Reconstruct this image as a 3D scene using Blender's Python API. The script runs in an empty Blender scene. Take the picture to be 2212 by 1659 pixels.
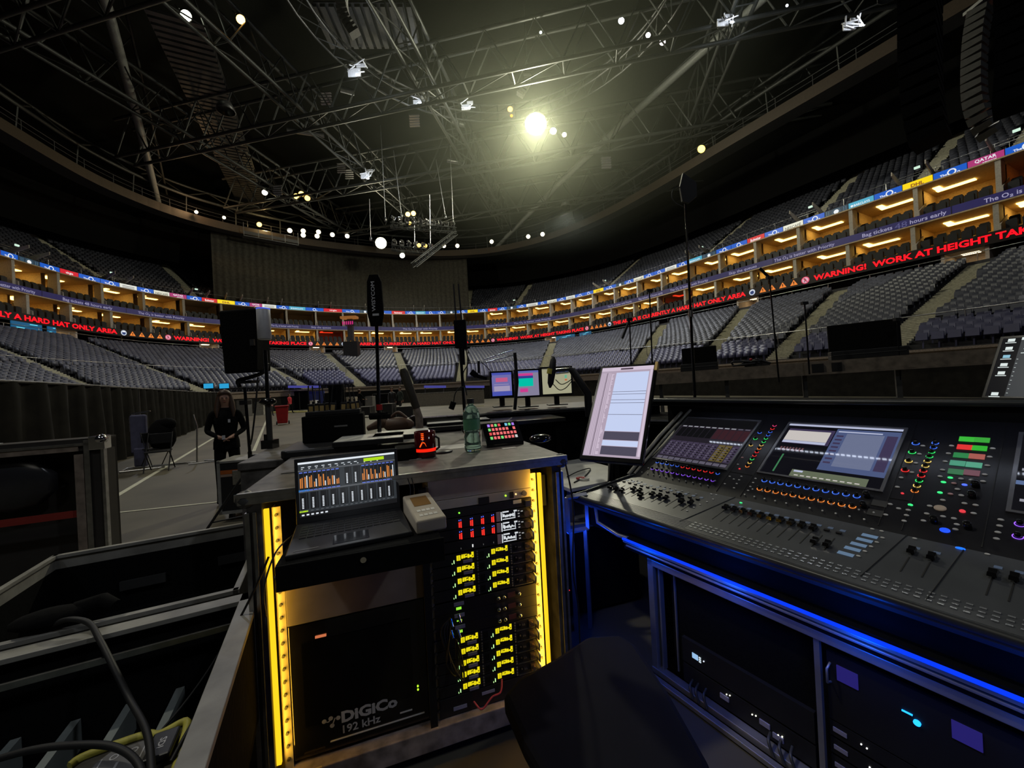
import bpy, math, random
import numpy as np
from mathutils import Vector, Matrix
random.seed(7)
# ---------------------------------------------------------------- camera, world, light, exposure
S = bpy.context.scene
COL = S.collection
W_, H_, FPX = 2212, 1659, 831.0
ROLL = math.radians(3.0)
EYE = Vector((0, 0, 1.6))
cam = bpy.data.cameras.new('camera'); camo = bpy.data.objects.new('camera', cam); COL.objects.link(camo)
cam.sensor_fit = 'HORIZONTAL'; cam.sensor_width = 36.0; cam.lens = 36.0*FPX/W_
cam.clip_start = 0.05; cam.clip_end = 400
cR, sR = math.cos(ROLL), math.sin(ROLL)
right = Vector((cR, 0, -sR)); upv = Vector((sR, 0, cR)); back = Vector((0, -1, 0))
camo.matrix_world = Matrix(((right.x, upv.x, back.x, 0), (right.y, upv.y, back.y, 0), (right.z, upv.z, back.z, 1.6), (0, 0, 0, 1)))
S.camera = camo
S.view_settings.view_transform = 'Standard'; S.view_settings.look = 'None'
S.view_settings.exposure = 0.0; S.view_settings.gamma = 1.0; S.view_settings.use_curve_mapping = False
wd = bpy.data.worlds.new('world'); S.world = wd; wd.use_nodes = True
wd.node_tree.nodes['Background'].inputs[0].default_value = (0.55, 0.6, 0.7, 1)
wd.node_tree.nodes['Background'].inputs[1].default_value = 0.004

def lamp(loc, power, color, radius=0.3, name='lamp_light', kind='POINT', rot=None, size=1.0, spot=None):
    l = bpy.data.lights.new(name, kind); l.energy = power; l.color = color
    if kind == 'AREA': l.size = size
    else: l.shadow_soft_size = radius
    if spot: l.spot_size = spot; l.spot_blend = 0.6
    o = bpy.data.objects.new(name, l); o.location = loc; COL.objects.link(o)
    if rot: o.rotation_euler = rot
    return o

def ray(px, py):
    a = (px-W_/2)/FPX; b = -(py-H_/2)/FPX
    return Vector((cR*a+sR*b, 1.0, -sR*a+cR*b))
def atd(px, py, d): return EYE + ray(px, py)*d            # point at depth d
def atz(px, py, z):
    r = ray(px, py); return EYE + r*((z-1.6)/r.z)
def proj(p):
    q = Vector(p)-EYE
    if q.y < .05: return None
    X, Z = q.x/q.y, q.z/q.y
    return (W_/2+FPX*(cR*X-sR*Z), H_/2-FPX*(sR*X+cR*Z))

# floodlights, then fill lamps added to light foreground and seats; fixtures built further down
KEY = [  # pixel, height above eye, power, colour, radius of the glowing lens
    (1157, 268, 26.0, 26000, (1.0, .96, .74), 1.0),
    (823, 525, 24.0, 9000, (1.0, .93, .66), .55)]
FILL_LAMPS = [((-14, 4, 26), 5000, (1, .95, .8)), ((20, -6, 26), 2600, (.85, .9, 1)), ((-6, -16, 24), 1500, (.8, .88, 1)),
         ((-14, 58, 26), 5000, (.9, .93, 1)), ((9, 55, 25.5), 5000, (.9, .93, 1)), ((-24, 34, 26), 5000, (.85, .88, 1)), ((28, 27, 26.5), 1500, (1, .97, .85))]

# ---------------------------------------------------------------- materials
MC = {}
def mat(name, col, rough=.6, metal=0.0, emit=None, es=0.0, noise=.15, nscale=8.0, bump=0.0, spec=None, trans=0.0, ior=1.45, coat=0.0):
    if name in MC: return MC[name]
    m = bpy.data.materials.new(name); m.use_nodes = True; nt = m.node_tree; b = nt.nodes['Principled BSDF']
    b.inputs['Base Color'].default_value = (*col, 1); b.inputs['Roughness'].default_value = rough
    b.inputs['Metallic'].default_value = metal; b.inputs['IOR'].default_value = ior
    b.inputs['Transmission Weight'].default_value = trans; b.inputs['Coat Weight'].default_value = coat
    if spec is None and max(col) < .02 and rough > .7: spec = .12
    if spec is not None: b.inputs['Specular IOR Level'].default_value = spec
    if emit: b.inputs['Emission Color'].default_value = (*emit, 1); b.inputs['Emission Strength'].default_value = es
    if noise > 0 and not emit:
        tc = nt.nodes.new('ShaderNodeTexCoord'); n = nt.nodes.new('ShaderNodeTexNoise'); n.inputs['Scale'].default_value = nscale
        n.inputs['Detail'].default_value = 5
        nt.links.new(tc.outputs['Object'], n.inputs['Vector'])
        r = nt.nodes.new('ShaderNodeMapRange'); r.inputs['From Min'].default_value = .3; r.inputs['From Max'].default_value = .7
        r.inputs['To Min'].default_value = 1-noise; r.inputs['To Max'].default_value = 1+noise
        nt.links.new(n.outputs['Fac'], r.inputs['Value'])
        mx = nt.nodes.new('ShaderNodeVectorMath'); mx.operation = 'SCALE'; mx.inputs[0].default_value = col
        nt.links.new(r.outputs['Result'], mx.inputs['Scale']); nt.links.new(mx.outputs['Vector'], b.inputs['Base Color'])
        if bump > 0:
            bp = nt.nodes.new('ShaderNodeBump'); bp.inputs['Strength'].default_value = bump; bp.inputs['Distance'].default_value = .01
            nt.links.new(n.outputs['Fac'], bp.inputs['Height']); nt.links.new(bp.outputs['Normal'], b.inputs['Normal'])
    MC[name] = m; return m
def srgb(r, g, b):
    f = lambda c: ((c/255+.055)/1.055)**2.4 if c > 10 else c/255/12.92
    return (f(r), f(g), f(b))
def glow(r, g, b, s=1.0):
    c = srgb(r, g, b); k = 'glow_%d_%d_%d_%d' % (r, g, b, int(s*100))
    return mat(k, (.01, .01, .01), .4, 0, emit=c, es=s, noise=0)
M = dict(
    black=mat('black_paint', (.012, .012, .013), .55), matte=mat('black_fabric', (.006, .006, .006), .95, bump=.3, nscale=40),
    darkplastic=mat('dark_plastic', (.018, .018, .02), .4), gloss=mat('gloss_black', (.008, .008, .009), .15, coat=.4),
    grey=mat('grey_plastic', (.16, .155, .15), .5), alu=mat('brushed_aluminium', (.42, .42, .42), .35, 1.0, noise=.2, nscale=30),
    chrome=mat('chrome', (.7, .7, .72), .15, 1.0), worn=mat('worn_case_laminate', (.11, .10, .09), .5, noise=.5, nscale=14, bump=.2),
    steel=mat('dark_steel', (.10, .10, .10), .45, .6), truss=mat('grey_truss_steel', (.055, .058, .055), .5, .3),
    seat=mat('navy_seat_plastic', (.072, .076, .10), .42, noise=.35, nscale=1.2), seatb=mat('blue_seat_plastic', (.058, .06, .125), .42, noise=.25, nscale=1.2),
    terrace=mat('dark_concrete', (.03, .03, .034), .8, noise=.3), step=mat('pale_stair_edge', (.42, .40, .30), .7, noise=.25),
    wallp=mat('pale_plaster', (.42, .38, .32), .7), drape=mat('black_drape', (.016, .015, .013), .95, noise=.3, nscale=3, bump=.2),
    floorm=mat('arena_floor', (.10, .090, .064), .55, noise=.35, nscale=.6, bump=.05), tape=mat('white_tape', (.55, .54, .42), .6),
    red=mat('red_plastic', (.35, .012, .015), .45), wood=mat('worn_wood', (.24, .19, .15), .55, noise=.35, nscale=20),
    skin=mat('skin', (.36, .2, .14), .5), hair=mat('brown_hair', (.06, .03, .016), .5), white=mat('white_plastic', (.62, .62, .64), .4),
    jean=mat('blue_grey_cloth', (.10, .10, .17), .9), orange=mat('orange_label', (.5, .12, .02), .5), paper=mat('paper', (.62, .6, .54), .8),
    beige=mat('beige_plastic', (.36, .31, .24), .5), caselid=mat('pale_grey_edging', (.30, .29, .26), .45, noise=.25, nscale=9),
    console=mat('console_charcoal', (.06, .064, .072), .35, noise=.12), consoled=mat('console_black_panel', (.014, .014, .018), .35),
    glass=mat('green_bottle_plastic', (.55, .85, .72), .08, trans=.9, ior=1.33, noise=0), redglass=mat('dark_red_glass', (.25, .01, .01), .08, trans=.7, noise=0),
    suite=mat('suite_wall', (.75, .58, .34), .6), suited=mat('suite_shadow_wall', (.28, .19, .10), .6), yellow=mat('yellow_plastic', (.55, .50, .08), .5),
)
# ---------------------------------------------------------------- mesh helpers
class MB:
    def __init__(s): s.v = []; s.f = []; s.m = []; s.sm = []
    def add(s, vs, fs, mi=0, smooth=False):
        n = len(s.v); s.v += [tuple(p) for p in vs]
        for f in fs: s.f.append(tuple(i+n for i in f)); s.m.append(mi); s.sm.append(smooth)
        return s
    def box(s, c, d, mi=0, R=None):
        vs = []
        for x in (-.5, .5):
            for y in (-.5, .5):
                for z in (-.5, .5):
                    p = Vector((x*d[0], y*d[1], z*d[2]))
                    if R is not None: p = R @ p
                    vs.append(p+Vector(c))
        return s.add(vs, [(0, 1, 3, 2), (4, 6, 7, 5), (0, 4, 5, 1), (2, 3, 7, 6), (0, 2, 6, 4), (1, 5, 7, 3)], mi)
    def bb(s, a, b, mi=0):   # box by two corners
        return s.box([(a[i]+b[i])/2 for i in range(3)], [abs(b[i]-a[i]) for i in range(3)], mi)
    def frame(s, p, q):
        d = (Vector(q)-Vector(p)); z = d.normalized(); t = Vector((0, 0, 1)) if abs(z.z) < .9 else Vector((1, 0, 0))
        x = z.cross(t).normalized(); y = z.cross(x); return x, y
    def tube(s, pts, r, n=10, mi=0, cap=True):
        pts = [Vector(p) for p in pts]; rs = r if isinstance(r, (list, tuple)) else [r]*len(pts); vs = []; fs = []
        x0 = None
        for i, p in enumerate(pts):
            a = pts[max(0, i-1)]; b = pts[min(len(pts)-1, i+1)]
            if x0 is None: x, y = s.frame(a, b)
            else:
                z = (b-a).normalized(); x = (x0-z*x0.dot(z)).normalized(); y = z.cross(x)
            x0 = x
            for k in range(n):
                t = 2*math.pi*k/n; vs.append(p+(x*math.cos(t)+y*math.sin(t))*rs[i])
        for i in range(len(pts)-1):
            for k in range(n):
                k2 = (k+1) % n; fs.append((i*n+k, i*n+k2, (i+1)*n+k2, (i+1)*n+k))
        s.add(vs, fs, mi, n > 5)
        if cap:
            s.add([vs[k] for k in range(n)], [tuple(range(n))[::-1]], mi); m = (len(pts)-1)*n
            s.add([vs[m+k] for k in range(n)], [tuple(range(n))], mi)
        return s
    def bar(s, p, q, w, mi=0): return s.tube([p, q], w*.707, 4, mi)
    def lathe(s, prof, c=(0, 0, 0), n=20, mi=0, R=None):
        vs = []; fs = []
        for r, z in prof:
            for k in range(n):
                t = 2*math.pi*k/n; p = Vector((r*math.cos(t), r*math.sin(t), z))
                if R is not None: p = R @ p
                vs.append(p+Vector(c))
        for i in range(len(prof)-1):
            for k in range(n):
                k2 = (k+1) % n; fs.append((i*n+k, i*n+k2, (i+1)*n+k2, (i+1)*n+k))
        return s.add(vs, fs, mi, True)
    def sphere(s, c, r, mi=0, n=14, sc=(1, 1, 1)):
        vs = []; fs = []; m = n//2
        for i in range(m+1):
            a = math.pi*i/m
            for k in range(n):
                t = 2*math.pi*k/n; vs.append((c[0]+r*sc[0]*math.sin(a)*math.cos(t), c[1]+r*sc[1]*math.sin(a)*math.sin(t), c[2]+r*sc[2]*math.cos(a)))
        for i in range(m):
            for k in range(n):
                k2 = (k+1) % n; fs.append((i*n+k, (i+1)*n+k, (i+1)*n+k2, i*n+k2))
        return s.add(vs, fs, mi, True)
    def prism(s, poly, h, mi=0):   # polygon in xy extruded in z from h0 to h1
        n = len(poly); vs = [(x, y, h[0]) for x, y in poly]+[(x, y, h[1]) for x, y in poly]
        return s.add(vs, [tuple(range(n))[::-1], tuple(range(n, 2*n))]+[(i, (i+1) % n, (i+1) % n+n, i+n) for i in range(n)], mi)
    def quad(s, a, b, c, d, mi=0): return s.add([a, b, c, d], [(0, 1, 2, 3)], mi)
SPLIT = {'castor', 'side_panel', 'edge_extrusion', 'rack_rail', 'label_plate', 'label_strip', 'support_leg', 'leg', 'post', 'wheel', 'ball_corner', 'side_wall', 'inner_wall', 'socket', 'indicator', 'support_post', 'latch', 'metal_corner', 'jack_socket'}
def pieces(mb):
    par = list(range(len(mb.v)))
    def fd(i):
        while par[i] != i: par[i] = par[par[i]]; i = par[i]
        return i
    seen = {}
    for i, p in enumerate(mb.v):
        k = (round(p[0], 5), round(p[1], 5), round(p[2], 5))
        if k in seen: par[fd(i)] = fd(seen[k])
        else: seen[k] = i
    for f in mb.f:
        for j in f[1:]: par[fd(j)] = fd(f[0])
    G = {}
    for n, f in enumerate(mb.f): G.setdefault(fd(f[0]), []).append(n)
    out = []
    for g in G.values():
        q = MB(); mp = {}
        for n in g:
            ff = []
            for i in mb.f[n]:
                if i not in mp: mp[i] = len(q.v); q.v.append(mb.v[i])
                ff.append(mp[i])
            q.f.append(tuple(ff)); q.m.append(mb.m[n]); q.sm.append(mb.sm[n])
        out.append(q)
    return out
def obj(name, mb, mats, parent=None, bevel=0.0, local=None, split=True):
    if split and parent is not None and name in SPLIT:
        L = [obj(name, q, mats, parent, bevel, local, False) for q in pieces(mb)]
        return L[0]
    me = bpy.data.meshes.new(name); me.from_pydata(mb.v, [], mb.f)
    if not isinstance(mats, (list, tuple)): mats = [mats]
    for m in mats: me.materials.append(m)
    me.polygons.foreach_set('material_index', mb.m); me.polygons.foreach_set('use_smooth', mb.sm); me.update()
    o = bpy.data.objects.new(name, me); COL.objects.link(o)
    if parent is not None: o.parent = parent
    if bevel > 0:
        b = o.modifiers.new('bevel', 'BEVEL'); b.width = bevel; b.segments = 2; b.limit_method = 'ANGLE'
    return o
def tag(o, label, cat, group=None, kind=None):
    if label: o['label'] = label
    if cat: o['category'] = cat
    if group: o['group'] = group
    if kind: o['kind'] = kind
    return o
def thing(name, label, cat, loc=(0, 0, 0), rz=0.0, group=None, mw=None):
    o = bpy.data.objects.new(name, None); o.empty_display_size = .1; COL.objects.link(o)
    if mw is not None: o.matrix_world = mw
    else: o.location = loc; o.rotation_euler = (0, 0, rz)
    return tag(o, label, cat, group)
def struct(name, mb, m): return tag(obj(name, mb, m), None, None, None, 'structure')
def dup(root, mw=None, label=None, loc=None, rz=None):
    r = root.copy(); COL.objects.link(r)
    if mw is not None: r.matrix_world = mw
    if loc is not None: r.location = loc
    if rz is not None: r.rotation_euler = (0, 0, rz)
    if label: r['label'] = label
    for ch in list(root.children):
        c = ch.copy(); COL.objects.link(c); c.parent = r
        for g in list(ch.children):
            d = g.copy(); COL.objects.link(d); d.parent = c
    return r
def frame(O, x, z=(0, 0, 1)):     # matrix with origin O, x axis, z axis
    x = Vector(x).normalized(); z = Vector(z); y = z.cross(x).normalized(); z = x.cross(y)
    return Matrix(((x.x, y.x, z.x, O[0]), (x.y, y.y, z.y, O[1]), (x.z, y.z, z.z, O[2]), (0, 0, 0, 1)))
TC = {}
def text_mesh(s, bold=.0):
    k = (s, bold)
    if k in TC: return TC[k]
    cu = bpy.data.curves.new('lettering', 'FONT'); cu.body = s; cu.offset = bold; cu.resolution_u = 2
    o = bpy.data.objects.new('lettering', cu); COL.objects.link(o)
    dg = bpy.context.evaluated_depsgraph_get(); me = bpy.data.meshes.new_from_object(o.evaluated_get(dg))
    v = [tuple(p.co) for p in me.vertices]; f = [tuple(p.vertices) for p in me.polygons]
    bpy.data.objects.remove(o); bpy.data.curves.remove(cu); bpy.data.meshes.remove(me)
    xs = [p[0] for p in v]; ys = [p[1] for p in v]
    x0, x1, y0, y1 = min(xs), max(xs), min(ys), max(ys)
    v = [((p[0]-x0)/(x1-x0), (p[1]-y0)/(y1-y0)) for p in v]
    TC[k] = (v, f, (x1-x0)/(y1-y0)); return TC[k]
def text_on(mb, s, fn, u0, u1, v0, v1, mi=0, bold=.0, off=0):   # fn(u,v)->3D
    v, f, asp = text_mesh(s, bold)
    return mb.add([fn(u0+(u1-u0)*p[0], v0+(v1-v0)*p[1]) for p in v], f, mi)

# ---------------------------------------------------------------- bowl curves
OUT = [(-39, 6), (-41, 18), (-43, 26), (-45.2, 35), (-46.5, 45), (-44, 54.5), (-36.5, 63), (-27, 69), (-16, 73.5), (-5, 74.3), (3.5, 71.5), (10.5, 66.5), (16.6, 59.5), (21.5, 51.5), (26.3, 42.5), (31, 34), (35, 26.5), (39, 18), (42, 10)]
INN = [(-24, 6), (-26, 18), (-27.5, 25), (-28, 32), (-27, 38), (-24, 42), (-20, 44.5), (-15, 46), (-10, 46.5), (-4, 46), (1, 44.5), (4.5, 42), (8, 38.5), (11, 34), (14, 29), (16.5, 23.5), (18.8, 18.5), (22, 11.5), (25, 4)]
TMID = [.27]*5+[.27, .27, .27, .27, .27, .27, .26, .24, .2, .16, .13, .12, .12, .12]
def cr(P, n=24):
    P = [np.array(p, float) for p in P]; P = [2*P[0]-P[1]]+P+[2*P[-1]-P[-2]]; o = []
    for i in range(1, len(P)-2):
        for k in range(n):
            t = k/n; o.append(.5*((2*P[i])+(-P[i-1]+P[i+1])*t+(2*P[i-1]-5*P[i]+4*P[i+1]-P[i+2])*t*t+(-P[i-1]+3*P[i]-3*P[i+1]+P[i+2])*t**3))
    o.append(P[-2]); return np.array(o)
CO = cr(OUT); CI = cr(INN); CM = cr([(t, 0) for t in TMID])[:, 0]
for _ in range(12):
    CO[1:-1] = (CO[:-2]+2*CO[1:-1]+CO[2:])/4; CI[1:-1] = (CI[:-2]+2*CI[1:-1]+CI[2:])/4
DS = np.r_[0, np.cumsum(np.linalg.norm(np.diff(CO, axis=0), axis=1))]
NRM = np.gradient(CO, axis=0); NRM = np.stack([-NRM[:, 1], NRM[:, 0]], 1); NRM /= np.linalg.norm(NRM, axis=1)[:, None]
STOT = DS[-1]
def BO(s, off, z):      # on the outer curve at arclength s, pushed outward
    x = np.interp(s, DS, CO[:, 0]); y = np.interp(s, DS, CO[:, 1]); nx = np.interp(s, DS, NRM[:, 0]); ny = np.interp(s, DS, NRM[:, 1])
    return Vector((x+nx*off, y+ny*off, z))
TTOP = .83; ZF, ZT = 2.25, 8.0
def BI(s, t):           # on the lower bowl surface, t=0 front, t=1 at the outer curve
    x = np.interp(s, DS, CO[:, 0])*t+np.interp(s, DS, CI[:, 0])*(1-t); y = np.interp(s, DS, CO[:, 1])*t+np.interp(s, DS, CI[:, 1])*(1-t)
    return x, y
def zlow(t): return ZF+(ZT-ZF)*t/TTOP
SS = np.linspace(0, STOT, 1500)
def s_of(px, z, off=0.0):     # arclength on the outer curve seen at column px (height z above the floor)
    best = None
    for s in SS:
        p = proj(BO(s, off, z))
        if p and (best is None or abs(p[0]-px) < best[0]): best = (abs(p[0]-px), s)
    return best[1]
S_A = {}
def sarr(z, off):
    k = (z, off)
    if k not in S_A:
        L = [(proj(BO(s, off, z)), s) for s in SS]; L = [(p[0], s) for p, s in L if p]; L.sort(); S_A[k] = (np.array([a for a, b in L]), np.array([b for a, b in L]))
    return S_A[k]
def spx(px, z, off): a, b = sarr(z, off); return float(np.interp(px, a, b))

# ================================================================ ARENA SHELL
def grid_strip(pts_rows, mi=0, mb=None):
    mb = mb or MB(); n = len(pts_rows[0]); vs = [p for r in pts_rows for p in r]
    fs = [(i*n+k, i*n+k+1, (i+1)*n+k+1, (i+1)*n+k) for i in range(len(pts_rows)-1) for k in range(n-1)]
    return mb.add(vs, fs, mi)
SC = np.linspace(0, STOT, 130)
# floor
mb = MB(); mb.quad((-75, -40, 0), (70, -40, 0), (70, 110, 0), (-75, 110, 0)); struct('floor', mb, M['floorm'])
# floor marking lines
def strip_on_floor(p, q, w, z=.004):
    p, q = Vector(p), Vector(q); d = (q-p).normalized(); n = Vector((-d.y, d.x, 0))*w/2; m = MB()
    m.add([(a.x, a.y, z+dz) for dz in (0, .003) for a in (p-n, q-n, q+n, p+n)], [(4, 5, 6, 7), (0, 1, 5, 4), (1, 2, 6, 5), (2, 3, 7, 6), (3, 0, 4, 7)]); return m
for a, b, w, lab in (((185, 1112), (462, 946), .09, 'long pale line on the arena floor running beside the black drapes'),
                     ((186, 1115), (470, 1085), .05, 'thin pale line crossing the arena floor in front of the orange striped flight case'),
                     ((548, 975), (584, 888), .09, 'pale floor line passing behind the round white antenna towards the red bin')):
    tag(obj('floor_line', strip_on_floor(atz(*a, 0), atz(*b, 0), w), M['tape']), lab, 'floor line')
# lower bowl terrace (stepped concrete)
NR = 26
rows = []
rows.append([Vector((*BI(s, 0), 0)) for s in SC])
for i in range(NR):
    t0, t1 = i/NR*TTOP, (i+1)/NR*TTOP; z = zlow(t0)
    rows.append([Vector((*BI(s, t0), z)) for s in SC]); rows.append([Vector((*BI(s, t1), z)) for s in SC])
mb = grid_strip(rows)
tag(obj('seating_terrace', mb, M['terrace']), 'dark stepped concrete terrace carrying the lower tier of seats', 'terrace')
# wall under the warning ribbon, concourse
mb = grid_strip([[Vector((*BI(s, TTOP), ZT-.3)) for s in SC], [Vector((*BI(s, TTOP+.01), ZT+.3)) for s in SC]]); struct('wall_terrace_back', mb, M['terrace'])
mb = grid_strip([[BO(s, -2.6, ZT+.0) for s in SC], [BO(s, 3.5, ZT+.0) for s in SC], [BO(s, 3.5, 10.0) for s in SC]]); struct('wall_concourse', mb, mat('dark_concourse', (.025, .025, .03), .8))
# ---- front parapet of the lower bowl (beige wooden fascia)
mb = MB()
rws = []
for (o, z) in ((-.02, 1.55), (-.02, 2.05), (-.16, 2.09), (-.16, 2.2), (.1, 2.2), (.1, 2.05)):
    r = []
    for s in SC:
        x0, y0 = BI(s, 0); x1, y1 = BI(s, .05); d = Vector((x1-x0, y1-y0, 0)).normalized(); r.append(Vector((x0, y0, z))+d*(o-.1))
    rws.append(r)
grid_strip(rws, mb=mb)
tag(obj('bowl_parapet', mb, M['wood']), 'long beige wooden parapet along the front of the lower seats', 'parapet')
mb = grid_strip([[Vector((*BI(s, -.004), 0)) for s in SC], [Vector((*BI(s, -.004), 1.5)) for s in SC]])
tag(obj('bowl_skirt', mb, M['drape']), 'black skirt cloth hanging below the wooden parapet of the seats', 'skirting')

# ---- aisles
LOWA = [(2110, 1), (1795, 1), (1580, 1), (1400, 0), (1172, 1), (1000, 0), (860, 1), (700, 1), (515, 0), (225, 1), (-60, 1)]
LS = [spx(p, 8.0, -4) for p, _ in LOWA]
UPA = [2200, 1985, 1755, 1520, 1310, 1112, 1008, 905, 800, 700, 590, 500, 423, 238, 30]
US = [spx(p, 17.0, 3) for p in UPA]
def stair(s, zf, posf, rows, w, label, group):
    m = MB()
    for i in range(rows):
        for h in (0, 1):
            a = posf(s, i+h*.5); b = posf(s, i+h*.5+.5)
            d = Vector((b[0]-a[0], b[1]-a[1], 0)); L = d.length; d.normalize(); n = Vector((-d.y, d.x, 0))
            z = zf(i+h*.5)
            c = (Vector((a[0], a[1], 0))+Vector((b[0], b[1], 0)))/2
            R = Matrix(((n.x, d.x, 0), (n.y, d.y, 0), (0, 0, 1)))
            m.box((c.x, c.y, z+.06), (w, L, .12), 0, R)
            m.box((c.x-d.x*L*.45, c.y-d.y*L*.45, z+.125), (w, L*.1, .012), 1, R)
    tag(obj('aisle_stairs', m, [M['step'], M['terrace']]), label, 'stairs', group)
low_lab = {0: 'pale stepped aisle between lower seats at the right edge, above the glowing laptop', 1: 'pale stepped aisle in the lower seats right of the thin centre mast', 2: 'pale stepped aisle in the lower seats left of the thin mast with the angular head'}
for j, ((px, lit), s) in enumerate(zip(LOWA, LS)):
    side = 'right' if px > 1106 else 'left'
    stair(s, lambda k: zlow(k/NR*TTOP), lambda s_, k: BI(s_, k/NR*TTOP), NR, 1.15,
          low_lab.get(j, 'pale stepped aisle through the lower seats'), None if j in low_lab else 'stair aisles through the lower seats')
# ---- upper tier
NU = 20
def pup(s, k): v = BO(s, 2.9+k*.82, 0); return (v.x, v.y)
def zup(k): return 16.5+k*.52
rows = []
for i in range(NU):
    rows.append([BO(s, 2.9+i*.82, zup(i)) for s in SC]); rows.append([BO(s, 2.9+(i+1)*.82, zup(i)) for s in SC])
tag(obj('seating_terrace', grid_strip(rows), M['terrace']), 'dark stepped concrete terrace carrying the upper tier of seats', 'terrace')
for px, s in zip(UPA, US):
    stair(s, zup, pup, 15, 1.15, 'pale stepped aisle climbing between the upper seats', 'stair aisles through the upper seats')
    # entrance landing with rails at the foot of the aisle
    t = thing('aisle_gate', 'small railed landing with pale side panels at the foot of an upper aisle', 'landing', BO(s, 3.0, zup(0)), 0, 'railed landings under the upper aisles')
    v0 = BO(s, 3, 0); v1 = BO(s, 4, 0); d = (v1-v0).normalized(); n = Vector((-d.y, d.x, 0))
    t.matrix_world = frame((v0.x, v0.y, zup(0)), n)
    m = MB()
    for x in (-1.0, 1.0):
        m.add([(x, .0, 0), (x, 2.2, .9), (x, 2.2, 1.2), (x, .0, .6), (x+.08, .0, 0), (x+.08, 2.2, .9), (x+.08, 2.2, 1.2), (x+.08, 0, .6)],
              [(0, 1, 2, 3), (7, 6, 5, 4), (0, 3, 7, 4), (1, 5, 6, 2), (3, 2, 6, 7), (0, 4, 5, 1)])
    obj('side_panel', m, M['wallp'], t)
    m = MB()
    for x in (-1.4, -.5, .4, 1.3): m.tube([(x, -.05, 0), (x, -.05, 1.0)], .025, 6)
    m.tube([(-1.4, -.05, 1.0), (1.3, -.05, 1.0)], .03, 6); m.tube([(-1.4, -.05, .5), (1.3, -.05, .5)], .02, 6)
    obj('hand_rail', m, M['alu'], t)
    m = MB(); m.box((0, .3, 1.5), (.35, .12, .18)); obj('exit_light', m, glow(190, 220, 200, 1.2), t)
# back wall, then a black sheet standing in for the unlit upper rows
mb = grid_strip([[BO(s, 2.9+NU*.82, 20) for s in SC], [BO(s, 2.9+NU*.82, 36) for s in SC]]); struct('wall_upper_back', mb, M['matte'])
mb = grid_strip([[BO(s, 10.6, 23.7) for s in SC], [BO(s, 9.6, 29) for s in SC], [BO(s, 1.0, 30) for s in SC]])
tag(obj('shade_mask', mb, M['matte']), 'black sheet under the roof edge standing in for the dark of the unlit upper rows', 'drape')

# ---- seats
SV, SF = [], []
tmp = MB(); tmp.add([(-.23, .30, .40), (.23, .30, .40), (.21, .42, .86), (-.21, .42, .86), (-.23, .36, .38), (.23, .36, .38), (.21, .47, .85), (-.21, .47, .85), (0, .36, .42), (0, .47, .88)],
        [(0, 8, 9, 3), (8, 1, 2, 9), (1, 5, 6, 2), (4, 0, 3, 7), (3, 9, 6, 7), (9, 2, 6), (5, 4, 7, 6)])
tmp.add([(-.21, .16, .40), (.21, .16, .40), (.20, .24, .74), (-.20, .24, .74), (-.21, .27, .36), (.21, .27, .36), (.20, .30, .72), (-.20, .30, .72)],
        [(0, 1, 2, 3), (1, 5, 6, 2), (4, 0, 3, 7), (3, 2, 6, 7), (5, 4, 7, 6), (0, 4, 5, 1)])
tmp.add([(-.03, .33, 0), (.03, .33, 0), (.03, .36, .4), (-.03, .36, .4)], [(0, 1, 2, 3)])
TV = np.array(tmp.v); TF = tmp.f
def place_rows():
    L = []
    def row(fn, z, skipS, kind, half=.85):
        ss = np.linspace(0, STOT, 900); P = np.array([fn(s) for s in ss]); d = np.r_[0, np.cumsum(np.linalg.norm(np.diff(P, axis=0), axis=1))]
        n = int(d[-1]/.53)
        for k in range(n):
            q = (k+.5)*.53; s = np.interp(q, d, ss); x = np.interp(q, d, P[:, 0]); y = np.interp(q, d, P[:, 1])
            # distance to aisles measured along this row
            bad = False
            for a in skipS:
                qa = np.interp(a, ss, d)
                if abs(qa-q) < half: bad = True; break
            if bad: continue
            x2 = np.interp(q+.3, d, P[:, 0]); y2 = np.interp(q+.3, d, P[:, 1]); dx, dy = x2-x, y2-y; l = math.hypot(dx, dy)
            if l < 1e-6: continue
            L.append((x, y, z, dx/l, dy/l, kind))
    for i in range(NR):
        t = i/NR*TTOP+.005
        def fn(s, t=t): return BI(s, t)
        cut = {}
        z = zlow(i/NR*TTOP)
        row(fn, z, LS, ('low', i/NR*TTOP))
    for i in range(NU-1):
        row(lambda s, i=i: pup(s, i+.05), zup(i), US, ('up', i), .8)
    return L
ALLS = place_rows()
cand = []; rest = []
for x, y, z, dx, dy, k in ALLS:
    if k[0] == 'low':
        # cross aisle behind the blue front block
        q = np.argmin((CI[:, 0]-x)**2+(CI[:, 1]-y)**2); s_ = DS[q]; tm = np.interp(s_, DS, CM)
        if abs(k[1]-tm) < .5/NR*TTOP: continue
        blue = k[1] < tm and s_ > DS[-1]*.30
    else: blue = False
    p = proj((x, y, z+.6))
    if p is None or p[0] < -250 or p[0] > 2450 or p[1] < -300: continue
    d = y
    a = (x, y, z, dx, dy, blue, k[0])
    if k[0] == 'low' and 1440 < p[0] < 2205 and 480 < p[1] < 752: cand.append((d, a))
    else: rest.append(a)
cand.sort(key=lambda c: c[0])
def seat_mw(x, y, z, dx, dy): return Matrix(((dx, -dy, 0, x), (dy, dx, 0, y), (0, 0, 1, z), (0, 0, 0, 1)))
def single_seat(name, label, m, a):
    t = MB(); t.add(tmp.v, tmp.f); o = obj(name, t, m); tag(o, label, 'seat', 'seats of the lower tier at the right'); o.matrix_world = seat_mw(*a[:5]); return o
protos = {}
LAB = {False: 'dark navy tip-up seat in the near rows of the lower tier at the right', True: 'bright blue tip-up seat in the front block of the lower tier at the right'}
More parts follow.
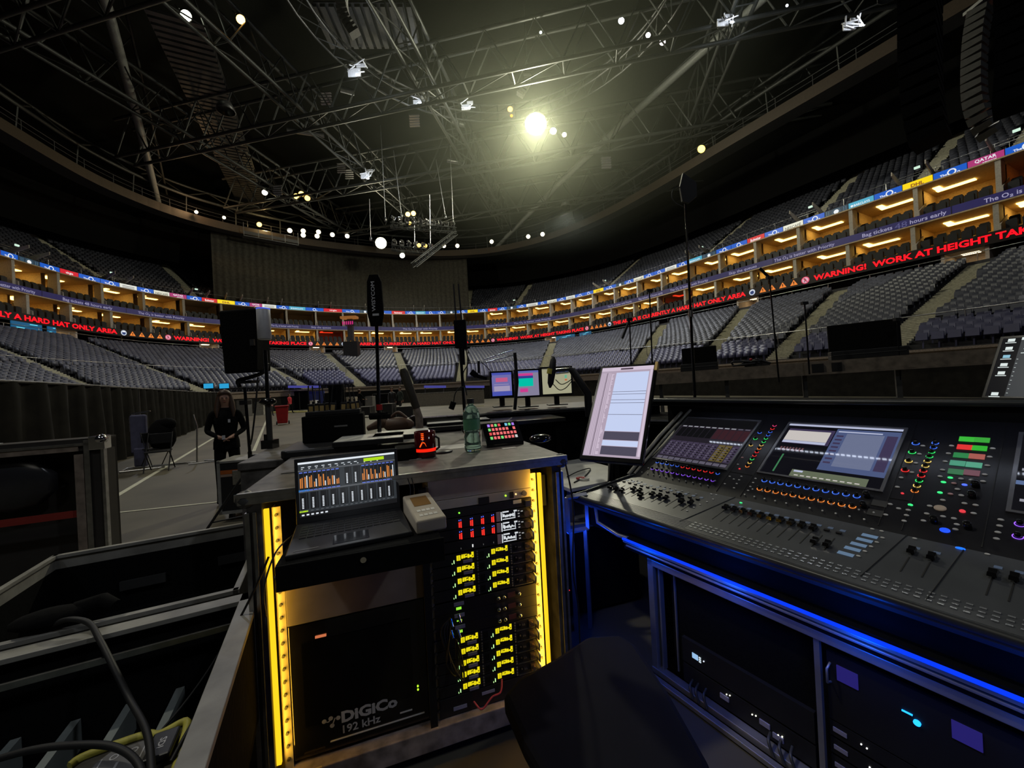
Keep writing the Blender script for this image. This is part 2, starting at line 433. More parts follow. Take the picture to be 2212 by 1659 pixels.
for j, (d, a) in enumerate(cand):
    if j >= 300: rest.append(a); continue
    if a[5] not in protos: protos[a[5]] = single_seat('stadium_seat', LAB[a[5]], M['seatb' if a[5] else 'seat'], a)
    else:
        o = protos[a[5]].copy(); COL.objects.link(o); o.matrix_world = seat_mw(*a[:5])
def bulk(L, name, m, label):
    if not L: return
    n = len(L); A = np.array([q[:5] for q in L]); V = np.empty((n, len(TV), 3))
    V[:, :, 0] = A[:, 0, None]+TV[None, :, 0]*A[:, 3, None]-TV[None, :, 1]*A[:, 4, None]
    V[:, :, 1] = A[:, 1, None]+TV[None, :, 0]*A[:, 4, None]+TV[None, :, 1]*A[:, 3, None]
    V[:, :, 2] = A[:, 2, None]+TV[None, :, 2]
    V = V.reshape(-1, 3); nv = len(TV); loops = []; starts = []; tot = []; c = 0
    base = [v for f in TF for v in f]; lens = [len(f) for f in TF]
    base = np.array(base); lens = np.array(lens)
    loops = (base[None, :]+(np.arange(n)*nv)[:, None]).ravel(); tot = np.tile(lens, n); starts = np.r_[0, np.cumsum(tot)[:-1]]
    me = bpy.data.meshes.new(name); me.vertices.add(len(V)); me.vertices.foreach_set('co', V.ravel())
    me.loops.add(len(loops)); me.loops.foreach_set('vertex_index', loops.astype(np.int32))
    me.polygons.add(len(tot)); me.polygons.foreach_set('loop_start', starts.astype(np.int32)); me.update(calc_edges=True); me.validate()
    me.materials.append(m); o = bpy.data.objects.new(name, me); COL.objects.link(o); tag(o, label, 'seats', None, 'stuff')
bulk([a for a in rest if a[6] == 'low' and not a[5]], 'stadium_seats', M['seat'], 'thousands of dark navy tip-up seats filling the rest of the lower tier')
bulk([a for a in rest if a[6] == 'low' and a[5]], 'front_stadium_seats', M['seatb'], 'rest of the bright blue seats in the front block of the lower tier')
bulk([a for a in rest if a[6] == 'up'], 'upper_stadium_seats', M['seat'], 'dark rows of seats filling the steep upper tier under the roof')
print('seats', len(cand), len(rest))
# ---- rails
def rail(fn, z, label, post=3.0, s0=0.0, s1=STOT, r=.03, h=.9):
    m = MB(); ss = np.linspace(s0, s1, int((s1-s0)/1.2)); pts = [Vector((*fn(s)[:2], z(s)+h)) for s in ss]; m.tube(pts, r, 6)
    for s in np.arange(s0, s1, post):
        p = fn(s); m.tube([(p[0], p[1], z(s)), (p[0], p[1], z(s)+h)], r*.8, 5)
    tag(obj('guard_rail', m, M['alu']), label, 'rail')
rail(lambda s: BI(s, np.interp(s, DS, CM)), lambda s: zlow(np.interp(s, DS, CM)), 'thin metal guard rail behind the blue front block of seats')
rail(lambda s: BI(s, TTOP+.012), lambda s: ZT, 'metal guard rail along the top of the lower seats under the red warning ribbon')
rail(lambda s: BO(s, 2.3, 0)[:2], lambda s: 16.7, 'thin guard rail along the front of the upper seats above the colourful ribbon', h=.75, r=.02)

# ---- suites
PITCH = 4.25
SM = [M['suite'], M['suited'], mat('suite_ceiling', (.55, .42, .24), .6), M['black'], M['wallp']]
def suite(s, z0, z1, off, litcol, lit, zseat, parity, level):
    a = BO(s, off, z0); b = BO(s+PITCH, off, z0); x = (b-a); w = x.length
    t = thing('hospitality_suite', '', 'suite', mw=frame(a, x)); # local y: z cross x -> outward? checked below
    out = BO(s+PITCH/2, off+1, z0)-BO(s+PITCH/2, off, z0); yv = t.matrix_world.to_3x3() @ Vector((0, 1, 0)); sg = 1 if yv.dot(out) > 0 else -1
    h = z1-z0; D = 4.5*sg; m = MB()
    m.quad((0, D, 0), (w, D, 0), (w, D, h), (0, D, h), 0)
    m.quad((.1, D*.35, 0), (.1, D, 0), (.1, D, h), (.1, D*.35, h), 0)
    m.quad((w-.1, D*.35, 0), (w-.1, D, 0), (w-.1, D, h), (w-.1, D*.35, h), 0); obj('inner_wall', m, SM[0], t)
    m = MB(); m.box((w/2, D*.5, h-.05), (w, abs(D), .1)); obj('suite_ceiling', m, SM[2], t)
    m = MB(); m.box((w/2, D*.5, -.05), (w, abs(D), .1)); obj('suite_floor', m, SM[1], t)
    m = MB(); m.box((0, D*.13, h/2), (.28, abs(D)*.22, h)); obj('column', m, SM[4], t)
    m = MB(); m.add([(.16, -.1*sg, 0), (.16, 1.5*sg, 0), (.16, 1.5*sg, 1.35), (.16, -.1*sg, .45), (.24, -.1*sg, 0), (.24, 1.5*sg, 0), (.24, 1.5*sg, 1.35), (.24, -.1*sg, .45)],
              [(0, 1, 2, 3), (7, 6, 5, 4), (0, 3, 7, 4), (1, 5, 6, 2), (3, 2, 6, 7)]); obj('balustrade', m, SM[4], t)
    m = MB()
    if lit:
        xs = .38 if parity else .55
        m.box((w*xs, D*.62, h-.14), (w*.5, .5, .06)); m.box((w*(xs-.19), D*.5, h-.14), (.4, abs(D)*.3, .06))
        obj('ceiling_light', m, litcol, t)
    for r in range(2):
        for k in range(5):
            m = MB(); m.box((w*.15+k*w*.17, (.35+r*.75)*sg, .32+r*.36), (.52, .3, .62)); m.box((w*.15+k*w*.17, (.35+r*.75)*sg, .66+r*.36), (.44, .12, .1)); obj('balcony_seat', m, SM[3], t)
    return t
cw = glow(255, 205, 105, 6); cr_ = glow(255, 60, 30, 1.0); co_ = glow(255, 140, 60, 1.1)
k = 0; s = 2.0; cnt = 0
while s < STOT-PITCH:
    p = proj(BO(s, .5, 11.5)); p2 = proj(BO(s+PITCH, .5, 11.5))
    if p and p2 and (-60 < p[0] < 2280 or -60 < p2[0] < 2280):
        side = 'left' if p[0] < 700 else 'far' if p[0] < 1100 else 'right'
        far = 560 < p[0] < 960
        c = cw
        if 628 < p[0] < 690 or 1395 < p[0] < 1425: c = cr_
        t = suite(s, 10.62, 12.72, .35, c, True, 0, k % 2, 'lower')
        t['label'] = ('red-lit' if c is cr_ else 'warmly lit')+' open suite with dark seats above the red warning ribbon, %s side' % side; t['group'] = 'lower suites, %s side, %s' % (side, 'red' if c is cr_ else 'warm')
        c = co_ if 2040 < p[0] < 2160 else cw
        lit = not (p[0] > 400 and p[0] < 1010)
        t = suite(s, 13.5, 16.05, 1.35, c, lit, 0, (k+1) % 2, 'upper')
        t['label'] = ('unlit' if not lit else 'orange-lit' if c is co_ else 'warmly lit')+' open suite directly under the colourful sponsor ribbon, %s side' % side; t['group'] = 'upper suites, %s side, %s' % (side, 'unlit' if not lit else 'orange' if c is co_ else 'warm')
    s += PITCH; k += 1

# ---- doorways (lit vomitories) under the warning ribbon
for px, lab in ((2055, 'bright doorway with ceiling spots at the right edge below the letters HEIGHT'), (1582, 'bright doorway below the words ONLY AREA'), (1172, 'pale doorway below the words WORK AT HEIGHT, right of the centre'),
                (848, 'pale doorway beside the tall antenna paddle'), (690, 'bright doorway under the warning ribbon at the far end, left of the antenna paddle'), (208, 'bright doorway at the left end under the letters AREA'), (470, 'bright doorway behind the black square panel')):
    s = spx(px, 9.2, -2.5); a = BO(s-1.1, .25, ZT+.02); b = BO(s+1.1, .25, ZT+.02)
    t = thing('concourse_doorway', lab, 'doorway', mw=frame(a, b-a))
    out = BO(s, 0, 0)-BO(s, -1, 0); sg = 1 if (t.matrix_world.to_3x3() @ Vector((0, 1, 0))).dot(out) > 0 else -1
    m = MB(); w = 2.2
    m.box((0, 1.5*sg, .85), (.2, 3, 1.9)); m.box((w, 1.5*sg, .85), (.2, 3, 1.9)); m.box((w/2, 3*sg, .85), (w, .1, 1.9)); obj('side_wall', m, mat('cream_wall', (.6, .5, .42), .6), t)
    m = MB(); m.box((w/2, 1.5*sg, 1.8), (w+.3, 3.1, .12)); obj('ceiling_slab', m, M['wallp'], t)
    m = MB(); m.box((w*.5, 1.6*sg, 1.72), (.9, .5, .05)); obj('ceiling_light', m, glow(255, 225, 170, 6), t)
for px0, px1, lab in ((30, 95, 'blue-lit bar opening at the left edge below the warning letters'), (108, 125, 'small blue-lit counter left of the leftmost bright doorway'), (1200, 1240, 'blue-lit bar opening under the words TAKING PLACE'), (1250, 1275, 'small blue-lit counter right of the blue bar opening')):
    s0, s1 = spx(px0, 9.2, -2.2), spx(px1, 9.2, -2.2); a = BO(s0, -2.0, ZT); b = BO(s1, -2.0, ZT)
    t = thing('bar_counter', lab, 'bar', mw=frame(a, b-a)); w = (b-a).length
    m = MB(); m.box((w/2, 0, .95), (w, .1, .75)); obj('back_panel', m, glow(20, 90, 130, .8), t)
    m = MB()
    for q in range(3): m.box((w*(.25+.22*q), -.1, .8+.2*q), (w*.25, .04, .04))
    m2 = m; out = BO(s0, 0, 0)-BO(s0, -1, 0)
    for q in range(3): m2.box((w*(.25+.22*q), .1, .8+.2*q), (w*.25, .04, .04))
    obj('light_tube', m2, glow(110, 230, 255, 1.4), t)

# ---- LED ribbons
def band(name, label, z0, z1, off, m):
    t = thing(name, label, 'led ribbon', (0, 0, 0))
    rows = [[BO(s, off, z0) for s in SC], [BO(s, off, z1) for s in SC], [BO(s, off+.3, z1) for s in SC], [BO(s, off+.3, z0) for s in SC], [BO(s, off, z0) for s in SC]]
    obj('ribbon_frame', grid_strip(rows), m, t); return t
def curvefn(off): return lambda u, v: BO(u, off, v)
# warning ribbon
WZ0, WZ1 = 9.78, 10.62
tw = band('warning_ribbon', 'long dark ribbon screen with red safety warning letters above the lower seats', WZ0, WZ1, 0, mat('ribbon_dark', (.02, .015, .015), .4))
redg = glow(255, 8, 30, 1.25); tri = glow(235, 130, 50, 1.0); pinkg = glow(225, 165, 185, 1.0); icw = glow(190, 200, 215, 1.0)
def wpx(px): return spx(px, 10.2, 0)
A_ = 'THE ARENA IS CURRENTLY A HARD HAT ONLY AREA'; B_ = 'WARNING!  WORK AT HEIGHT TAKING PLACE'
def word(s, px0, px1, part='lettering'):
    m = MB(); text_on(m, s, curvefn(-.03), wpx(px0), wpx(px1), 9.95, 10.47, 0, .035); obj(part, m, redg, tw)
# left fragment: the text starts outside the frame
sL1 = wpx(253); full = (wpx(1010)-wpx(752))
m = MB(); text_on(m, A_, curvefn(-.03), sL1-full, sL1, 9.95, 10.47, 0, .035); obj('lettering', m, redg, tw)
word(B_, 375, 662); word(A_, 752, 1012); word(B_, 1073, 1261); word(A_, 1324, 1611)
s0 = wpx(1758); L = (wpx(1261)-wpx(1073)); m = MB(); sE = s0+(wpx(1261)-wpx(1073)) * (wpx(2184)-wpx(1758))/max(.1, (wpx(2184)-wpx(1758)))
sE = s0+(wpx(2180)-s0)/.715; text_on(m, B_, curvefn(-.03), s0, sE, 9.95, 10.47, 0, .035); obj('lettering', m, redg, tw)
def disc(mb, c, r, fn, mi=0, r0=0.0, n=20):
    vs = []; 
    for k in range(n):
        a = 2*math.pi*k/n; vs.append(fn(c[0]+r*math.cos(a), c[1]+r*math.sin(a)))
    if r0 == 0: mb.add(vs, [tuple(range(n))], mi)
    else:
        for k in range(n):
            a = 2*math.pi*k/n; vs.append(fn(c[0]+r0*math.cos(a), c[1]+r0*math.sin(a)))
        mb.add(vs, [(k, (k+1) % n, (k+1) % n+n, k+n) for k in range(n)], mi)
fnI = curvefn(-.03); fnJ = curvefn(-.045)
dk = mat('sign_black', (.01, .01, .01), .5, noise=0)
for px in (363, 671, 1065, 1268, 1740):
    m = MB(); s = wpx(px); disc(m, (s, 10.2), .34, fnI, 0); disc(m, (s, 10.2), .34, fnJ, 1, .27)
    for q in ((s-.05, 10.33, .06), (s, 10.2, .09), (s-.07, 10.06, .05), (s+.09, 10.08, .05)): disc(m, q[:2], q[2], fnJ, 2, 0, 8)
    m.add([fnJ(s-.22, 10.4), fnJ(s-.18, 10.44), fnJ(s+.24, 10.0), fnJ(s+.2, 9.96)], [(0, 1, 2, 3)], 1); obj('prohibition_sign', m, [pinkg, glow(210, 60, 90), dk], tw)
for px in (267, 742, 1317, 1625):
    m = MB(); s = wpx(px); disc(m, (s, 10.2), .32, fnI, 0); disc(m, (s, 10.18), .2, fnJ, 1); m.add([fnJ(s-.2, 10.27), fnJ(s+.2, 10.27), fnJ(s+.1, 10.42), fnJ(s-.1, 10.42)], [(0, 1, 2, 3)], 2); obj('hard_hat_sign', m, [icw, glow(40, 60, 110), glow(240, 240, 240)], tw)
for grp in ((286, 306, 326, 345), (686, 700, 714, 728), (1019, 1031, 1043, 1055), (1279, 1289, 1298, 1307), (1648, 1668, 1691, 1715)):
    for px in grp:
        s = wpx(px); m = MB(); m.add([fnI(s-.34, 9.95), fnI(s+.34, 9.95), fnI(s, 10.5)], [(0, 1, 2)], 0); m.add([fnJ(s-.05, 10.12), fnJ(s+.05, 10.12), fnJ(s+.04, 10.32), fnJ(s-.04, 10.32)], [(0, 1, 2, 3)], 1)
        m.add([fnJ(s-.04, 10.02), fnJ(s+.04, 10.02), fnJ(s+.04, 10.08), fnJ(s-.04, 10.08)], [(0, 1, 2, 3)], 1); obj('warning_triangle', m, [tri, dk], tw)
# middle ribbon
PZ0, PZ1 = 12.72, 13.5
tp = band('purple_ribbon', 'dim purple ribbon screen with grey words between the two rows of suites', PZ0, PZ1, 1.0, glow(34, 30, 74, 1.0))
gp = glow(150, 146, 176, 1.0); gp2 = glow(80, 78, 120, 1.0)
def ppx(px): return spx(px, 13.1, 1.0)
T1, T2, T3 = 'The O₂ is better with Priority', 'Bag tickets 48 hours early', 'Skip the queues'
LQ = [(T3, 1575, 1635), (T1, 1448, 1530), (T2, 1380, 1432), (T1, 1313, 1365), (T1, 1110, 1190), (T2, 1050, 1095), (T1, 585, 645), (T3, 672, 715), (T1, 870, 945), (T2, 135, 242), (T1, 298, 398)]
for sgn, a, b in LQ:
    m = MB(); text_on(m, sgn, curvefn(.96), ppx(a), ppx(b), 12.9, 13.32, 0, .01); obj('lettering', m, gp, tp)
m = MB(); a = ppx(1673); b = ppx(1803); text_on(m, T1, curvefn(.96), a, b, 12.9, 13.32, 0, .01); obj('lettering', m, gp, tp)
m = MB(); a = ppx(1863); b = ppx(1928); text_on(m, 'Bag tickets', curvefn(.96), a, b, 12.9, 13.32, 0, .015)
text_on(m, '48', curvefn(.96), ppx(1933), ppx(1960), 12.9, 13.36, 1, .0); text_on(m, 'hours early', curvefn(.96), ppx(1966), ppx(2045), 12.9, 13.32, 0, .015); obj('lettering', m, [gp, gp2], tp)
m = MB(); a = ppx(2126); text_on(m, T1, curvefn(.96), a, a+(ppx(1803)-ppx(1673)), 12.9, 13.32, 0, .015); obj('lettering', m, gp, tp)
m = MB(); b = ppx(75); text_on(m, T1, curvefn(.96), b-(ppx(398)-ppx(298)), b, 12.9, 13.32, 0, .01); obj('lettering', m, gp, tp)
m = MB()
for s in np.arange(4, STOT-4, 4.25): m.add([BO(s, .965, PZ0), BO(s+.05, .965, PZ0), BO(s+.05, .965, PZ1), BO(s, .965, PZ1)], [(0, 1, 2, 3)])
obj('panel_joint', m, M['black'], tp)
# top ribbon
TZ0, TZ1 = 16.05, 16.75
tt = band('sponsor_ribbon', 'colourful ribbon screen of repeating sponsor panels running round the whole bowl', TZ0, TZ1, 2.0, M['black'])
blue = glow(0, 84, 190, 1.0); whiteg = glow(232, 236, 240, 1.0)
TCOL = dict(b=blue, o=blue, r=glow(205, 15, 32), w=glow(222, 224, 216), n=glow(222, 222, 204), q=glow(165, 45, 110), y=glow(250, 215, 0), c=glow(70, 165, 195), k=glow(24, 48, 66), v=glow(205, 10, 40))
seqs = [(-46, 'q'), (0, 'b'), (38, 'k'), (85, 'b'), (128.5, 'v'), (169, 'b'), (216, 'b'), (257.5, 'w'), (295.5, 'b'), (331.5, 'n'), (366, 'q'), (403, 'b'), (435.5, 'r'), (469, 'y'), (507.5, 'b'), (539, 'q'), (566, 'w'), (597, 'b'), (624.5, 'c'), (660, 'o'), (699, 'v'), (739, 'b'), (777, 'k'), (800, 'b'), (846, 'r'), (875, 'b'), (897.5, 'c'), (919, 'o'), (941.5, 'b'), (963, 'k'), (987, 'b'), (1010, 'y'), (1032, 'b'), (1054, 'r'), (1074.5, 'b'), (1095, 'k'), (1116, 'b'), (1137, 'w'), (1162, 'o'), (1182, 'n'), (1203, 'b'), (1223, 'w'), (1242.5, 'b'), (1262, 'o'), (1282, 'y'), (1304, 'b'), (1331, 'k'), (1349, 'b'), (1369, 'n'), (1391, 'b'), (1413, 'o'), (1437, 'w'), (1462, 'b'), (1487, 'c'), (1517, 'k'), (1547.5, 'b'), (1580, 'o'), (1614.5, 'r'), (1652, 'b'), (1692, 'n'), (1735.6, 'b'), (1782, 'k'), (1833, 'c'), (1888.5, 'b'), (1949.5, 'y'), (2016, 'b'), (2090, 'q'), (2171, 'b'), (2262, 'r'), (2360, 'b')]
def tpx(px): return spx(px, 16.4, 2.0)
bx = lambda m, u0, u1, v0, v1, fn, mi: m.add([fn(u0, v0), fn(u1, v0), fn(u1, v1), fn(u0, v1)], [(0, 1, 2, 3)], mi)
f1, f2 = curvefn(1.96), curvefn(1.94)
for i in range(len(seqs)-1):
    px, c = seqs[i]; u0, u1 = tpx(px)+.02, tpx(seqs[i+1][0])-.02; w = u1-u0; m = MB(); h = TZ1-TZ0; mats = [TCOL[c], whiteg]
    for q in range(3):
        bx(m, u0+w*q/3, u0+w*(q+1)/3, TZ0+.02, TZ1-.02, f1, 0)
    z = lambda t: TZ0+h*t
    if c in 'bo':
        if c == 'b': text_on(m, 'The', f2, u0+w*.2, u0+w*.42, z(.3), z(.55), 1, .03)
        cx_ = u0+w*(.56 if c == 'b' else .48); disc(m, (cx_, z(.52)), .25, f2, 1, .165); text_on(m, '2', f2, cx_+.27, cx_+.45, z(.1), z(.42), 1, .03)
    elif c == 'k':
        disc(m, (u0+w*.5, z(.5)), .2, f2, 1)
        mats.append(glow(70, 100, 120))
        for q in (.32, .46, .6): disc(m, (u0+w*.5, z(.5)), min(q, .33) if q < .4 else q, f2, 2, (min(q, .33) if q < .4 else q)-.04) if q < .4 else [m.add([f2(u0+w*.5+sg*q*1.2, z(.15)), f2(u0+w*.5+sg*(q*1.2+.06), z(.15)), f2(u0+w*.5+sg*(q*1.2+.06), z(.85)), f2(u0+w*.5+sg*q*1.2, z(.85))], [(0, 1, 2, 3)], 2) for sg in (-1, 1)]
    elif c == 'n': mats[1] = glow(90, 85, 75); text_on(m, 'NESCAFÉ', f2, u0+w*.1, u0+w*.9, z(.25), z(.75), 1, .02)
    elif c == 'q': text_on(m, 'QATAR', f2, u0+w*.2, u0+w*.8, z(.45), z(.85), 1, .02); text_on(m, 'AIRWAYS', f2, u0+w*.4, u0+w*.8, z(.18), z(.38), 1, .02)
    elif c == 'y': mats[1] = glow(150, 90, 20); text_on(m, 'DHL', f2, u0+w*.28, u0+w*.72, z(.3), z(.7), 1, .05)
    elif c == 'c': text_on(m, 'BARCLAYS', f2, u0+w*.22, u0+w*.85, z(.35), z(.65), 1, .02); disc(m, (u0+w*.14, z(.5)), .1, f2, 1)
    elif c == 'r': text_on(m, 'Budweiser', f2, u0+w*.2, u0+w*.8, z(.28), z(.74), 1, .02)
    elif c == 'v': text_on(m, 'virgin', f2, u0+w*.3, u0+w*.7, z(.28), z(.74), 1, .02)
    elif c == 'w':
        mats[1] = glow(120, 120, 120)
        for q in (.32, .58): bx(m, u0+w*.15, u0+w*.85, z(q), z(q+.12), f2, 1)
    obj('sponsor_panel', m, mats, tt)
# ---- structure between the ribbons (slab edges) and back wall of the suites
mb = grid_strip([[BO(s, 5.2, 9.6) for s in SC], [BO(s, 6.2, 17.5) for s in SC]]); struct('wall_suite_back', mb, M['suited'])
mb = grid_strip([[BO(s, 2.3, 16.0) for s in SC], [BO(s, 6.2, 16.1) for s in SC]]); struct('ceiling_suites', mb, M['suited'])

# ================================================================ ROOF
mb = MB(); R_ = []
for i, (k_, z) in enumerate(((1.0, 36), (.7, 41), (.35, 45), (.02, 46.5))):
    R_.append([Vector((-2+(BO(s, 18, 0).x+2)*k_, 30+(BO(s, 18, 0).y-30)*k_, z)) for s in SC]+[Vector((-2+44*k_, 30-60*k_, z)), Vector((-2-40*k_, 30-60*k_, z)), Vector((-2+(BO(0, 18, 0).x+2)*k_, 30+(BO(0, 18, 0).y-30)*k_, z))])
struct('ceiling', grid_strip(R_), mat('roof_fabric', (.014, .015, .013), .9))
# ring catwalk
RZ = 26.75
t = thing('ring_catwalk', 'dark curved catwalk ring running under the roof round the whole arena', 'catwalk', (0, 0, 0))
obj('fascia', grid_strip([[BO(s, -.6, RZ) for s in SC], [BO(s, -.6, RZ+1.1) for s in SC], [BO(s, -.52, RZ+1.1) for s in SC], [BO(s, -.52, RZ) for s in SC], [BO(s, -.6, RZ) for s in SC]]), mat('brown_steel', (.05, .035, .022), .5), t)
obj('walkway', grid_strip([[BO(s, -.5, RZ+.1) for s in SC], [BO(s, 1.4, RZ+.1) for s in SC], [BO(s, 1.4, RZ+1.0) for s in SC]]), M['steel'], t)
m = MB(); m.tube([BO(s, -.55, RZ+2.1) for s in SC], .035, 5); m.tube([BO(s, -.55, RZ+1.6) for s in SC], .025, 5)
for s in np.arange(2, STOT-2, 3.2): m.tube([BO(s, -.55, RZ+1.05), BO(s, -.55, RZ+2.1)], .035, 5)
obj('railing', m, M['steel'], t)
m = MB(); m.tube([BO(s, -.2, RZ+3.6) for s in SC], .2, 6); m.tube([BO(s, 1.2, RZ+5.5) for s in SC], .16, 6)
for s in np.arange(1, STOT-6, 6): m.tube([BO(s, -.2, RZ+3.6), BO(s+3, 1.2, RZ+5.5), BO(s+6, -.2, RZ+3.6)], .09, 5); m.tube([BO(s, .2, RZ+.2), BO(s, -.2, RZ+3.6)], .09, 5)
obj('ring_truss', m, M['truss'], t)
# roof trusses
def truss(name, p, q, depth, w, label, group=None, rc=.13, rw=.07, bay=None, tri=False):
    p, q = Vector(p), Vector(q); d = (q-p); L = d.length; d.normalize(); side = d.cross(Vector((0, 0, 1))).normalized(); up = side.cross(d).normalized()
    if up.z < 0: up = -up
    bay = bay or depth; n = max(2, int(L/bay)); t = thing(name, label, 'truss', p, 0, group)
    corners = [(-w/2, 0), (w/2, 0), (-w/2, depth), (w/2, depth)] if not tri else [(-w/2, 0), (w/2, 0), (0, depth)]
    P = lambda i, c: d*(L*i/n)+side*c[0]+up*c[1]
    m = MB(); m2 = MB()
    for c in corners: (m if c[1] == 0 else m2).tube([P(0, c), P(n, c)], rc, 6)
    obj('lower_chord', m, M['truss'], t); obj('upper_chord', m2, M['truss'], t)
    m = MB(); prs = [(corners[0], corners[2]), (corners[1], corners[3])] if not tri else [(corners[0], corners[2]), (corners[1], corners[2])]
    for i in range(n):
        for a, b in prs: m.tube([P(i, a), P(i+.5, b), P(i+1, a)], rw, 5, cap=False)
        m.tube([P(i, corners[0]), P(i+1, corners[1])], rw*.8, 5, cap=False)
        m.tube([P(i, corners[0]), P(i, corners[1])], rw*.8, 5, cap=False)
    obj('bracing', m, M['truss'], t); return t
ax = Vector((.20, .98, 0)).normalized(); ay = Vector((ax.y, -ax.x, 0)); C0 = Vector((-4, 34, 30.2))
for i, o in enumerate((-31, -17, -3, 24)):
    L0, L1 = (-32, 30) if abs(o) > 20 else (-40, 38)
    truss('roof_truss', C0+ay*o+ax*L0, C0+ay*o+ax*L1, 3.4, 1.6, 'long grey lattice roof truss running away from the camera', 'lengthwise roof trusses', .17, .08, 3.6)
for i, o in enumerate((-26, -12, 2, 15, 28)):
    wd_ = 40 if abs(o) < 20 else 31
    truss('roof_truss', C0+ax*o-ay*wd_+Vector((0, 0, -.9)), C0+ax*o+ay*(wd_-3)+Vector((0, 0, -.9)), 4.2, 1.8, 'grey lattice roof truss crossing the arena from side to side', 'crosswise roof trusses', .17, .09, 4.4)
for (a, za, b, zb, lab) in (((1060, 548), 29.0, (1640, 20), 33.0, 'thick pale roof arch tube rising to the right above the bright lamps'), ((345, 455), 29.0, (200, -80), 33.5, 'thick grey roof arch tube at the upper left')):
    p, q = atz(*a, za), atz(*b, zb); t = thing('roof_arch', lab, 'roof beam', p, 0); m = MB(); d = q-p; n = Vector((0, 0, 1))
    pts = [d*k+n*(1.2*math.sin(math.pi*min(1, k/1.2))) for k in (0, .15, .3, .45, .6, .75, .9, 1.05, 1.2)]
    m.tube([x-n*pts[0].z for x in pts], .38, 10); obj('main_tube', m, mat('pale_tube', (.26, .27, .26), .45), t)
    m = MB(); off = Vector((.9, .4, 1.5)); m.tube([x+off for x in pts], .14, 6)
    for k in range(8): m.tube([pts[k], pts[k]+off, pts[k+1]], .06, 5)
    obj('stay_tubes', m, M['truss'], t)
# centre ring truss
t = thing('centre_ring_truss', 'round dark ring truss hanging in the middle of the roof', 'truss', (0, 28, 31.3)); m = MB(); m2 = MB()
cir = lambda r, z, n=48: [Vector((r*math.cos(2*math.pi*k/n), r*math.sin(2*math.pi*k/n), z)) for k in range(n+1)]
for r, z in ((14, 0), (15.4, 0), (14.7, 1.3)): m.tube(cir(r, z), .09, 6)
a, b, c = cir(14, 0), cir(15.4, 0), cir(14.7, 1.3)
for k in range(48): m2.tube([a[k], c[k], b[k]], .045, 4, cap=False); m2.tube([a[k], b[k+1]], .045, 4, cap=False); m2.tube([c[k], a[k+1]], .045, 4, cap=False)
obj('ring_chords', m, M['steel'], t); obj('bracing', m2, M['truss'], t)
# ceiling decking strips (corrugated roof bays)
for a, b, lab in (((380, 40), (560, 480), 'corrugated dark walkway decking at the upper left of the roof'), ((700, 60), (900, 60), 'corrugated dark roof decking at the top beside the curved speaker')):
    p, q = atz(*a, 33.6), atz(*b, 33.6); m = MB(); d = (q-p); L = d.length; d.normalize(); n = Vector((-d.y, d.x, 0)); R = Matrix(((d.x, n.x, 0), (d.y, n.y, 0), (0, 0, 1)))
    k = 0
    while k*.7 < L: m.box(p+d*(k*.7), (.42, 4.0, .25), 0, R); k += 1
    m.box(p+d*L/2+Vector((0, 0, .2)), (L, 4.2, .12), 0, R); tag(obj('roof_decking', m, M['steel']), lab, 'decking')
# ---- lamps
def fixture(px, py, d, r, colr, es, label, cat='lamp', group=None, warm=False):
    P = atd(px, py, d); aim = (Vector((0, 25, 2))-P).normalized(); mw = frame(P, aim.cross(Vector((0, 0, 1))), -aim)
    t = thing('arena_lamp', label, cat, mw=mw, group=group)
    m = MB(); m.lathe([(r*.35, r*1.5), (r*.6, r*1.3), (r*1.12, .12*r), (r*1.15, 0), (r*1.02, 0)], n=14); obj('lamp_housing', m, M['steel'], t)
    m = MB(); m.lathe([(0.001, -.02*r), (r*.6, -.01*r), (r, .02*r)], n=14); obj('lens', m, glow(*colr, es), t)
    m = MB(); m.tube([(-r*1.25, 0, .2*r), (-r*1.25, 0, 1.8*r), (r*1.25, 0, 1.8*r), (r*1.25, 0, .2*r)], .07*r, 5); m.tube([(0, 0, 1.8*r), (0, 0, 2.6*r)], .09*r, 5); obj('yoke', m, M['steel'], t)
    return t
def ringd(px): s = spx(px, RZ+1.5, -.6); return BO(s, -.6, 0).y
for px, py, z, pw, c, r in KEY:
    P = atz(px, py, z+1.6); lamp(P-Vector((0, .25, .25)), pw*.5, c, .6, 'key_lamp')
fixture(1157, 268, 26.0/(-ray(1157, 268).z)*-1, 1.0, (255, 250, 205), 60, 'largest and brightest floodlight, glaring in the haze at the top centre')
fixture(823, 525, 24.0/ray(823, 525).z, .85, (255, 245, 190), 50, 'second brightest floodlight, above the tall antenna paddle')
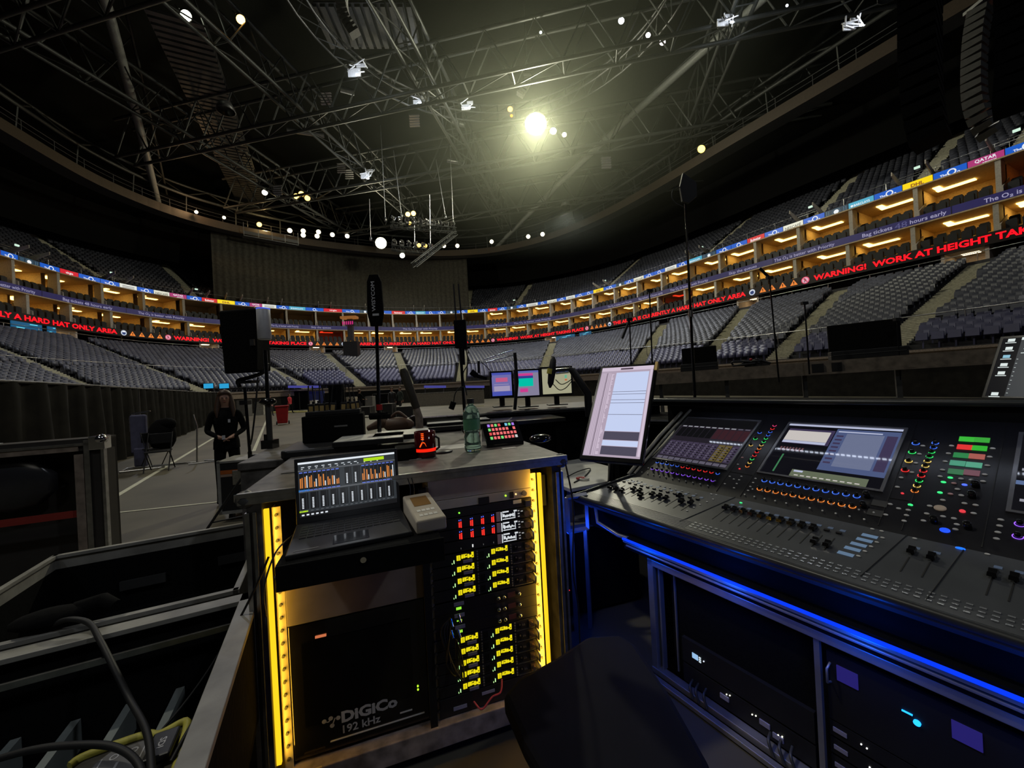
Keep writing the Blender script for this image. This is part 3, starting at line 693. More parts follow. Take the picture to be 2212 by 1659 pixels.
FX = [(1195, 283, 41, .34, (255, 250, 200), 25, 'medium floodlight just right of the largest one'), (1219, 291, 42, .24, (255, 250, 200), 16, 'small floodlight, rightmost of the row beside the largest one'),
      (1102, 236, 40, .26, (255, 170, 60), 9, 'small amber lamp left of the largest floodlight'), (1105, 250, 40, .14, (255, 120, 20), 4, 'tiny amber lamp under the amber lamp left of the largest floodlight'),
      (402, 34, 30, .38, (250, 255, 225), 14, 'white floodlight at the top left of the roof'), (520, 42, 32, .34, (255, 190, 90), 9, 'amber floodlight at the top left beside the white one'),
      (1342, 45, 36, .27, (235, 240, 255), 12, 'leftmost of three cool white lamps at the top'), (1400, 76, 36, .22, (250, 230, 235), 9, 'middle of three cool white lamps at the top'), (1431, 91, 36, .27, (250, 225, 240), 12, 'rightmost of three cool white lamps at the top'),
      (1168, 70, 34, .12, (235, 255, 235), 5, 'small narrow lamp above the largest floodlight'), (572, 416, 54, .36, (255, 250, 220), 9, 'white lamp left of the amber lamp cluster'),
      (640, 424, 54, .36, (255, 200, 90), 7, 'leftmost lamp of the amber cluster at the upper left'), (651, 419, 54, .36, (255, 205, 90), 7, 'middle lamp of the amber cluster at the upper left'), (664, 428, 54, .36, (255, 190, 80), 7, 'rightmost lamp of the amber cluster at the upper left'),
      (881, 463, 52, .32, (255, 200, 100), 7, 'left one of two amber lamps above the hanging lighting truss'), (893, 461, 52, .32, (255, 200, 100), 7, 'right one of two amber lamps above the hanging lighting truss'), (885, 482, 52, .22, (255, 190, 90), 4, 'small amber lamp beneath the pair above the hanging truss'),
      (869, 552, 46, .3, (245, 255, 220), 7, 'white lamp hanging under the lighting truss'), (905, 530, 60, .3, (255, 190, 80), 5, 'amber lamp behind the lower lighting truss'), (919, 531, 60, .28, (255, 190, 80), 4, 'fainter amber lamp right of the amber one behind the lower truss'),
      (1515, 322, 38, .36, (255, 200, 70), 9, 'amber lamp on the catwalk left of the dark hanging speakers'), (2090, 98, 24, .2, (255, 210, 120), 6, 'amber lamp in front of the curved speaker column at the right'),
      (560, 485, 60, .35, (255, 200, 100), 5, 'amber lamp on the small balcony of the catwalk'), (392, 446, 56, .16, (255, 190, 120), 3, 'faint amber lamp at the left end of the brown catwalk fascia'),
      (1700, 12, 28, .1, (220, 230, 240), 3, 'tiny white lamp at the top right')]
for px, py, d, r, c, es, lab in FX: fixture(px, py, d, r, c, es, lab)
for px, py in ((626, 498), (655, 499), (655, 508), (688, 501), (685, 510), (718, 507), (750, 510), (959, 531), (988, 531), (1062, 522), (1141, 511), (1172, 506), (484, 470), (424, 458)):
    fixture(px, py, ringd(px)-.8, .36 if px > 600 else .22, (255, 240, 200), 5, 'small white lamp in the row along the far catwalk', 'lamp', 'row of small lamps along the far catwalk')
# lamp clusters in the roof lit cool white, with amber box frames
for px, py, d, sc, lab in ((770, 148, 33, 1.0, 'brightly lit white truss frame with panel at the upper left of centre'), (1010, 225, 40, .8, 'white lit truss end right of the ring truss'), (905, 215, 40, .8, 'white lit truss frames in the middle of the ring truss'), (1572, 38, 30, .8, 'white lit bracket frame at the top right'), (1848, 45, 26, .7, 'pale bracket frame at the top right near the speakers'), (792, 375, 48, 1.0, 'pale star shaped bracket under the trusses left of centre')):
    P = atd(px, py, d); t = thing('roof_bracket', lab, 'bracket', P); m = MB()
    rnd = random.Random(px)
    for k in range(7): m.tube([(rnd.uniform(-1, 1)*sc, rnd.uniform(-.4, .4), rnd.uniform(-.6, .6)*sc), (rnd.uniform(-1, 1)*sc, rnd.uniform(-.4, .4), rnd.uniform(-.6, .6)*sc)], .045, 5)
    obj('tubes', m, M['white'], t); m = MB(); m.box((-.3*sc, .3, -.1), (1.1*sc, .08, .7*sc)); m.box((.3*sc, .3, .5*sc), (.8*sc, .08, .3*sc)); obj('plate', m, M['white'], t)
    m = MB(); m.box((.2*sc, -.25, -.75*sc), (.3*sc, .1, .14*sc)); obj('work_light', m, glow(225, 235, 255, 6), t)
    lamp(P+Vector((.2*sc, -.9, -1.1*sc)), 150*sc, (.85, .92, 1), .1, 'work_light')
# ventilation louvres and ducts
for px, py, d in ((705, 224, 40), (896, 272, 42), (1310, 362, 44), (738, 372, 50), (755, 385, 52), (600, 420, 50)):
    t = MB(); P = atd(px, py, d)
    for k in range(5): t.box((0, 0, k*.28), (1.1, .25, .1))
    o = tag(obj('louvre_grille', t, M['alu']), 'small pale slatted grille hanging between the roof trusses', 'grille', 'slatted grilles in the roof'); o.location = P
for px, py, px2, py2, z, lab in ((620, 280, 700, 292, 33, 'pale duct tube end left of the louvre grille in the roof'), (965, 346, 1002, 352, 33, 'short pale duct tube above the hanging lighting truss'), (975, 262, 1003, 270, 33, 'short pale duct tube below the white lit truss end'), (735, 192, 765, 200, 33, 'short pale duct tube below the brightly lit truss frame')):
    m = MB(); p, q = atz(px, py, z), atz(px2, py2, z); m.tube([Vector((0, 0, 0)), q-p], .3, 10); o = tag(obj('duct', m, M['alu']), lab, 'duct'); o.location = p
# hanging lighting truss with moving heads and cables
def movers(t0, t1, n, group):
    for k in range(n):
        P = Vector(t0).lerp(Vector(t1), (k+.5)/n)
        t = thing('moving_head', 'small black moving-head light clamped on the hanging lighting truss', 'stage light', P, random.uniform(0, 6), 'moving heads on the hanging lighting truss')
        m = MB(); m.box((0, 0, .12), (.42, .3, .22)); obj('base', m, M['black'], t)
        m = MB(); m.tube([(-.24, 0, .22), (-.24, 0, .62)], .05, 6); m.tube([(.24, 0, .22), (.24, 0, .62)], .05, 6); obj('yoke', m, M['steel'], t)
        m = MB(); m.tube([(0, -.25, .5), (0, .2, .75)], [.19, .15], 10); obj('head', m, M['alu'], t)
ta, tb = atd(843, 492, 45), atd(986, 503, 47); tc_, td = atd(845, 540, 45), atd(938, 551, 46)
truss('lighting_truss', ta, tb, .55, .5, 'upper silver lighting truss hanging on cables at the far end', None, .05, .03, .6)
truss('lighting_truss', tc_, td, .5, .5, 'lower silver lighting truss hanging beneath the upper one', None, .05, .03, .6)
truss('lighting_truss', atd(985, 508, 46.5), atd(896, 578, 40), .5, .5, 'sloping silver truss joining the hanging lighting trusses', None, .05, .03, .6)
movers(ta+Vector((0, 0, .6)), tb+Vector((0, 0, .6)), 10, 'moving heads on the upper truss'); movers(tc_+Vector((0, 0, .55)), td+Vector((0, 0, .55)), 6, 'moving heads on the lower truss')
for i, (x0, y0, x1, y1, d) in enumerate(((822, 270, 833, 478, 45), (850, 325, 868, 470, 46), (942, 345, 963, 472, 47), (972, 315, 979, 482, 47), (798, 470-40, 801, 520, 47), (895, 470, 896, 540, 46), (928, 420, 930, 540, 46))):
    m = MB(); m.tube([atd(x0, y0, d), atd(x1, y1, d)], .04, 5); m.lathe([(0.01, .5), (.13, .45), (.15, .1), (.13, 0), (.01, 0)], atd(x1, y1, d), 8)
    tag(obj('hoist_cable', m, M['alu']), 'thin steel hoist cable with chain motor holding the lighting truss', 'cable', 'hoist cables of the lighting truss')
# far drape
def drape(name, pts, z0, z1, label, amp=.25, fold=1.1, mt=None, cat='drape', z1f=None):
    m = MB(); n = len(pts); L = [0]
    for i in range(1, n): L.append(L[-1]+(pts[i]-pts[i-1]).length)
    N = max(8, int(L[-1]/fold*6)); A = []; B = []; Cc = []
    for k in range(N+1):
        q = L[-1]*k/N; i = min(n-2, max(0, int(np.searchsorted(L, q))-1)); f = (q-L[i])/(L[i+1]-L[i]); p = pts[i].lerp(pts[i+1], f)
        d = (pts[i+1]-pts[i]).normalized(); nn = Vector((-d.y, d.x, 0)); w = amp*(math.sin(q/fold*6.28)+.45*math.sin(q/fold*2.1+1)); zt = z1f(k/N) if z1f else z1
        A.append(Vector((p.x, p.y, z0))+nn*w*1.3); B.append(Vector((p.x, p.y, (z0+zt)/2))+nn*w); Cc.append(Vector((p.x, p.y, zt))+nn*w*.5)
    grid_strip([A, B, Cc], mb=m); m.sm = [True]*len(m.f); return tag(obj(name, m, mt or M['drape']), label, cat)
s0, s1 = spx(460, 20, 2.4), spx(1012, 20, 2.4)
drape('far_drape', [BO(s, 2.42, 0) for s in np.linspace(s0, s1, 40)], 16.85, RZ+.4, 'huge black drape closing off the upper seats at the far end', .07, .9, mat('lit_black_drape', (.045, .042, .034), .95, noise=.3, nscale=3))  # lighter copy of the black drape; its brightness is put into the colour
# commentary balcony hanging on the ring
s = spx(585, RZ, -.8); P = BO(s, -1.2, RZ-.6); t = thing('catwalk_balcony', 'long railed balcony basket under the far catwalk lit amber', 'balcony', mw=frame(P, BO(s+1, 0, 0)-BO(s, 0, 0)))
m = MB(); m.box((0, 0, 0), (7.5, 1.3, .15)); m.box((0, -.6, .5), (7.5, .06, .5)); obj('basket', m, M['steel'], t)
m = MB()
for x in (-3.7, -1.8, 0, 1.8, 3.7): m.tube([(x, -.6, 0), (x, -.6, 2.0 if abs(x) > 3 else 1.3)], .05, 5)
m.tube([(-3.7, -.6, 1.3), (3.7, -.6, 1.3)], .04, 5); obj('hand_rail', m, M['alu'], t); lamp(P+Vector((0, -1, 2.5)), 260, (1, .7, .3), .2, 'balcony_light')
lamp(BO(spx(430, RZ, -2), -2.5, RZ+2), 260, (1, .62, .3), .3, 'catwalk_glow')
# scoreboard tower at the far end with magenta sign
P = atd(757, 700, 60); t = thing('camera_tower', 'dark tower with amber canopy and magenta tally sign at the far end', 'tower', (P.x, P.y, 0))
m = MB(); m.box((0, 0, 8.2), (2.2, 1.2, 2.6)); obj('cabin', m, M['black'], t)
m = MB(); m.box((0, -.3, 13.2), (2.4, 1.2, .35)); obj('canopy', m, glow(150, 95, 45, .8), t)
m = MB()
for k in range(6): m.box((-.8+k*.3, -.9, 12.3), (.14, .05, .5))
obj('magenta_sign', m, glow(200, 40, 120), t); m = MB(); m.bb((-.4, -.3, 9.7), (.4, .3, 13)); m.bb((-.5, -.4, 0), (.5, .4, 6.7)); obj('mast', m, M['steel'], t)
# line arrays
def line_array(pts, w, dep, mt, label, grille=None):   # pts: path of box centres (top to bottom), local
    P0 = pts[0]; t = thing('line_array', label, 'loudspeaker', P0)
    for i in range(len(pts)-1):
        a, b = pts[i]-P0, pts[i+1]-P0; d = (b-a); h = d.length; z = -d.normalized(); y = Vector((w[1][0], w[1][1], 0)); x = y.cross(z).normalized(); y = z.cross(x).normalized()
        R = Matrix(((x.x, y.x, z.x), (x.y, y.y, z.y), (x.z, y.z, z.z))); c = (a+b)/2; m = MB()
        hw, hd, hh = w[0]/2, dep/2, h*.46
        vs = [R @ Vector(v)+c for v in ((-hw, -hd, -hh), (hw, -hd, -hh), (hw, hd, -hh*.7), (-hw, hd, -hh*.7), (-hw, -hd, hh), (hw, -hd, hh), (hw, hd, hh*.7), (-hw, hd, hh*.7))]
        m.add(vs, [(3, 2, 1, 0), (4, 5, 6, 7), (0, 1, 5, 4), (1, 2, 6, 5), (2, 3, 7, 6), (3, 0, 4, 7)]); obj('speaker_cabinet', m, mt, t)
    m = MB(); m.box((0, 0, .12), (w[0]*1.1, dep*1.2, .14)); m.tube([(0, 0, .1), (0, 0, 14)], .02, 5); obj('flying_frame', m, M['steel'], t); return t
def curve_pts(L, d, n):
    P = [atd(x, y, dd) for (x, y), dd in zip(L, d if isinstance(d, list) else [d]*len(L))]; out = cr([tuple(p) for p in P], 20); D = np.r_[0, np.cumsum(np.linalg.norm(np.diff(out, axis=0), axis=1))]
    return [Vector([float(np.interp(D[-1]*k/n, D, out[:, j])) for j in range(3)]) for k in range(n+1)]
gsp = mat('speaker_grey', (.10, .10, .10), .5)
line_array(curve_pts([(2118, 20), (2108, 80), (2104, 150), (2106, 215), (2120, 262), (2143, 290)], 17.0, 16), (.62, (.35, -.94)), .62, gsp, 'tall grey curved column of speaker cabinets at the upper right')
line_array(curve_pts([(1990, -60), (1988, 60), (1990, 170), (1998, 250), (2012, 310)], 13.5, 14), (1.9, (.6, -.8)), .9, M['matte'], 'wide black column of speaker cabinets, left one of the dark pair at the right')
line_array(curve_pts([(2185, -60), (2190, 60), (2190, 160), (2185, 235)], 14.5, 10), (1.3, (.6, -.8)), .9, M['matte'], 'black column of speaker cabinets at the right edge behind the curved grey one')
line_array(curve_pts([(738, -20), (738, 10), (746, 40), (768, 75)], 26, 9), (.7, (0, -1)), .5, mat('pale_speaker', (.3, .3, .3), .5), 'small pale curved speaker column at the top left of centre')
line_array(curve_pts([(1140, 160), (1138, 180), (1122, 206)], 38, 7), (.7, (0, -1)), .5, mat('pale_speaker', (.3, .3, .3), .5), 'small pale curved speaker column above the largest floodlight')
for l, pw, c in FILL_LAMPS:  # added fill lamps with housings, put in to brighten foreground and seats
    lamp(l, pw, c, .6, 'fill_lamp', 'SPOT', spot=math.radians(150))
    t = thing('arena_lamp', 'added fill lamp housing hanging in the roof', 'lamp', (l[0], l[1], l[2]+1.0), 0, 'added fill lamps in the roof'); m = MB(); m.lathe([(.2, .9), (.5, .7), (.75, 0), (.7, 0)], n=12); obj('lamp_housing', m, M['steel'], t)
# haze
mb = MB(); mb.sphere((0, 0, 0), 1, 0, 32, (25, 23, 11.5))
hz = bpy.data.materials.new('stage_haze'); hz.use_nodes = True; nt = hz.node_tree; nt.nodes.clear(); vo = nt.nodes.new('ShaderNodeVolumePrincipled'); ou = nt.nodes.new('ShaderNodeOutputMaterial')
vo.inputs['Color'].default_value = (.80, .86, .66, 1); vo.inputs['Density'].default_value = .022; vo.inputs['Anisotropy'].default_value = .2; nt.links.new(vo.outputs['Volume'], ou.inputs['Volume'])
tc = nt.nodes.new('ShaderNodeTexCoord'); vm = nt.nodes.new('ShaderNodeVectorMath'); vm.operation = 'DIVIDE'; vm.inputs[1].default_value = (25, 23, 11.5); ln = nt.nodes.new('ShaderNodeVectorMath'); ln.operation = 'LENGTH'
mr = nt.nodes.new('ShaderNodeMapRange'); mr.interpolation_type = 'SMOOTHSTEP'; mr.inputs['From Min'].default_value = 0.05; mr.inputs['From Max'].default_value = 1.0; mr.inputs['To Min'].default_value = .010; mr.inputs['To Max'].default_value = 0.0
nt.links.new(tc.outputs['Object'], vm.inputs[0]); nt.links.new(vm.outputs[0], ln.inputs[0]); nt.links.new(ln.outputs['Value'], mr.inputs['Value']); nt.links.new(mr.outputs['Result'], vo.inputs['Density'])
o = tag(obj('stage_haze', mb, hz), 'thin greenish stage haze glowing round the largest floodlight', 'haze', None, 'stuff'); o.location = (4, 37, 26)

# ================================================================ RACK CASE (left of centre)
def lp(mw, px, py, axis, val):     # where the sight line meets local plane axis=val
    inv = mw.inverted(); o = inv @ EYE; d = inv.to_3x3() @ ray(px, py); t = (val-o[axis])/d[axis]; return o+d*t
RM = frame((-1.019, 1.441, 0), (.9487, .3162, 0))
def RK(name, label, cat, loc=(0, 0, 0), rz=0, group=None): return thing(name, label, cat, mw=RM @ Matrix.Translation(Vector(loc)) @ Matrix.Rotation(rz, 4, 'Z'), group=group)
t = RK('rack_case', 'large worn double rack flight case with amber strip lights inside', 'flight case')
m = MB(); m.bb((0, 0, .1), (.05, .8, 1.2)); m.bb((1.25, 0, .1), (1.3, .8, 1.2)); m.bb((.05, .78, .1), (1.25, .8, 1.2)); obj('side_panels', m, M['worn'], t, .003)
m = MB(); m.bb((-.015, -.02, 1.205), (1.315, .82, 1.247)); obj('lid_top', m, M['worn'], t, .006)
m = MB(); m.bb((-.02, -.03, 1.205), (1.32, -.02, 1.238)); m.bb((-.02, -.034, 1.232), (1.32, -.02, 1.25)); obj('front_edge_extrusion', m, M['alu'], t, .002)
m = MB(); m.bb((0, -.01, .06), (1.3, .8, .15)); obj('base_board', m, mat('worn_base_board', (.30, .24, .22), .5, noise=.5, nscale=15), t, .004)
m = MB()
for x in (0, 1.27): m.bb((x-.004, -.012, .15), (x+.012, .02, 1.17)); m.bb((x+.022, -.012, .15), (x+.034, .02, 1.17))
obj('edge_extrusion', m, M['alu'], t, .001)
m = MB(); m.bb((.63, .0, .15), (.66, .03, 1.17)); obj('centre_post', m, M['black'], t)
m = MB()
for x in (.1, 1.2):
    for y in (.1, .7): m.tube([(x-.02, y, .03), (x+.02, y, .03)], .03, 12)
obj('castor', m, M['black'], t)
rail_m = mat('amber_lit_rail', (.55, .5, .42), .5, .2)
for x0, x1 in ((.075, .105), (.663, .675), (1.145, 1.178)):
    m = MB(); m.bb((x0, .03, .15), (x1, .035, 1.17)); m.bb((x0, .03, .15), (x0+.004, .07, 1.17)); o = obj('rack_rail', m, rail_m, t)
    m = MB()
    for k in range(20): m.tube([((x0+x1)/2, .03, .19+k*.05), ((x0+x1)/2, .022, .19+k*.05)], .006, 8)
    obj('screw_heads', m, M['steel'], o)
amb = glow(255, 200, 30, 1.25)
for x in (.052, 1.184):
    m = MB(); m.bb((x, .012, .19), (x+.016, .026, 1.17)); o = obj('led_strip', m, amb, t); o['label'] = 'amber glowing strip light'
m = MB(); m.bb((.09, .75, .2), (.12, .77, 1.1)); obj('rear_brace', m, rail_m, t)
for x, pw in ((.085, .22), (1.165, .55)):
    l = lamp((0, 0, 0), pw*3, (1, .53, .04), .03, 'amber_strip_light', 'AREA', size=.012); l.data.shape = 'RECTANGLE'; l.data.size_y = .98
    sx = 1 if x < .5 else -1; zz = Vector((-sx, -.45, 0)).normalized(); yy = Vector((0, 0, 1)); xx = yy.cross(zz)
    l.matrix_world = RM @ Matrix(((xx.x, yy.x, zz.x, x+(-.01 if x < .5 else .012)), (xx.y, yy.y, zz.y, .004), (xx.z, yy.z, zz.z, .69), (0, 0, 0, 1)))
m = MB(); m.bb((1.205, .05, 1.0), (1.235, .3, 1.15)); obj('vent_grille', m, M['grey'], t)
# butterfly catches, ball corners
m = MB()
for x in (0, 1.3):
    m.sphere((x, 0, 1.22), .035, 0, 12)
obj('ball_corner', m, M['steel'], t)
m = MB(); m.bb((.05, .3, 1.245), (.19, .36, 1.25)); m.sphere((.12, .33, 1.25), .008); obj('lid_catch', m, M['steel'], t)
# --- contents, right bay
def rackunit(name, label, z0, z1, col, x0=.672, x1=1.15, group=None, y=0.024, cat='rack unit'):
    t = RK(name, label, cat, (x0, y, z0), 0, group); m = MB(); m.bb((0, 0, 0), (x1-x0, .3, z1-z0)); obj('face_panel', m, col, t, .0015)
    return t, x1-x0, z1-z0
pn = mat('painted_panel', (.42, .38, .33), .4)
t, w, h = rackunit('blank_panel', 'plain blank rack panel glowing amber at the top of the right bay', 1.105, 1.2, pn)
t, w, h = rackunit('power_unit', 'amber-lit rack unit with square socket and round knob under the blank panel', 1.062, 1.103, pn)
for x, z, r, c in ((.35, .022, .004, glow(190, 255, 60, 1.5)), (.40, .022, .004, glow(255, 210, 140, 1.5))):
    m = MB(); m.tube([(x, 0, z), (x, -.004, z)], r, 10); obj('indicator', m, c, t)
m = MB(); m.bb((.37, -.006, .008), (.388, 0, .036)); obj('rocker_switch', m, M['black'], t)
m = MB(); m.tube([(.44, 0, .022), (.44, -.012, .022)], .012, 16); obj('knob', m, M['grey'], t)
m = MB(); m.bb((.22, -.004, -.002), (.27, 0, .03)); obj('socket', m, M['black'], t)
t, w, h = rackunit('network_unit', 'black rack unit with one green light above the metering units', 1.02, 1.058, M['darkplastic'])
m = MB(); m.tube([(.13, 0, .018), (.13, -.004, .018)], .0035, 10); obj('indicator', m, glow(120, 240, 60, 2), t)
m = MB(); m.bb((.385, -.003, .02), (.425, 0, .036)); obj('sticker', m, M['paper'], t)
m = MB(); m.bb((.44, -.02, .004), (.465, 0, .03)); obj('handle', m, M['steel'], t)
for i, z in enumerate((.969, .918, .866)):
    t, w, h = rackunit('radio_receiver', '', z, z+.047, M['darkplastic'])
    t['label'] = ('topmost', 'middle', 'lowest')[i]+' of three rack receivers with a white-on-black display'+(' and red level meters' if i < 2 else ' and no lit meters'); t['group'] = 'receivers with white displays'
    for j, x in enumerate((.125, .177, .228, .276)):
        if i < 2:
            m = MB(); m.bb((x, -.003, .004), (x+.005, 0, .027)); m.bb((x+.008, -.003, .002), (x+.013, 0, .029)); o = obj('level_meter', m, glow(255, 50, 40, 1.2), t)
            m = MB(); m.bb((x+.001, -.003, .033), (x+.004, 0, .037)); m.bb((x+.009, -.003, .034), (x+.012, 0, .038)); obj('level_dot', m, glow(90, 110, 255, 1.5), o)
        else:
            m = MB(); m.bb((x+.004, -.003, .01), (x+.009, 0, .022) if j == 1 else (x+.006, 0, .016)); obj('channel_number', m, glow(230, 230, 230) if j == 1 else glow(90, 90, 90), t)
    m = MB(); m.bb((.30, -.004, .002), (.318, 0, .045)); obj('tape_label', m, mat('pinkish_tape', (.5, .38, .4), .7), t)
    m = MB(); wg = glow(215, 220, 225, 1.0)
    m.bb((.322, -.003, .003), (.326, 0, .042)); m.bb((.33, -.003, .038), (.36, 0, .043)); m.bb((.385, -.003, .036), (.40, 0, .042)); m.bb((.33, -.003, .018), (.333, 0, .034)); m.bb((.388, -.003, .012), (.391, 0, .034))
    rn = random.Random(i)
    for q in range(7): x = .334+q*.0075; m.bb((x, -.003, .013+rn.random()*.006), (x+.006, 0, .022+rn.random()*.01))
    m.bb((.33, -.003, .006), (.392, 0, .009)); obj('display', m, wg, t)
    m = MB()
    for q in range(3): m.bb((.405, -.003, .008+q*.013), (.413, 0, .012+q*.013)); m.bb((.42, -.003, .03), (.43, 0, .034))
    obj('buttons', m, glow(150, 150, 150), t)
    m = MB(); m.tube([(.447, 0, .02), (.447, -.016, .02)], .015, 16); obj('dial', m, mat('bronze_dial', (.30, .22, .15), .3, .8), t)
    m = MB(); m.tube([(.468, 0, .005), (.468, -.03, .008), (.468, -.03, .038), (.468, 0, .042)], .005, 8); obj('rack_handle', m, M['alu'], t)
def strip_display(m, x, z, w, h, rn, x2):
    # blocky yellow read-out
    m.bb((x, -.003, z), (x+w*.22, 0, z+h*.8), 0)
    for q in range(3): m.bb((x+w*.06, -.0036, z+h*(.15+.22*q)), (x+w*.16, 0, z+h*(.2+.22*q)), 1)
    for q in range(6):
        a = x+w*(.27+q*.12); m.bb((a, -.003, z+h*(.15+.25*rn.random())), (a+w*.1, 0, z+h*(.5+.3*rn.random())), 0)
    m.bb((x+w*.28, -.003, z+h*.75), (x+w*.6, 0, z+h*.83), 0); m.bb((x+w*.86, -.003, z+h*.1), (x+w*.99, 0, z+h*1.0), 0); m.bb((x+w*.9, -.0036, z+h*.3), (x+w*.95, 0, z+h*.5), 1)
yg = glow(240, 222, 20, 1.0)
ZR = [.812, .761, .709, .658, None, None, None, .447, .396, .344, .293, .241]
n9 = 0; protoR = None
names_r = {0: 'topmost yellow-display receiver in the upper block of four', 1: 'second from the top yellow-display receiver in the upper block of four', 2: 'third from the top yellow-display receiver in the upper block of four', 3: 'lowest yellow-display receiver in the upper block of four',
           7: 'topmost yellow-display receiver in the lower block of five', 8: 'second from the top yellow-display receiver in the lower block of five', 9: 'middle yellow-display receiver in the lower block of five', 10: 'fourth from the top yellow-display receiver in the lower block of five', 11: 'lowest yellow-display receiver in the lower block of five'}
for i, z in enumerate(ZR):
    if z is None: continue
    if protoR:
        dup(protoR, RM @ Matrix.Translation(Vector((.672, .024, z))), names_r[i]); continue
    t, w, h = rackunit('in_ear_transmitter', names_r[i], z, z+.047, M['darkplastic']); t['group'] = 'rack receivers with yellow displays'; protoR = t
    rn = random.Random(3)
    for x, dz in ((.108, .006), (.268, .006)):
        m = MB(); strip_display(m, x, .016, .078, .027, rn, 0); obj('display', m, [yg, M['black']], t)
        m = MB(); m.bb((x-.014, -.003, .006), (x-.011, 0, .02)); m.bb((x-.022, -.003, .004), (x-.020, 0, .009)); obj('level_led', m, glow(190, 255, 160, 1.6), t)
        m = MB()
        for q in range(4): m.tube([(x+.094, 0, .006+q*.0115), (x+.094, -.004, .006+q*.0115)], .0034, 8)
        obj('button_column', m, M['grey'], t)
        m = MB(); m.bb((x+.106, -.003, .012), (x+.124, 0, .036)); obj('key_pad', m, M['gloss'], t)
    m = MB(); m.bb((.136, -.004, .0), (.178, 0, .013)); obj('tape_label', m, mat('lilac_tape', (.33, .32, .45), .7), t)
    m = MB()
    for x, zz in ((.385, .03), (.40, .025), (.408, .025)): m.tube([(x, 0, zz), (x, -.006, zz)], .0035, 8)
    obj('jack_socket', m, M['alu'], t)
    m = MB(); m.bb((.43, -.008, .01), (.452, 0, .04)); m.tube([(.441, -.008, .026), (.441, -.02, .026)], .008, 12); obj('volume_knob', m, mat('bronze_dial', (.3, .22, .15), .3, .8), t)
    m = MB(); m.tube([(.468, 0, .005), (.468, -.03, .008), (.468, -.03, .038), (.468, 0, .042)], .005, 8); obj('rack_handle', m, M['alu'], t)
    m = MB(); m.bb((.37, -.003, .0), (.46, 0, .003)); obj('bright_edge', m, M['alu'], t)
# combiner units between the two blocks
for i, z in enumerate((.60, .549, .498)):
    t, w, h = rackunit('antenna_combiner', ('upper', 'middle', 'lower')[i]+' of three black rack units with silver sockets between the yellow-display blocks', z, z+.05, M['black']); t['group'] = 'black rack units with silver sockets'
    m = MB(); m.bb((.085, -.004, .03), (.13, 0, .045)); obj('tape_label', m, mat('lilac_tape', (.33, .32, .45), .7), t)
    m = MB()
    for q in range(4):
        for r in range(2 if i != 1 else 1): m.bb((.095+q*.006, -.003, .012+r*.006), (.099+q*.006, 0, .016+r*.006))
    obj('green_leds', m, glow(150, 240, 60, 1.5), t)
    m = MB()
    for x in (.288, .315, .388): m.tube([(x, 0, .025), (x, -.012, .025)], .0095, 14); m.sphere((x, -.012, .025), .0085, 0, 10)
    obj('socket', m, M['chrome'], t)
    m = MB(); m.bb((.335, -.002, .012), (.372, 0, .034)); obj('badge', m, mat('dark_red_badge', (.09, .03, .035), .5), t)
m = MB()
for j in range(4):
    a = [(0, 0, 0), (-.01-.012*j, -.03, -.05), (-.03+.02*j, -.05, -.16-.03*j), (.01+.01*j, -.02, -.24+.02*j), (.02, 0, -.1)]; m.tube([Vector(p) for p in cr(a, 6)], .0035, 6)
t = RK('patch_leads', 'bundle of thin black patch leads with metal plugs hanging left of the green lights', 'cable', (.735, .0, .60)); obj('leads', m, M['black'], t)
m = MB()
for x, z in ((0, 0), (.035, .01), (.0, -.05), (.03, -.055)): m.tube([(x, -.01, z), (x+.006, -.02, z-.03)], .006, 8)
obj('plugs', m, M['chrome'], t)
m = MB(); m.tube([Vector(p) for p in cr([(0, 0, 0), (.03, -.03, -.02), (.08, -.02, .01), (.12, -.02, .02), (.135, 0, .06)], 6)], .004, 6); o = tag(obj('pink_cable', m, mat('pink_cable', (.5, .06, .09), .5)), 'short pink cable at the foot of the right rack bay', 'cable'); o.matrix_world = RM @ Matrix.Translation(Vector((.82, .01, .2)))
t, w, h = rackunit('lower_panel', 'bluish black blank panel at the bottom of the right bay', .155, .235, M['darkplastic'])
m = MB(); m.bb((.06, -.003, .02), (.12, 0, .035)); m.bb((.19, -.003, .05), (.25, 0, .062)); obj('tape_label', m, mat('lilac_tape', (.33, .32, .45), .7), t)
# --- left bay
t = RK('drawer_unit', 'black pull-out rack drawer carrying the laptop', 'drawer', (.185, -.405, 1.03))
m = MB(); m.bb((0, 0, 0), (.49, .012, .075)); obj('drawer_front', m, M['matte'], t, .002); m = MB(); m.bb((.0, .012, .06), (.44, .8, .075)); m.bb((.01, .012, 0), (.43, .8, .01)); m.bb((.0, .012, 0), (.01, .8, .06)); m.bb((.44, .012, .06), (.48, .42, .075)); obj('drawer_tray', m, M['matte'], t)
m = MB(); m.tube([(.24, 0, .052), (.24, -.006, .052)], .009, 16); obj('lock', m, M['chrome'], t)
t, w, h = rackunit('blank_panel', 'bronze-lit blank rack panel in the left bay under the drawer', .70, .86, mat('painted_panel2', (.30, .25, .20), .5), .108, .63); 
t = RK('mixing_engine', 'tall black rack engine with white lettering in the left bay', 'rack unit', (.108, .03, .17))
m = MB(); m.bb((0, 0, 0), (.522, .5, .525)); obj('chassis', m, M['gloss'], t, .004)
m = MB(); m.bb((.045, -.004, .12), (.46, 0, .45)); obj('smoked_window', m, mat('smoked_glass', (.004, .004, .005), .12, noise=0), t)
m = MB(); fn = lambda u, v: Vector((u, -.006, v)); lt = mat('grey_lettering', (.5, .5, .52), .5, noise=0)
text_on(m, 'DiGiCo', fn, .175, .392, .098, .145, 0, .045); text_on(m, '192 kHz', fn, .178, .322, .055, .088, 0, .02)
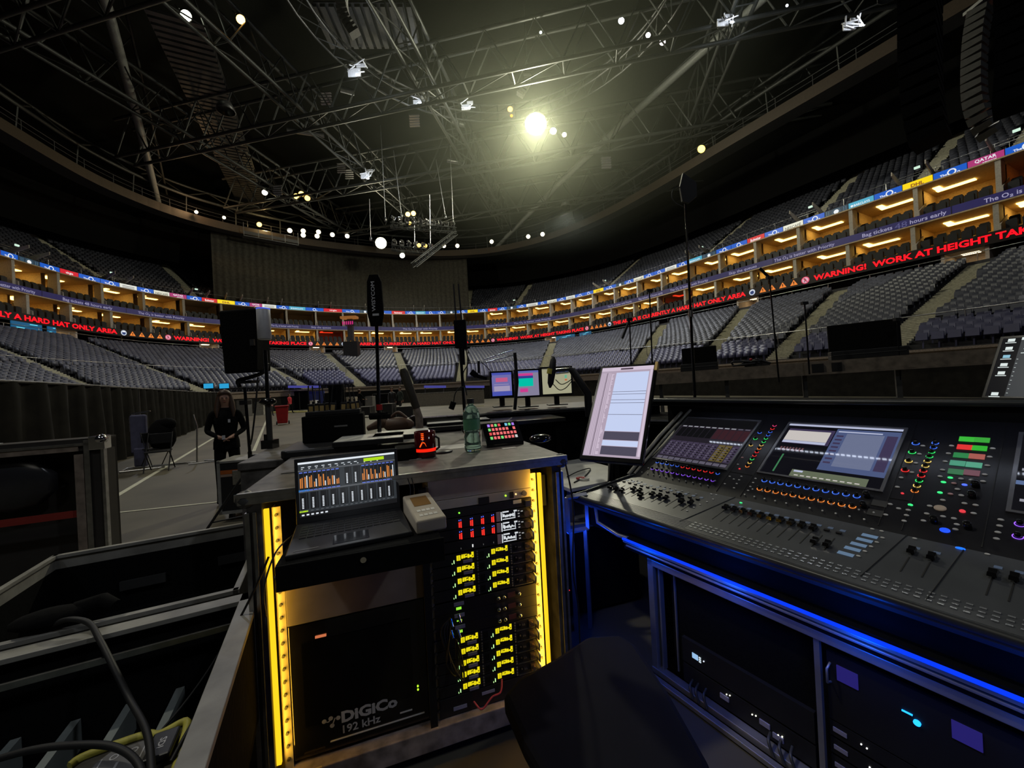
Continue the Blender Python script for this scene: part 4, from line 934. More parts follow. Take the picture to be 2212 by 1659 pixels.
for (a, b) in ((.112, .125), (.136, .13), (.14, .1), (.163, .124)): disc(m, (a, b), .0085, fn)
for (p, q) in (((.112, .122), (.128, .118)), ((.128, .118), (.136, .13)), ((.14, .1), (.152, .128))):
    d = Vector((q[0]-p[0], q[1]-p[1], 0)).normalized()*.002; m.add([fn(p[0]-d.y, p[1]+d.x), fn(q[0]-d.y, q[1]+d.x), fn(q[0]+d.y, q[1]-d.x), fn(p[0]+d.y, p[1]-d.x)], [(0, 1, 2, 3)])
obj('lettering', m, lt, t)
m = MB(); m.bb((.13, -.005, .034), (.5, 0, .037)); m.bb((.40, -.005, .062), (.45, 0, .065)); obj('trim_line', m, lt, t)
m = MB(); m.tube([(.478, 0, .155), (.478, -.004, .155)], .0035, 10); m.tube([(.478, 0, .14), (.478, -.004, .14)], .0035, 10); obj('indicator', m, glow(170, 255, 40, 2.0), t)
m = MB(); m.bb((.095, -.006, .46), (.135, 0, .468)); obj('display', m, glow(200, 110, 70), t)
t = RK('case_label', 'small yellowish label strip at the bottom left of the rack case', 'label', (.135, -.016, .1)); m = MB(); m.bb((0, 0, .03), (.075, .006, .055)); obj('plate', m, mat('cream_label', (.55, .45, .25), .6), t)
# cables left bay
m = MB(); m.tube([Vector(p) for p in cr([(.05, -.02, .78), (.06, -.06, .9), (.1, -.05, 1.02), (.15, .0, 1.06), (.2, .1, 1.07)], 8)], .0035, 6)
m.tube([Vector(p) for p in cr([(.13, -.19, .99), (.16, -.22, .96), (.2, -.2, 1.0), (.24, -.12, 1.03)], 8)], .004, 6)
o = tag(obj('thin_cable', m, M['steel']), 'thin grey cable looping beside the left amber strip into the laptop', 'cable'); o.matrix_world = RM.copy()
m = MB(); m.tube([Vector(p) for p in cr([(-.30, -.3, .5), (-.15, -.12, .62), (-.04, -.03, .78), (.04, -.03, .93), (.07, -.02, 1.0)], 8)], .004, 6)
o = tag(obj('thin_cable', m, M['black']), 'thin black cable running from the amber strip down into the open case', 'cable'); o.matrix_world = RM.copy()
m = MB()
for x in (.585, .6): m.tube([Vector(p) for p in cr([(x, -.03, 1.24), (x+.01, -.035, 1.18), (x-.005, -.03, 1.12)], 6)], .002, 5)
o = tag(obj('thin_cable', m, M['black']), 'pair of thin black wires hanging from the rack top right of the laptop', 'cable'); o.matrix_world = RM.copy()
# --- laptop
LT = RM @ Matrix.Translation(Vector((.205, -.375, 1.105))) @ Matrix.Rotation(math.radians(5), 4, 'Z')
t = thing('laptop', 'open black laptop showing a dark mixer screen with orange and white meters', 'laptop', mw=LT)
m = MB(); m.bb((0, 0, 0), (.375, .30, .016)); obj('base', m, M['darkplastic'], t, .004)
m = MB()
for r in range(5):
    for k in range(14): m.bb((.025+k*.0235, .13+r*.026, .016), (.045+k*.0235, .151+r*.026, .018))
obj('keyboard', m, M['black'], t)
m = MB(); m.bb((.13, .02, .0161), (.24, .1, .017)); obj('touchpad', m, M['gloss'], t)
m = MB(); m.bb((.02, .02, .0161), (.09, .025, .017)); obj('palm_label', m, M['grey'], t)
ang = math.radians(97); hin = Vector((0, .305, .012)); Rl = Matrix.Rotation(ang-math.pi/2, 3, 'X').transposed() if False else Matrix.Rotation(-(ang-math.pi/2)*-1*-1, 3, 'X')
def LD(x, z, y=0.0): return hin+Matrix.Rotation(-math.radians(5), 3, 'X') @ Vector((x, y, z))
def lbox(m, x0, x1, z0, z1, y0, y1, mi=0):
    vs = [LD(x, z, y) for x in (x0, x1) for y in (y0, y1) for z in (z0, z1)]; m.add(vs, [(0, 1, 3, 2), (4, 6, 7, 5), (0, 4, 5, 1), (2, 3, 7, 6), (0, 2, 6, 4), (1, 5, 7, 3)], mi)
m = MB(); lbox(m, 0, .375, 0, .243, 0, .008); ld = obj('lid', m, M['darkplastic'], t, .003)
m = MB(); X0, X1, Z0, Z1 = .012, .363, .024, .228; W2, H2 = X1-X0, Z1-Z0
cols = [glow(46, 50, 54), glow(225, 232, 240, 1.0), glow(215, 130, 60), glow(175, 220, 20), glow(22, 22, 24), glow(40, 110, 170), glow(90, 92, 96), glow(90, 110, 200)]
def sq(u0, u1, v0, v1, c, k=1): lbox(m, X0+W2*u0, X0+W2*u1, Z0+H2*v0, Z0+H2*v1, -.0012*k, -.0005, c)
sq(0, 1, 0, 1, 0); sq(0, 1, .965, 1, 1, 2); sq(0, 1, .0, .085, 4, 2); sq(.66, .88, .885, .945, 3, 2)
rn = random.Random(5)
for k in range(9): sq(.03+k*.066, .06+k*.066, .90, .912, 1, 2)
for k in range(12): sq(.03+k*.07, .045+k*.07, .87, .88, 1, 2)
for row, (v0, v1) in enumerate(((.50, .82), (.14, .44))):
    nb = 22 if row == 0 else 20
    sq(0, 1, v1+.015, v1+.035, 6, 2)
    for k in range(nb):
        u = .01+k*(.98/nb); ww = .98/nb
        if row == 0 and (k < 9 or k > 13):
            sq(u, u+ww*.85, v0, v1, 4, 2); sq(u+ww*.1, u+ww*.35, v0+.03, v0+.12+.14*rn.random(), 2, 3); sq(u+ww*.5, u+ww*.7, v0+.03, v0+.1+.16*rn.random(), 1 if k % 2 else 2, 3); sq(u, u+ww*.7, v1-.02, v1, 7, 3)
            sq(u, u+ww*.8, v0-.03, v0-.01, 7, 3)
        elif k % 2 == 0:
            sq(u, u+ww*1.2, v0, v1, 4, 2)
            for q in range(7): sq(u+ww*.35, u+ww*.7, v0+.02+q*.028, v0+.036+q*.028, 1, 3)
            sq(u+ww*1.3, u+ww*1.6, v0, v1, 4, 2)
        sq(u, u+ww*.5, v0-.035, v0-.025, 6, 3)
sq(0, .1, .465, .5, 5, 3); sq(0, .08, .095, .12, 3, 3)
for k in range(6): sq(.02+k*.045, .045+k*.045, .03, .055, 1, 3)
obj('screen', m, cols, ld)
lamp(LT @ Vector((.19, .12, .15)), .35, (.85, .92, 1), .1, 'laptop_screen_light')
# --- meter box on the drawer
t = thing('signal_meter', 'beige handheld signal meter with a small tilted screen beside the laptop', 'meter', mw=RM @ Matrix.Translation(Vector((.592, -.345, 1.106))) @ Matrix.Rotation(math.radians(7), 4, 'Z'))
m = MB(); m.add([(0, 0, 0), (.105, 0, 0), (.105, .26, 0), (0, .26, 0), (0, 0, .045), (.105, 0, .045), (.105, .26, .07), (0, .26, .07)], [(3, 2, 1, 0), (4, 5, 6, 7), (0, 1, 5, 4), (1, 2, 6, 5), (2, 3, 7, 6), (3, 0, 4, 7)]); obj('body', m, M['beige'], t, .006)
sl = lambda x, y, o=.001: Vector((x*.7, y*1.18, .045+y*1.18*.025/.26+o))
m = MB(); m.add([sl(.03, .11), sl(.12, .11), sl(.12, .19), sl(.03, .19)], [(0, 1, 2, 3)]); obj('screen', m, mat('bronze_screen', (.22, .12, .04), .15), t)
m = MB()
for k in range(4): m.add([sl(.03+k*.024, .03), sl(.048+k*.024, .03), sl(.048+k*.024, .045), sl(.03+k*.024, .045)], [(0, 1, 2, 3)]); m.add([sl(.03+k*.024, .065), sl(.048+k*.024, .065), sl(.048+k*.024, .08), sl(.03+k*.024, .08)], [(0, 1, 2, 3)])
obj('keys', m, M['paper'], t)
# ================================================================ ON TOP OF THE RACK
ZT_ = 1.247
def top(px, py, z=ZT_): p = atz(px, py, z); return Vector((p.x, p.y, z))
# rear case that carries the charger
t = RK('rear_flight_case', 'dark flight case standing behind the rack case and carrying the radio chargers', 'flight case', (-.28, .86, 0))
m = MB(); m.bb((0, 0, .1), (1.6, .75, 1.19)); obj('body', m, M['worn'], t, .004); m = MB(); m.bb((-.01, -.01, 1.19), (1.61, .76, 1.235)); obj('lid_top', m, M['worn'], t, .006)
m = MB()
for x in (.1, 1.4):
    for y in (.1, .65): m.tube([(x-.02, y, .045), (x+.02, y, .045)], .045, 12)
obj('castor', m, M['black'], t)
t = RK('padded_tray', 'black soft-edged tray lying under the radio charger box', 'tray', (-.07, .83, 1.236)); m = MB(); m.prism([(0, .0), (.03, -.03), (.5, -.03), (.53, 0), (.53, .42), (.5, .45), (.03, .45), (0, .42)], (0, .05)); obj('tray_body', m, M['darkplastic'], t, .012)
cb = RM @ Matrix.Translation(Vector((.0, 1.08, 1.288))); t = thing('charger_box', 'black box holding a bank of handheld radios', 'box', mw=cb)
m = MB(); m.bb((0, 0, 0), (.37, .24, .17)); obj('box_body', m, M['matte'], t, .006); m = MB(); m.bb((.19, -.003, .09), (.27, 0, .1)); obj('name_strip', m, M['grey'], t)
m = MB(); m.bb((.02, .02, .17), (.35, .22, .2)); obj('charger_base', m, M['black'], t, .005)
rp = None
for k in range(10):
    x = .05+(k % 5)*.065+(.0 if k < 5 else .02); y = .06 if k < 5 else .16; mw = cb @ Matrix.Translation(Vector((x, y, .2))) @ Matrix.Rotation(random.uniform(-.12, .12), 4, 'Y') @ Matrix.Rotation(random.uniform(-.1, .1), 4, 'X')
    if rp: dup(rp, mw); continue
    rp = thing('handheld_radio', 'black two-way radio with thin aerial standing in the charger box', 'radio', mw=mw, group='radios in the charger box')
    m = MB(); m.bb((-.02, -.012, -.02), (.02, .012, .05)); obj('body', m, M['black'], rp, .004)
    m = MB(); m.tube([(-.012, 0, .05), (-.014, 0, .13), (-.012, 0, .17)], [.004, .003, .0045], 8); obj('aerial', m, M['black'], rp)
    m = MB(); m.tube([(.012, 0, .05), (.012, 0, .066)], .006, 10); obj('knob', m, M['black'], rp)
    m = MB(); m.bb((-.012, -.0135, .0), (.012, -.012, .035)); obj('brass_plate', m, mat('brass_label', (.6, .42, .16), .4, .4), rp)
t = thing('tall_battery_block', 'tall black battery block standing among the radios on the charger box', 'battery', mw=cb @ Matrix.Translation(Vector((.2, .12, .2)))); m = MB(); m.bb((-.045, -.03, 0), (.05, .03, .17)); obj('block_body', m, M['matte'], t, .004)
# candle / red glass lamp
t = thing('red_glass_candle', 'dark red glass jar glowing red on the rack top', 'candle', top(920, 987)); t.scale = (1.14, 1.14, 1.16); m = MB(); m.lathe([(.001, .0), (.044, 0), (.047, .01), (.047, .115), (.042, .115), (.042, .03), (.001, .03)], n=28); obj('glass_jar', m, mat('red_jar', (.07, .004, .006), .12, coat=.5), t)
m = MB(); m.lathe([(.0475, .028), (.0482, .034), (.0475, .042)], n=28); m.lathe([(.03, .0405), (.046, .041)], n=28); obj('glow_band', m, glow(235, 30, 10, 1.2), t)
m = MB(); yv = Vector((0, -.049, 0)); 
fn = lambda u, v: Vector((math.sin(u/.049)*.0492, -math.cos(u/.049)*.0492, v))
for (a, b, c, d) in ((-.016, .052, -.004, .072), (-.004, .072, .006, .072), (.006, .072, .014, .056)):
    m.add([fn(a, b), fn(a+.004, b-.003), fn(c+.003, d-.005), fn(c, d)], [(0, 1, 2, 3)])
for k in range(4): m.add([fn(-.006, .083+k*.008), fn(.006, .083+k*.008), fn(.006, .087+k*.008), fn(-.006, .087+k*.008)], [(0, 1, 2, 3)])
obj('flame_mark', m, glow(255, 80, 20, 1.6), t); m = MB(); m.tube([(.047, 0, .09), (.062, 0, .08), (.062, 0, .04), (.047, 0, .03)], .005, 8); obj('handle', m, M['black'], t)
# bottle
t = thing('water_bottle', 'clear greenish plastic water bottle with dark cap', 'bottle', top(1022, 975)); t.scale = (1.22, 1.22, 1.0); m = MB(); m.lathe([(.001, .004), (.03, 0), (.036, .012), (.037, .03), (.034, .035), (.037, .04), (.034, .06), (.037, .08), (.034, .1), (.0375, .12), (.0375, .2), (.035, .215), (.029, .232), (.017, .247), (.013, .25), (.013, .265)], n=24); obj('bottle_body', m, M['glass'], t)
m = MB(); m.tube([(0, 0, .26), (0, 0, .285)], .016, 16); obj('cap', m, M['black'], t); m = MB(); m.lathe([(.0378, .12), (.038, .125), (.038, .17), (.0378, .175)], n=24); obj('wrapper', m, mat('green_label', (.1, .3, .16), .4), t)
# stream deck
SDm = frame(atd(1052, 972, 2.02), (.985, -.17, 0)); 
p0 = top(1052, 968); t = thing('button_pad', 'small tilted control pad with glowing pink and green keys', 'control pad', mw=frame(p0, (.94, .34, 0)))
m = MB(); m.add([(0, 0, 0), (.225, 0, 0), (.225, .11, 0), (0, .11, 0), (0, .0, .02), (.225, .0, .02), (.225, .09, .13), (0, .09, .13)], [(3, 2, 1, 0), (4, 5, 6, 7), (0, 1, 5, 4), (1, 2, 6, 5), (2, 3, 7, 6), (3, 0, 4, 7)]); obj('pad_body', m, M['gloss'], t, .004)
kc = 'pogr.cgp gooooo.o rooooooo googooow'.split(' '); CMAP = dict(p=glow(165, 120, 230), o=glow(235, 110, 110), g=glow(120, 220, 120), r=glow(215, 75, 75), c=glow(110, 190, 220), w=glow(200, 200, 200))
for r in range(4):
    for k in range(8):
        ch = kc[r][k] if k < len(kc[r]) else 'o'
        if ch == '.': continue
        v = .86-.2*r; p = lambda a, b: Vector((a, .09*b-.0012, .02+.11*b+.001)); x = .03+k*.0215
        m = MB(); m.add([p(x, v-.065), p(x+.015, v-.065), p(x+.015, v+.065), p(x, v+.065)], [(0, 1, 2, 3)]); obj('key', m, CMAP[ch], t)
t = thing('black_pouch', 'small shiny black pouch right of the control pad', 'pouch', top(1168, 956)); m = MB(); m.sphere((0, 0, .025), .06, 0, 16, (1.1, .8, .42)); obj('pouch_body', m, M['gloss'], t)
for px, py, w, d, lab in ((985, 965, .28, .16, 'crumpled paper sheet beside the water bottle'), (905, 990, .10, .05, 'small white note in front of the red glass'), (1100, 968, .08, .04, 'tiny white scrap in front of the control pad')):
    m = MB(); m.bb((-w/2, -d/2, 0), (w/2, d/2, .002)); o = tag(obj('paper_sheet', m, M['paper']), lab, 'paper'); o.matrix_world = RM @ Matrix.Translation(RM.inverted() @ top(px, py)); 
t = thing('black_box_unit', 'low black box between the laptop lid and the red glass', 'box', mw=RM @ Matrix.Translation(Vector((.55, .30, 1.247)))); m = MB(); m.bb((0, 0, 0), (.10, .14, .06)); obj('box_body', m, M['matte'], t, .004)
t = thing('black_disc', 'flat black disc lying behind the red glass', 'disc', top(955, 977)); m = MB(); m.lathe([(.001, 0), (.055, 0), (.058, .004), (.055, .009), (.001, .009)], n=24); obj('disc_body', m, M['darkplastic'], t)
# masts
def mast(base, topz, r, name, label, cat='antenna', extra=None, lean=(0, 0)):
    t = thing(name, label, cat, base); H_ = topz-base.z
    m = MB(); m.tube([(0, 0, 0), (lean[0]*.5, lean[1]*.5, H_*.5), (lean[0], lean[1], H_)], [r*1.25, r, r], 12); obj('mast_pole', m, M['gloss'], t); return t, H_
b = top(584, 968, 1.236); t, h = mast(b, 1.93, .012, 'round_antenna_mast', 'white cylindrical antenna on a black mast left of the radio box')
h = 1.6+(857-733)/831*b.y-b.z
m = MB(); m.lathe([(.001, h), (.038, h), (.043, h+.006), (.043, h+.21), (.03, h+.222), (.001, h+.222)], n=24); obj('cylinder_antenna', m, M['white'], t)
m = MB(); m.lathe([(.0432, h+.212), (.0436, h+.216), (.0432, h+.22)], n=24); obj('blue_ring', m, glow(60, 90, 220), t)
m = MB(); m.sphere((0, 0, .33), .045, 0, 14, (1.3, 1, .6)); m.tube([(-.02, 0, .1), (-.02, 0, 0)], .02, 10); m.bb((-.04, -.04, 0), (.04, .04, .06)); obj('clamp', m, M['gloss'], t)
m = MB(); m.tube([(0, 0, .0), (0, 0, .35)], .019, 12); obj('lower_sleeve', m, M['steel'], t)
b = atd(820, 945, 2.7); b.z = 1.236; t, h = mast(b, 1.6+(847-705)/831*2.7, .012, 'paddle_antenna_mast', 'tall black antenna paddle with vertical white lettering on a mast', lean=(.02, 0))
fr = frame((.02, 0, h), (1, .05, 0))
pl = [(-.038, 0), (.038, 0), (.055, .09), (.05, .31), (.03, .36), (-.03, .36), (-.05, .31), (-.058, .09)]
m = MB(); m.add([(x+.02, -.012, h-.005+z) for x, z in pl]+[(x+.02, .012, h-.005+z) for x, z in pl], [tuple(range(8))[::-1], tuple(range(8, 16))]+[(i, (i+1) % 8, (i+1) % 8+8, i+8) for i in range(8)]); obj('paddle', m, M['matte'], t, .004)
m = MB(); text_on(m, 'WISYCOM', lambda u, v: Vector((.02-.0+v, -.0135, h+u)), .095, .305, -.022+.0, .004, 0, .03) if False else text_on(m, 'WISYCOM', lambda u, v: Vector((.024-v, -.0135, h+u)), .095, .305, 0, .026, 0, .02)
m.add([(.0, -.0135, h+.065), (.045, -.0135, h+.065), (.045, -.0135, h+.08), (.0, -.0135, h+.08)], [(0, 1, 2, 3)]); obj('lettering', m, mat('white_lettering', (.6, .6, .6), .6, noise=0), t)
m = MB(); m.tube([(.01, 0, .23), (.01, 0, .27)], .02, 12); obj('red_joint', m, M['red'], t)
m = MB(); m.tube([(-.06, 0, .19), (.06, 0, .19)], .025, 12); m.tube([(.05, 0, .17), (.05, 0, .2)], .035, 14); obj('clamp', m, M['matte'], t)
b = atd(1004, 880, 2.75); zb = 1.236; b.z = zb; t, h = mast(b, 1.6+(836-750)/831*2.75, .011, 'transmitter_mast', 'black wireless transmitter box with two upright aerials on a mast', lean=(-.01, 0))
m = MB(); m.bb((-.045, -.025, h-.01), (.04, .025, h+.19)); obj('transmitter_box', m, M['matte'], t, .006)
m = MB(); m.tube([(-.03, 0, h+.19), (-.035, 0, h+.45)], .0055, 8); m.tube([(.01, 0, h+.19), (0.0, 0, h+.45)], .0055, 8); obj('aerial', m, M['black'], t)
m = MB(); m.tube([Vector(p) for p in cr([(.03, 0, h-.02), (.04, 0, h-.12), (.0, 0, h-.2), (.02, 0, h-.35)], 6)], .004, 6); obj('cable', m, M['black'], t); m = MB(); m.tube([(0, 0, h-.02), (0, 0, h-.13)], .02, 10); m.sphere((0, 0, .06), .035, 0, 12); obj('clamp', m, M['gloss'], t)
t = thing('gooseneck_microphone', 'small black microphone hanging on a bent arm beside the transmitter mast', 'microphone', atd(980, 868, 2.7)); m = MB(); m.tube([(0, 0, 0), (-.02, 0, -.05)], .02, 10); obj('capsule', m, M['matte'], t); m = MB(); m.tube([Vector(p) for p in cr([(0, 0, 0), (.015, 0, .06), (.05, 0, .1), (.075, 0, .1)], 6)], .004, 6); obj('arm', m, M['black'], t)
# tilted dark tube lamp
p, q = atd(870, 797, 3.0), atd(900, 882, 3.0); t = thing('tilted_tube', 'dark leather-like tube leaning to the right behind the red glass', 'microphone', q); m = MB(); m.tube([Vector((0, 0, 0)), (p-q)*.9, (p-q)], [.03, .035, .022], 14); obj('tube_body', m, mat('dark_olive', (.035, .03, .02), .6), t); m = MB(); m.tube([(0, 0, 0), (.015, 0, -.07), (.015, 0, 1.281-q.z)], [.025, .03, .03], 12); obj('brown_base', m, M['wood'], t)
# ================================================================ LEFT WORK CASES
LM = frame((-1.13, 1.565, 0), (.896, .445, 0))
LMi = lambda x, y, z: LM.inverted() @ atz(x, y, z)
def LK(name, label, cat, loc=(0, 0, 0)): return thing(name, label, cat, mw=LM @ Matrix.Translation(Vector(loc)))
def open_box(t, x0, x1, y0, y1, z0, z1, th, rim, outer, inner, rimw):
    m = MB(); m.bb((x0, y0, z0), (x0+th, y1, z1)); m.bb((x1-th, y0, z0), (x1, y1, z1)); m.bb((x0, y0, z0), (x1, y0+th, z1)); m.bb((x0, y1-th, z0), (x1, y1, z1)); m.bb((x0, y0, z0), (x1, y1, z0+th)); obj('case_walls', m, outer, t)
    m = MB(); e = .002; m.bb((x0+th, y0+th, z0+th), (x0+th+e, y1-th, z1-rim)); m.bb((x1-th-e, y0+th, z0+th), (x1-th, y1-th, z1-rim)); m.bb((x0+th, y0+th, z0+th), (x1-th, y0+th+e, z1-rim)); m.bb((x0+th, y1-th-e, z0+th), (x1-th, y1-th, z1-rim)); m.bb((x0+th, y0+th, z0+th), (x1-th, y1-th, z0+th+e)); obj('foam_lining', m, inner, t)
    m = MB()
    for a, b in (((x0-.004, y0-.004), (x0+rimw, y1+.004)), ((x1-rimw, y0-.004), (x1+.004, y1+.004)), ((x0, y0-.004), (x1, y0+rimw)), ((x0, y1-rimw), (x1, y1+.004))): m.bb((*a, z1-.012), (*b, z1+.006))
    obj('edge_profile', m, M['caselid'], t, .002)
t = LK('open_case_lid', 'open shallow flight case with dark lining and two label plates, left of the rack case', 'flight case')
open_box(t, -1.02, -.03, .06, 1.08, .42, .8, .012, .07, M['caselid'], M['matte'], .022)
m = MB(); m.bb((-.75, 1.04, .55), (-.55, 1.055, .60)); m.bb((-.3, 1.04, .58), (-.14, 1.055, .63)); obj('label_plate', m, M['steel'], t)
m = MB(); m.bb((-.98, .1, 0), (-.9, .18, .42)); m.bb((-.1, .1, 0), (-.05, .18, .42)); m.bb((-.98, .95, 0), (-.9, 1.03, .42)); m.bb((-.1, .95, 0), (-.05, 1.03, .42)); obj('support_leg', m, M['black'], t)
t = LK('open_flight_case', 'large open flight case in the lower left corner holding tools and cables', 'flight case')
open_box(t, -1.02, .05, -1.15, .0, .40, .8, .03, .05, M['matte'], M['matte'], .06)
m = MB(); m.bb((-1.0, -.09, .72), (.0, -.075, .74)); m.bb((-.025, -1.1, .72), (-.01, -.05, .74)); obj('inner_rail', m, M['alu'], t)
m = MB()
for x in (-.95, -.05):
    for y in (-1.05, -.1): m.tube([(x-.03, y, .15), (x+.03, y, .15)], .15, 14)
obj('castor', m, M['black'], t)
m = MB()
for k in range(6): m.bb((-.92+k*.14, -1.05, .43), (-.895+k*.14, -.035, .53))
obj('divider', m, mat('dark_teal_foam', (.24, .27, .26), .8), t)
m = MB(); m.bb((-.02, -.55, .745), (.0, -.5, .78)); m.bb((-.03, -1.0, .5), (-.022, -.25, .70)); obj('metal_liner', m, mat('dull_metal', (.22, .24, .23), .5, .3), t)
# things lying in the trunk
bg = LK('yellow_tool_bag', 'yellow-edged tool pouch at the bottom of the open case', 'bag', LMi(270, 1650, .535)); bgo = LMi(270, 1650, .535)
PB = [LMi(x, y, .615)-bgo for x, y in ((150, 1659), (185, 1637), (310, 1592), (345, 1590), (402, 1562), (396, 1600), (378, 1670), (365, 1750), (140, 1750))]; m = MB(); m.prism([(p.x, p.y) for p in PB][::-1], (0, .08)); obj('bag_body', m, mat('grey_nylon', (.05, .045, .035), .8), bg, .01)
m = MB(); pts = [(p.x, p.y, .085) for p in PB[:8]]; m.tube([Vector(p) for p in cr(pts, 6)], .011, 6); obj('yellow_trim', m, M['yellow'], bg)
t = LK('handheld_unit', 'grey round-ended handheld unit with two dials lying on the yellow-edged pouch', 'meter', LMi(258, 1660, .625)); t.scale = (.62, .62, .62); m = MB(); m.prism([(-.09, -.1), (.09, -.1), (.1, .04), (.06, .09), (-.06, .09), (-.1, .04)], (0, .03)); obj('unit_body', m, M['grey'], t, .01)
m = MB()
for x in (-.03, .035): disc(m, (x, .04), .016, lambda u, v: Vector((u, v, .031)), 0, .011)
for a in ((-.075, -.08, -.07, .05), (.07, -.08, .075, .06), (-.01, -.08, 0, -.0), (.02, -.07, .024, -.05), (-.05, -.04, -.02, -.03)): m.add([(a[0], a[1], .031), (a[2], a[1], .031), (a[2], a[3], .031), (a[0], a[3], .031)], [(0, 1, 2, 3)])
obj('white_marks', m, M['white'], t)
t = LK('battery_pack', 'black pack with white characters lying on the yellow-edged pouch', 'battery', LMi(350, 1618, .625)); t.scale = (.62, .62, .62); m = MB(); m.bb((-.05, -.08, 0), (.05, .08, .03)); obj('pack_body', m, M['darkplastic'], t, .008); m = MB(); text_on(m, 'SDI', lambda u, v: Vector((v, -u, .031)), -.03, .03, -.012, .014, 0, .02); obj('lettering', m, M['white'], t)
def cable(label, pts, r, mt='black', name='cable', n=10):
    m = MB(); P = [Vector(p) for p in pts]; o = P[0]; m.tube([Vector(p)-o for p in cr(P, n)], r, 8); q = tag(obj(name, m, M[mt]), label, 'cable'); q.location = o; return q
L_ = lambda x, y, z: LM @ Vector((x, y, z))
cable('thick black cable arching over the open case edge down towards the tool pouch', [atz(110, 1350, .83), atz(150, 1338, .85), atz(192, 1346, .84), atz(217, 1385, .82), atz(246, 1442, .77), atz(280, 1510, .70), atz(318, 1585, .68), atz(330, 1700, .66)], .009)
cable('black cable looping across the lower left corner of the open case', [atz(-40, 1650, .66), atz(60, 1622, .68), atz(150, 1610, .69), atz(240, 1612, .69), atz(295, 1645, .68), atz(320, 1720, .66)], .009)
cable('black plug lead curling against the right wall of the open case', [atz(370, 1645, .63), atz(400, 1590, .65), atz(420, 1560, .64), atz(445, 1548, .67), atz(455, 1570, .66), atz(435, 1600, .62), atz(390, 1640, .57)], .006)
t = LK('black_plug', 'round black plug hanging by the right wall of the open case', 'plug', LMi(455, 1592, .66)); m = MB(); m.tube([(-.02, 0, .0), (.02, -.03, -.01)], .022, 14); obj('plug_body', m, M['darkplastic'], t)
t = LK('black_glove', 'black crumpled glove lying on the edge of the open case', 'glove', LMi(110, 1352, .815)); m = MB(); m.sphere((0, 0, .03), .09, 0, 14, (1.2, .6, .36)); m.tube([(.06, .02, .03), (.14, .0, .05), (.18, -.02, .03)], [.03, .028, .02], 8); obj('glove_body', m, M['matte'], t)
# tall open case at far left
TM = frame((-2.47, 2.30, 0), (.92, .39, 0)); t = thing('tall_open_case', 'tall open flight case with chrome corner at the left edge', 'flight case', mw=TM)
m = MB(); m.bb((-1.3, 0, .1), (-1.27, .16, 1.4)); m.bb((-.05, 0, .1), (0, .16, 1.4)); m.bb((-1.3, 0, 1.34), (0, .16, 1.41)); m.bb((-1.3, 0, .1), (0, .16, .16)); m.bb((-1.3, .14, .1), (0, .16, 1.4)); obj('case_walls', m, mat('dark_case_inside', (.03, .026, .022), .7), t)
m = MB(); m.bb((-.075, -.012, .1), (-.05, .01, 1.4)); m.bb((.0, -.012, .1), (.014, .02, 1.4)); m.bb((-1.3, -.012, 1.37), (0, .01, 1.385)); obj('edge_extrusion', m, M['alu'], t)
m = MB(); m.bb((-1.3, -.008, 1.34), (-.1, .005, 1.368)); m.bb((-.12, -.008, .2), (-.08, .005, 1.32)); obj('wood_edge', m, M['wood'], t)
m = MB(); m.bb((-.05, -.02, 1.34), (.02, .06, 1.42)); m.sphere((.0, 0, 1.4), .03); obj('corner_plate', m, M['chrome'], t, .004)
m = MB(); m.bb((-1.2, .02, .95), (-.06, .03, .99)); obj('red_strap', m, mat('red_strap', (.3, .03, .02), .8), t)
m = MB()
for x in (-1.2, -.1):
    for y in (.05, .11): m.tube([(x-.02, y, .05), (x+.02, y, .05)], .05, 12)
obj('castor', m, M['black'], t)
t = thing('plastic_bag', 'crumpled dark plastic bag hanging inside the tall open case', 'bag', mw=TM @ Matrix.Translation(Vector((-.42, .06, 1.17)))); m = MB(); m.sphere((0, 0, 0), .17, 0, 10, (1.2, .22, .9)); obj('bag_body', m, mat('dark_bag', (.03, .03, .033), .25), t)
t = thing('white_tag', 'small white tag lying on top of the tall open case', 'tag', mw=TM @ Matrix.Translation(Vector((-.55, .06, 1.412)))); m = MB(); m.bb((0, 0, 0), (.09, .03, .004)); obj('tag_body', m, M['white'], t)
t = thing('low_case', 'low black case on the floor behind the open shallow flight case', 'flight case', mw=LM @ Matrix.Translation(Vector((-1.1, 1.75, 0)))); m = MB(); m.bb((0, 0, .05), (.6, .4, .48)); obj('case_body', m, M['black'], t, .01); m = MB(); m.bb((-.01, -.01, .48), (.61, .41, .5)); obj('edge_profile', m, M['caselid'], t)
# fill light added over the foreground, behind the camera, with no fixture
lamp((-1.6, -1.2, 4.6), 20, (1, .95, .82), .5, 'fill_light_overhead')

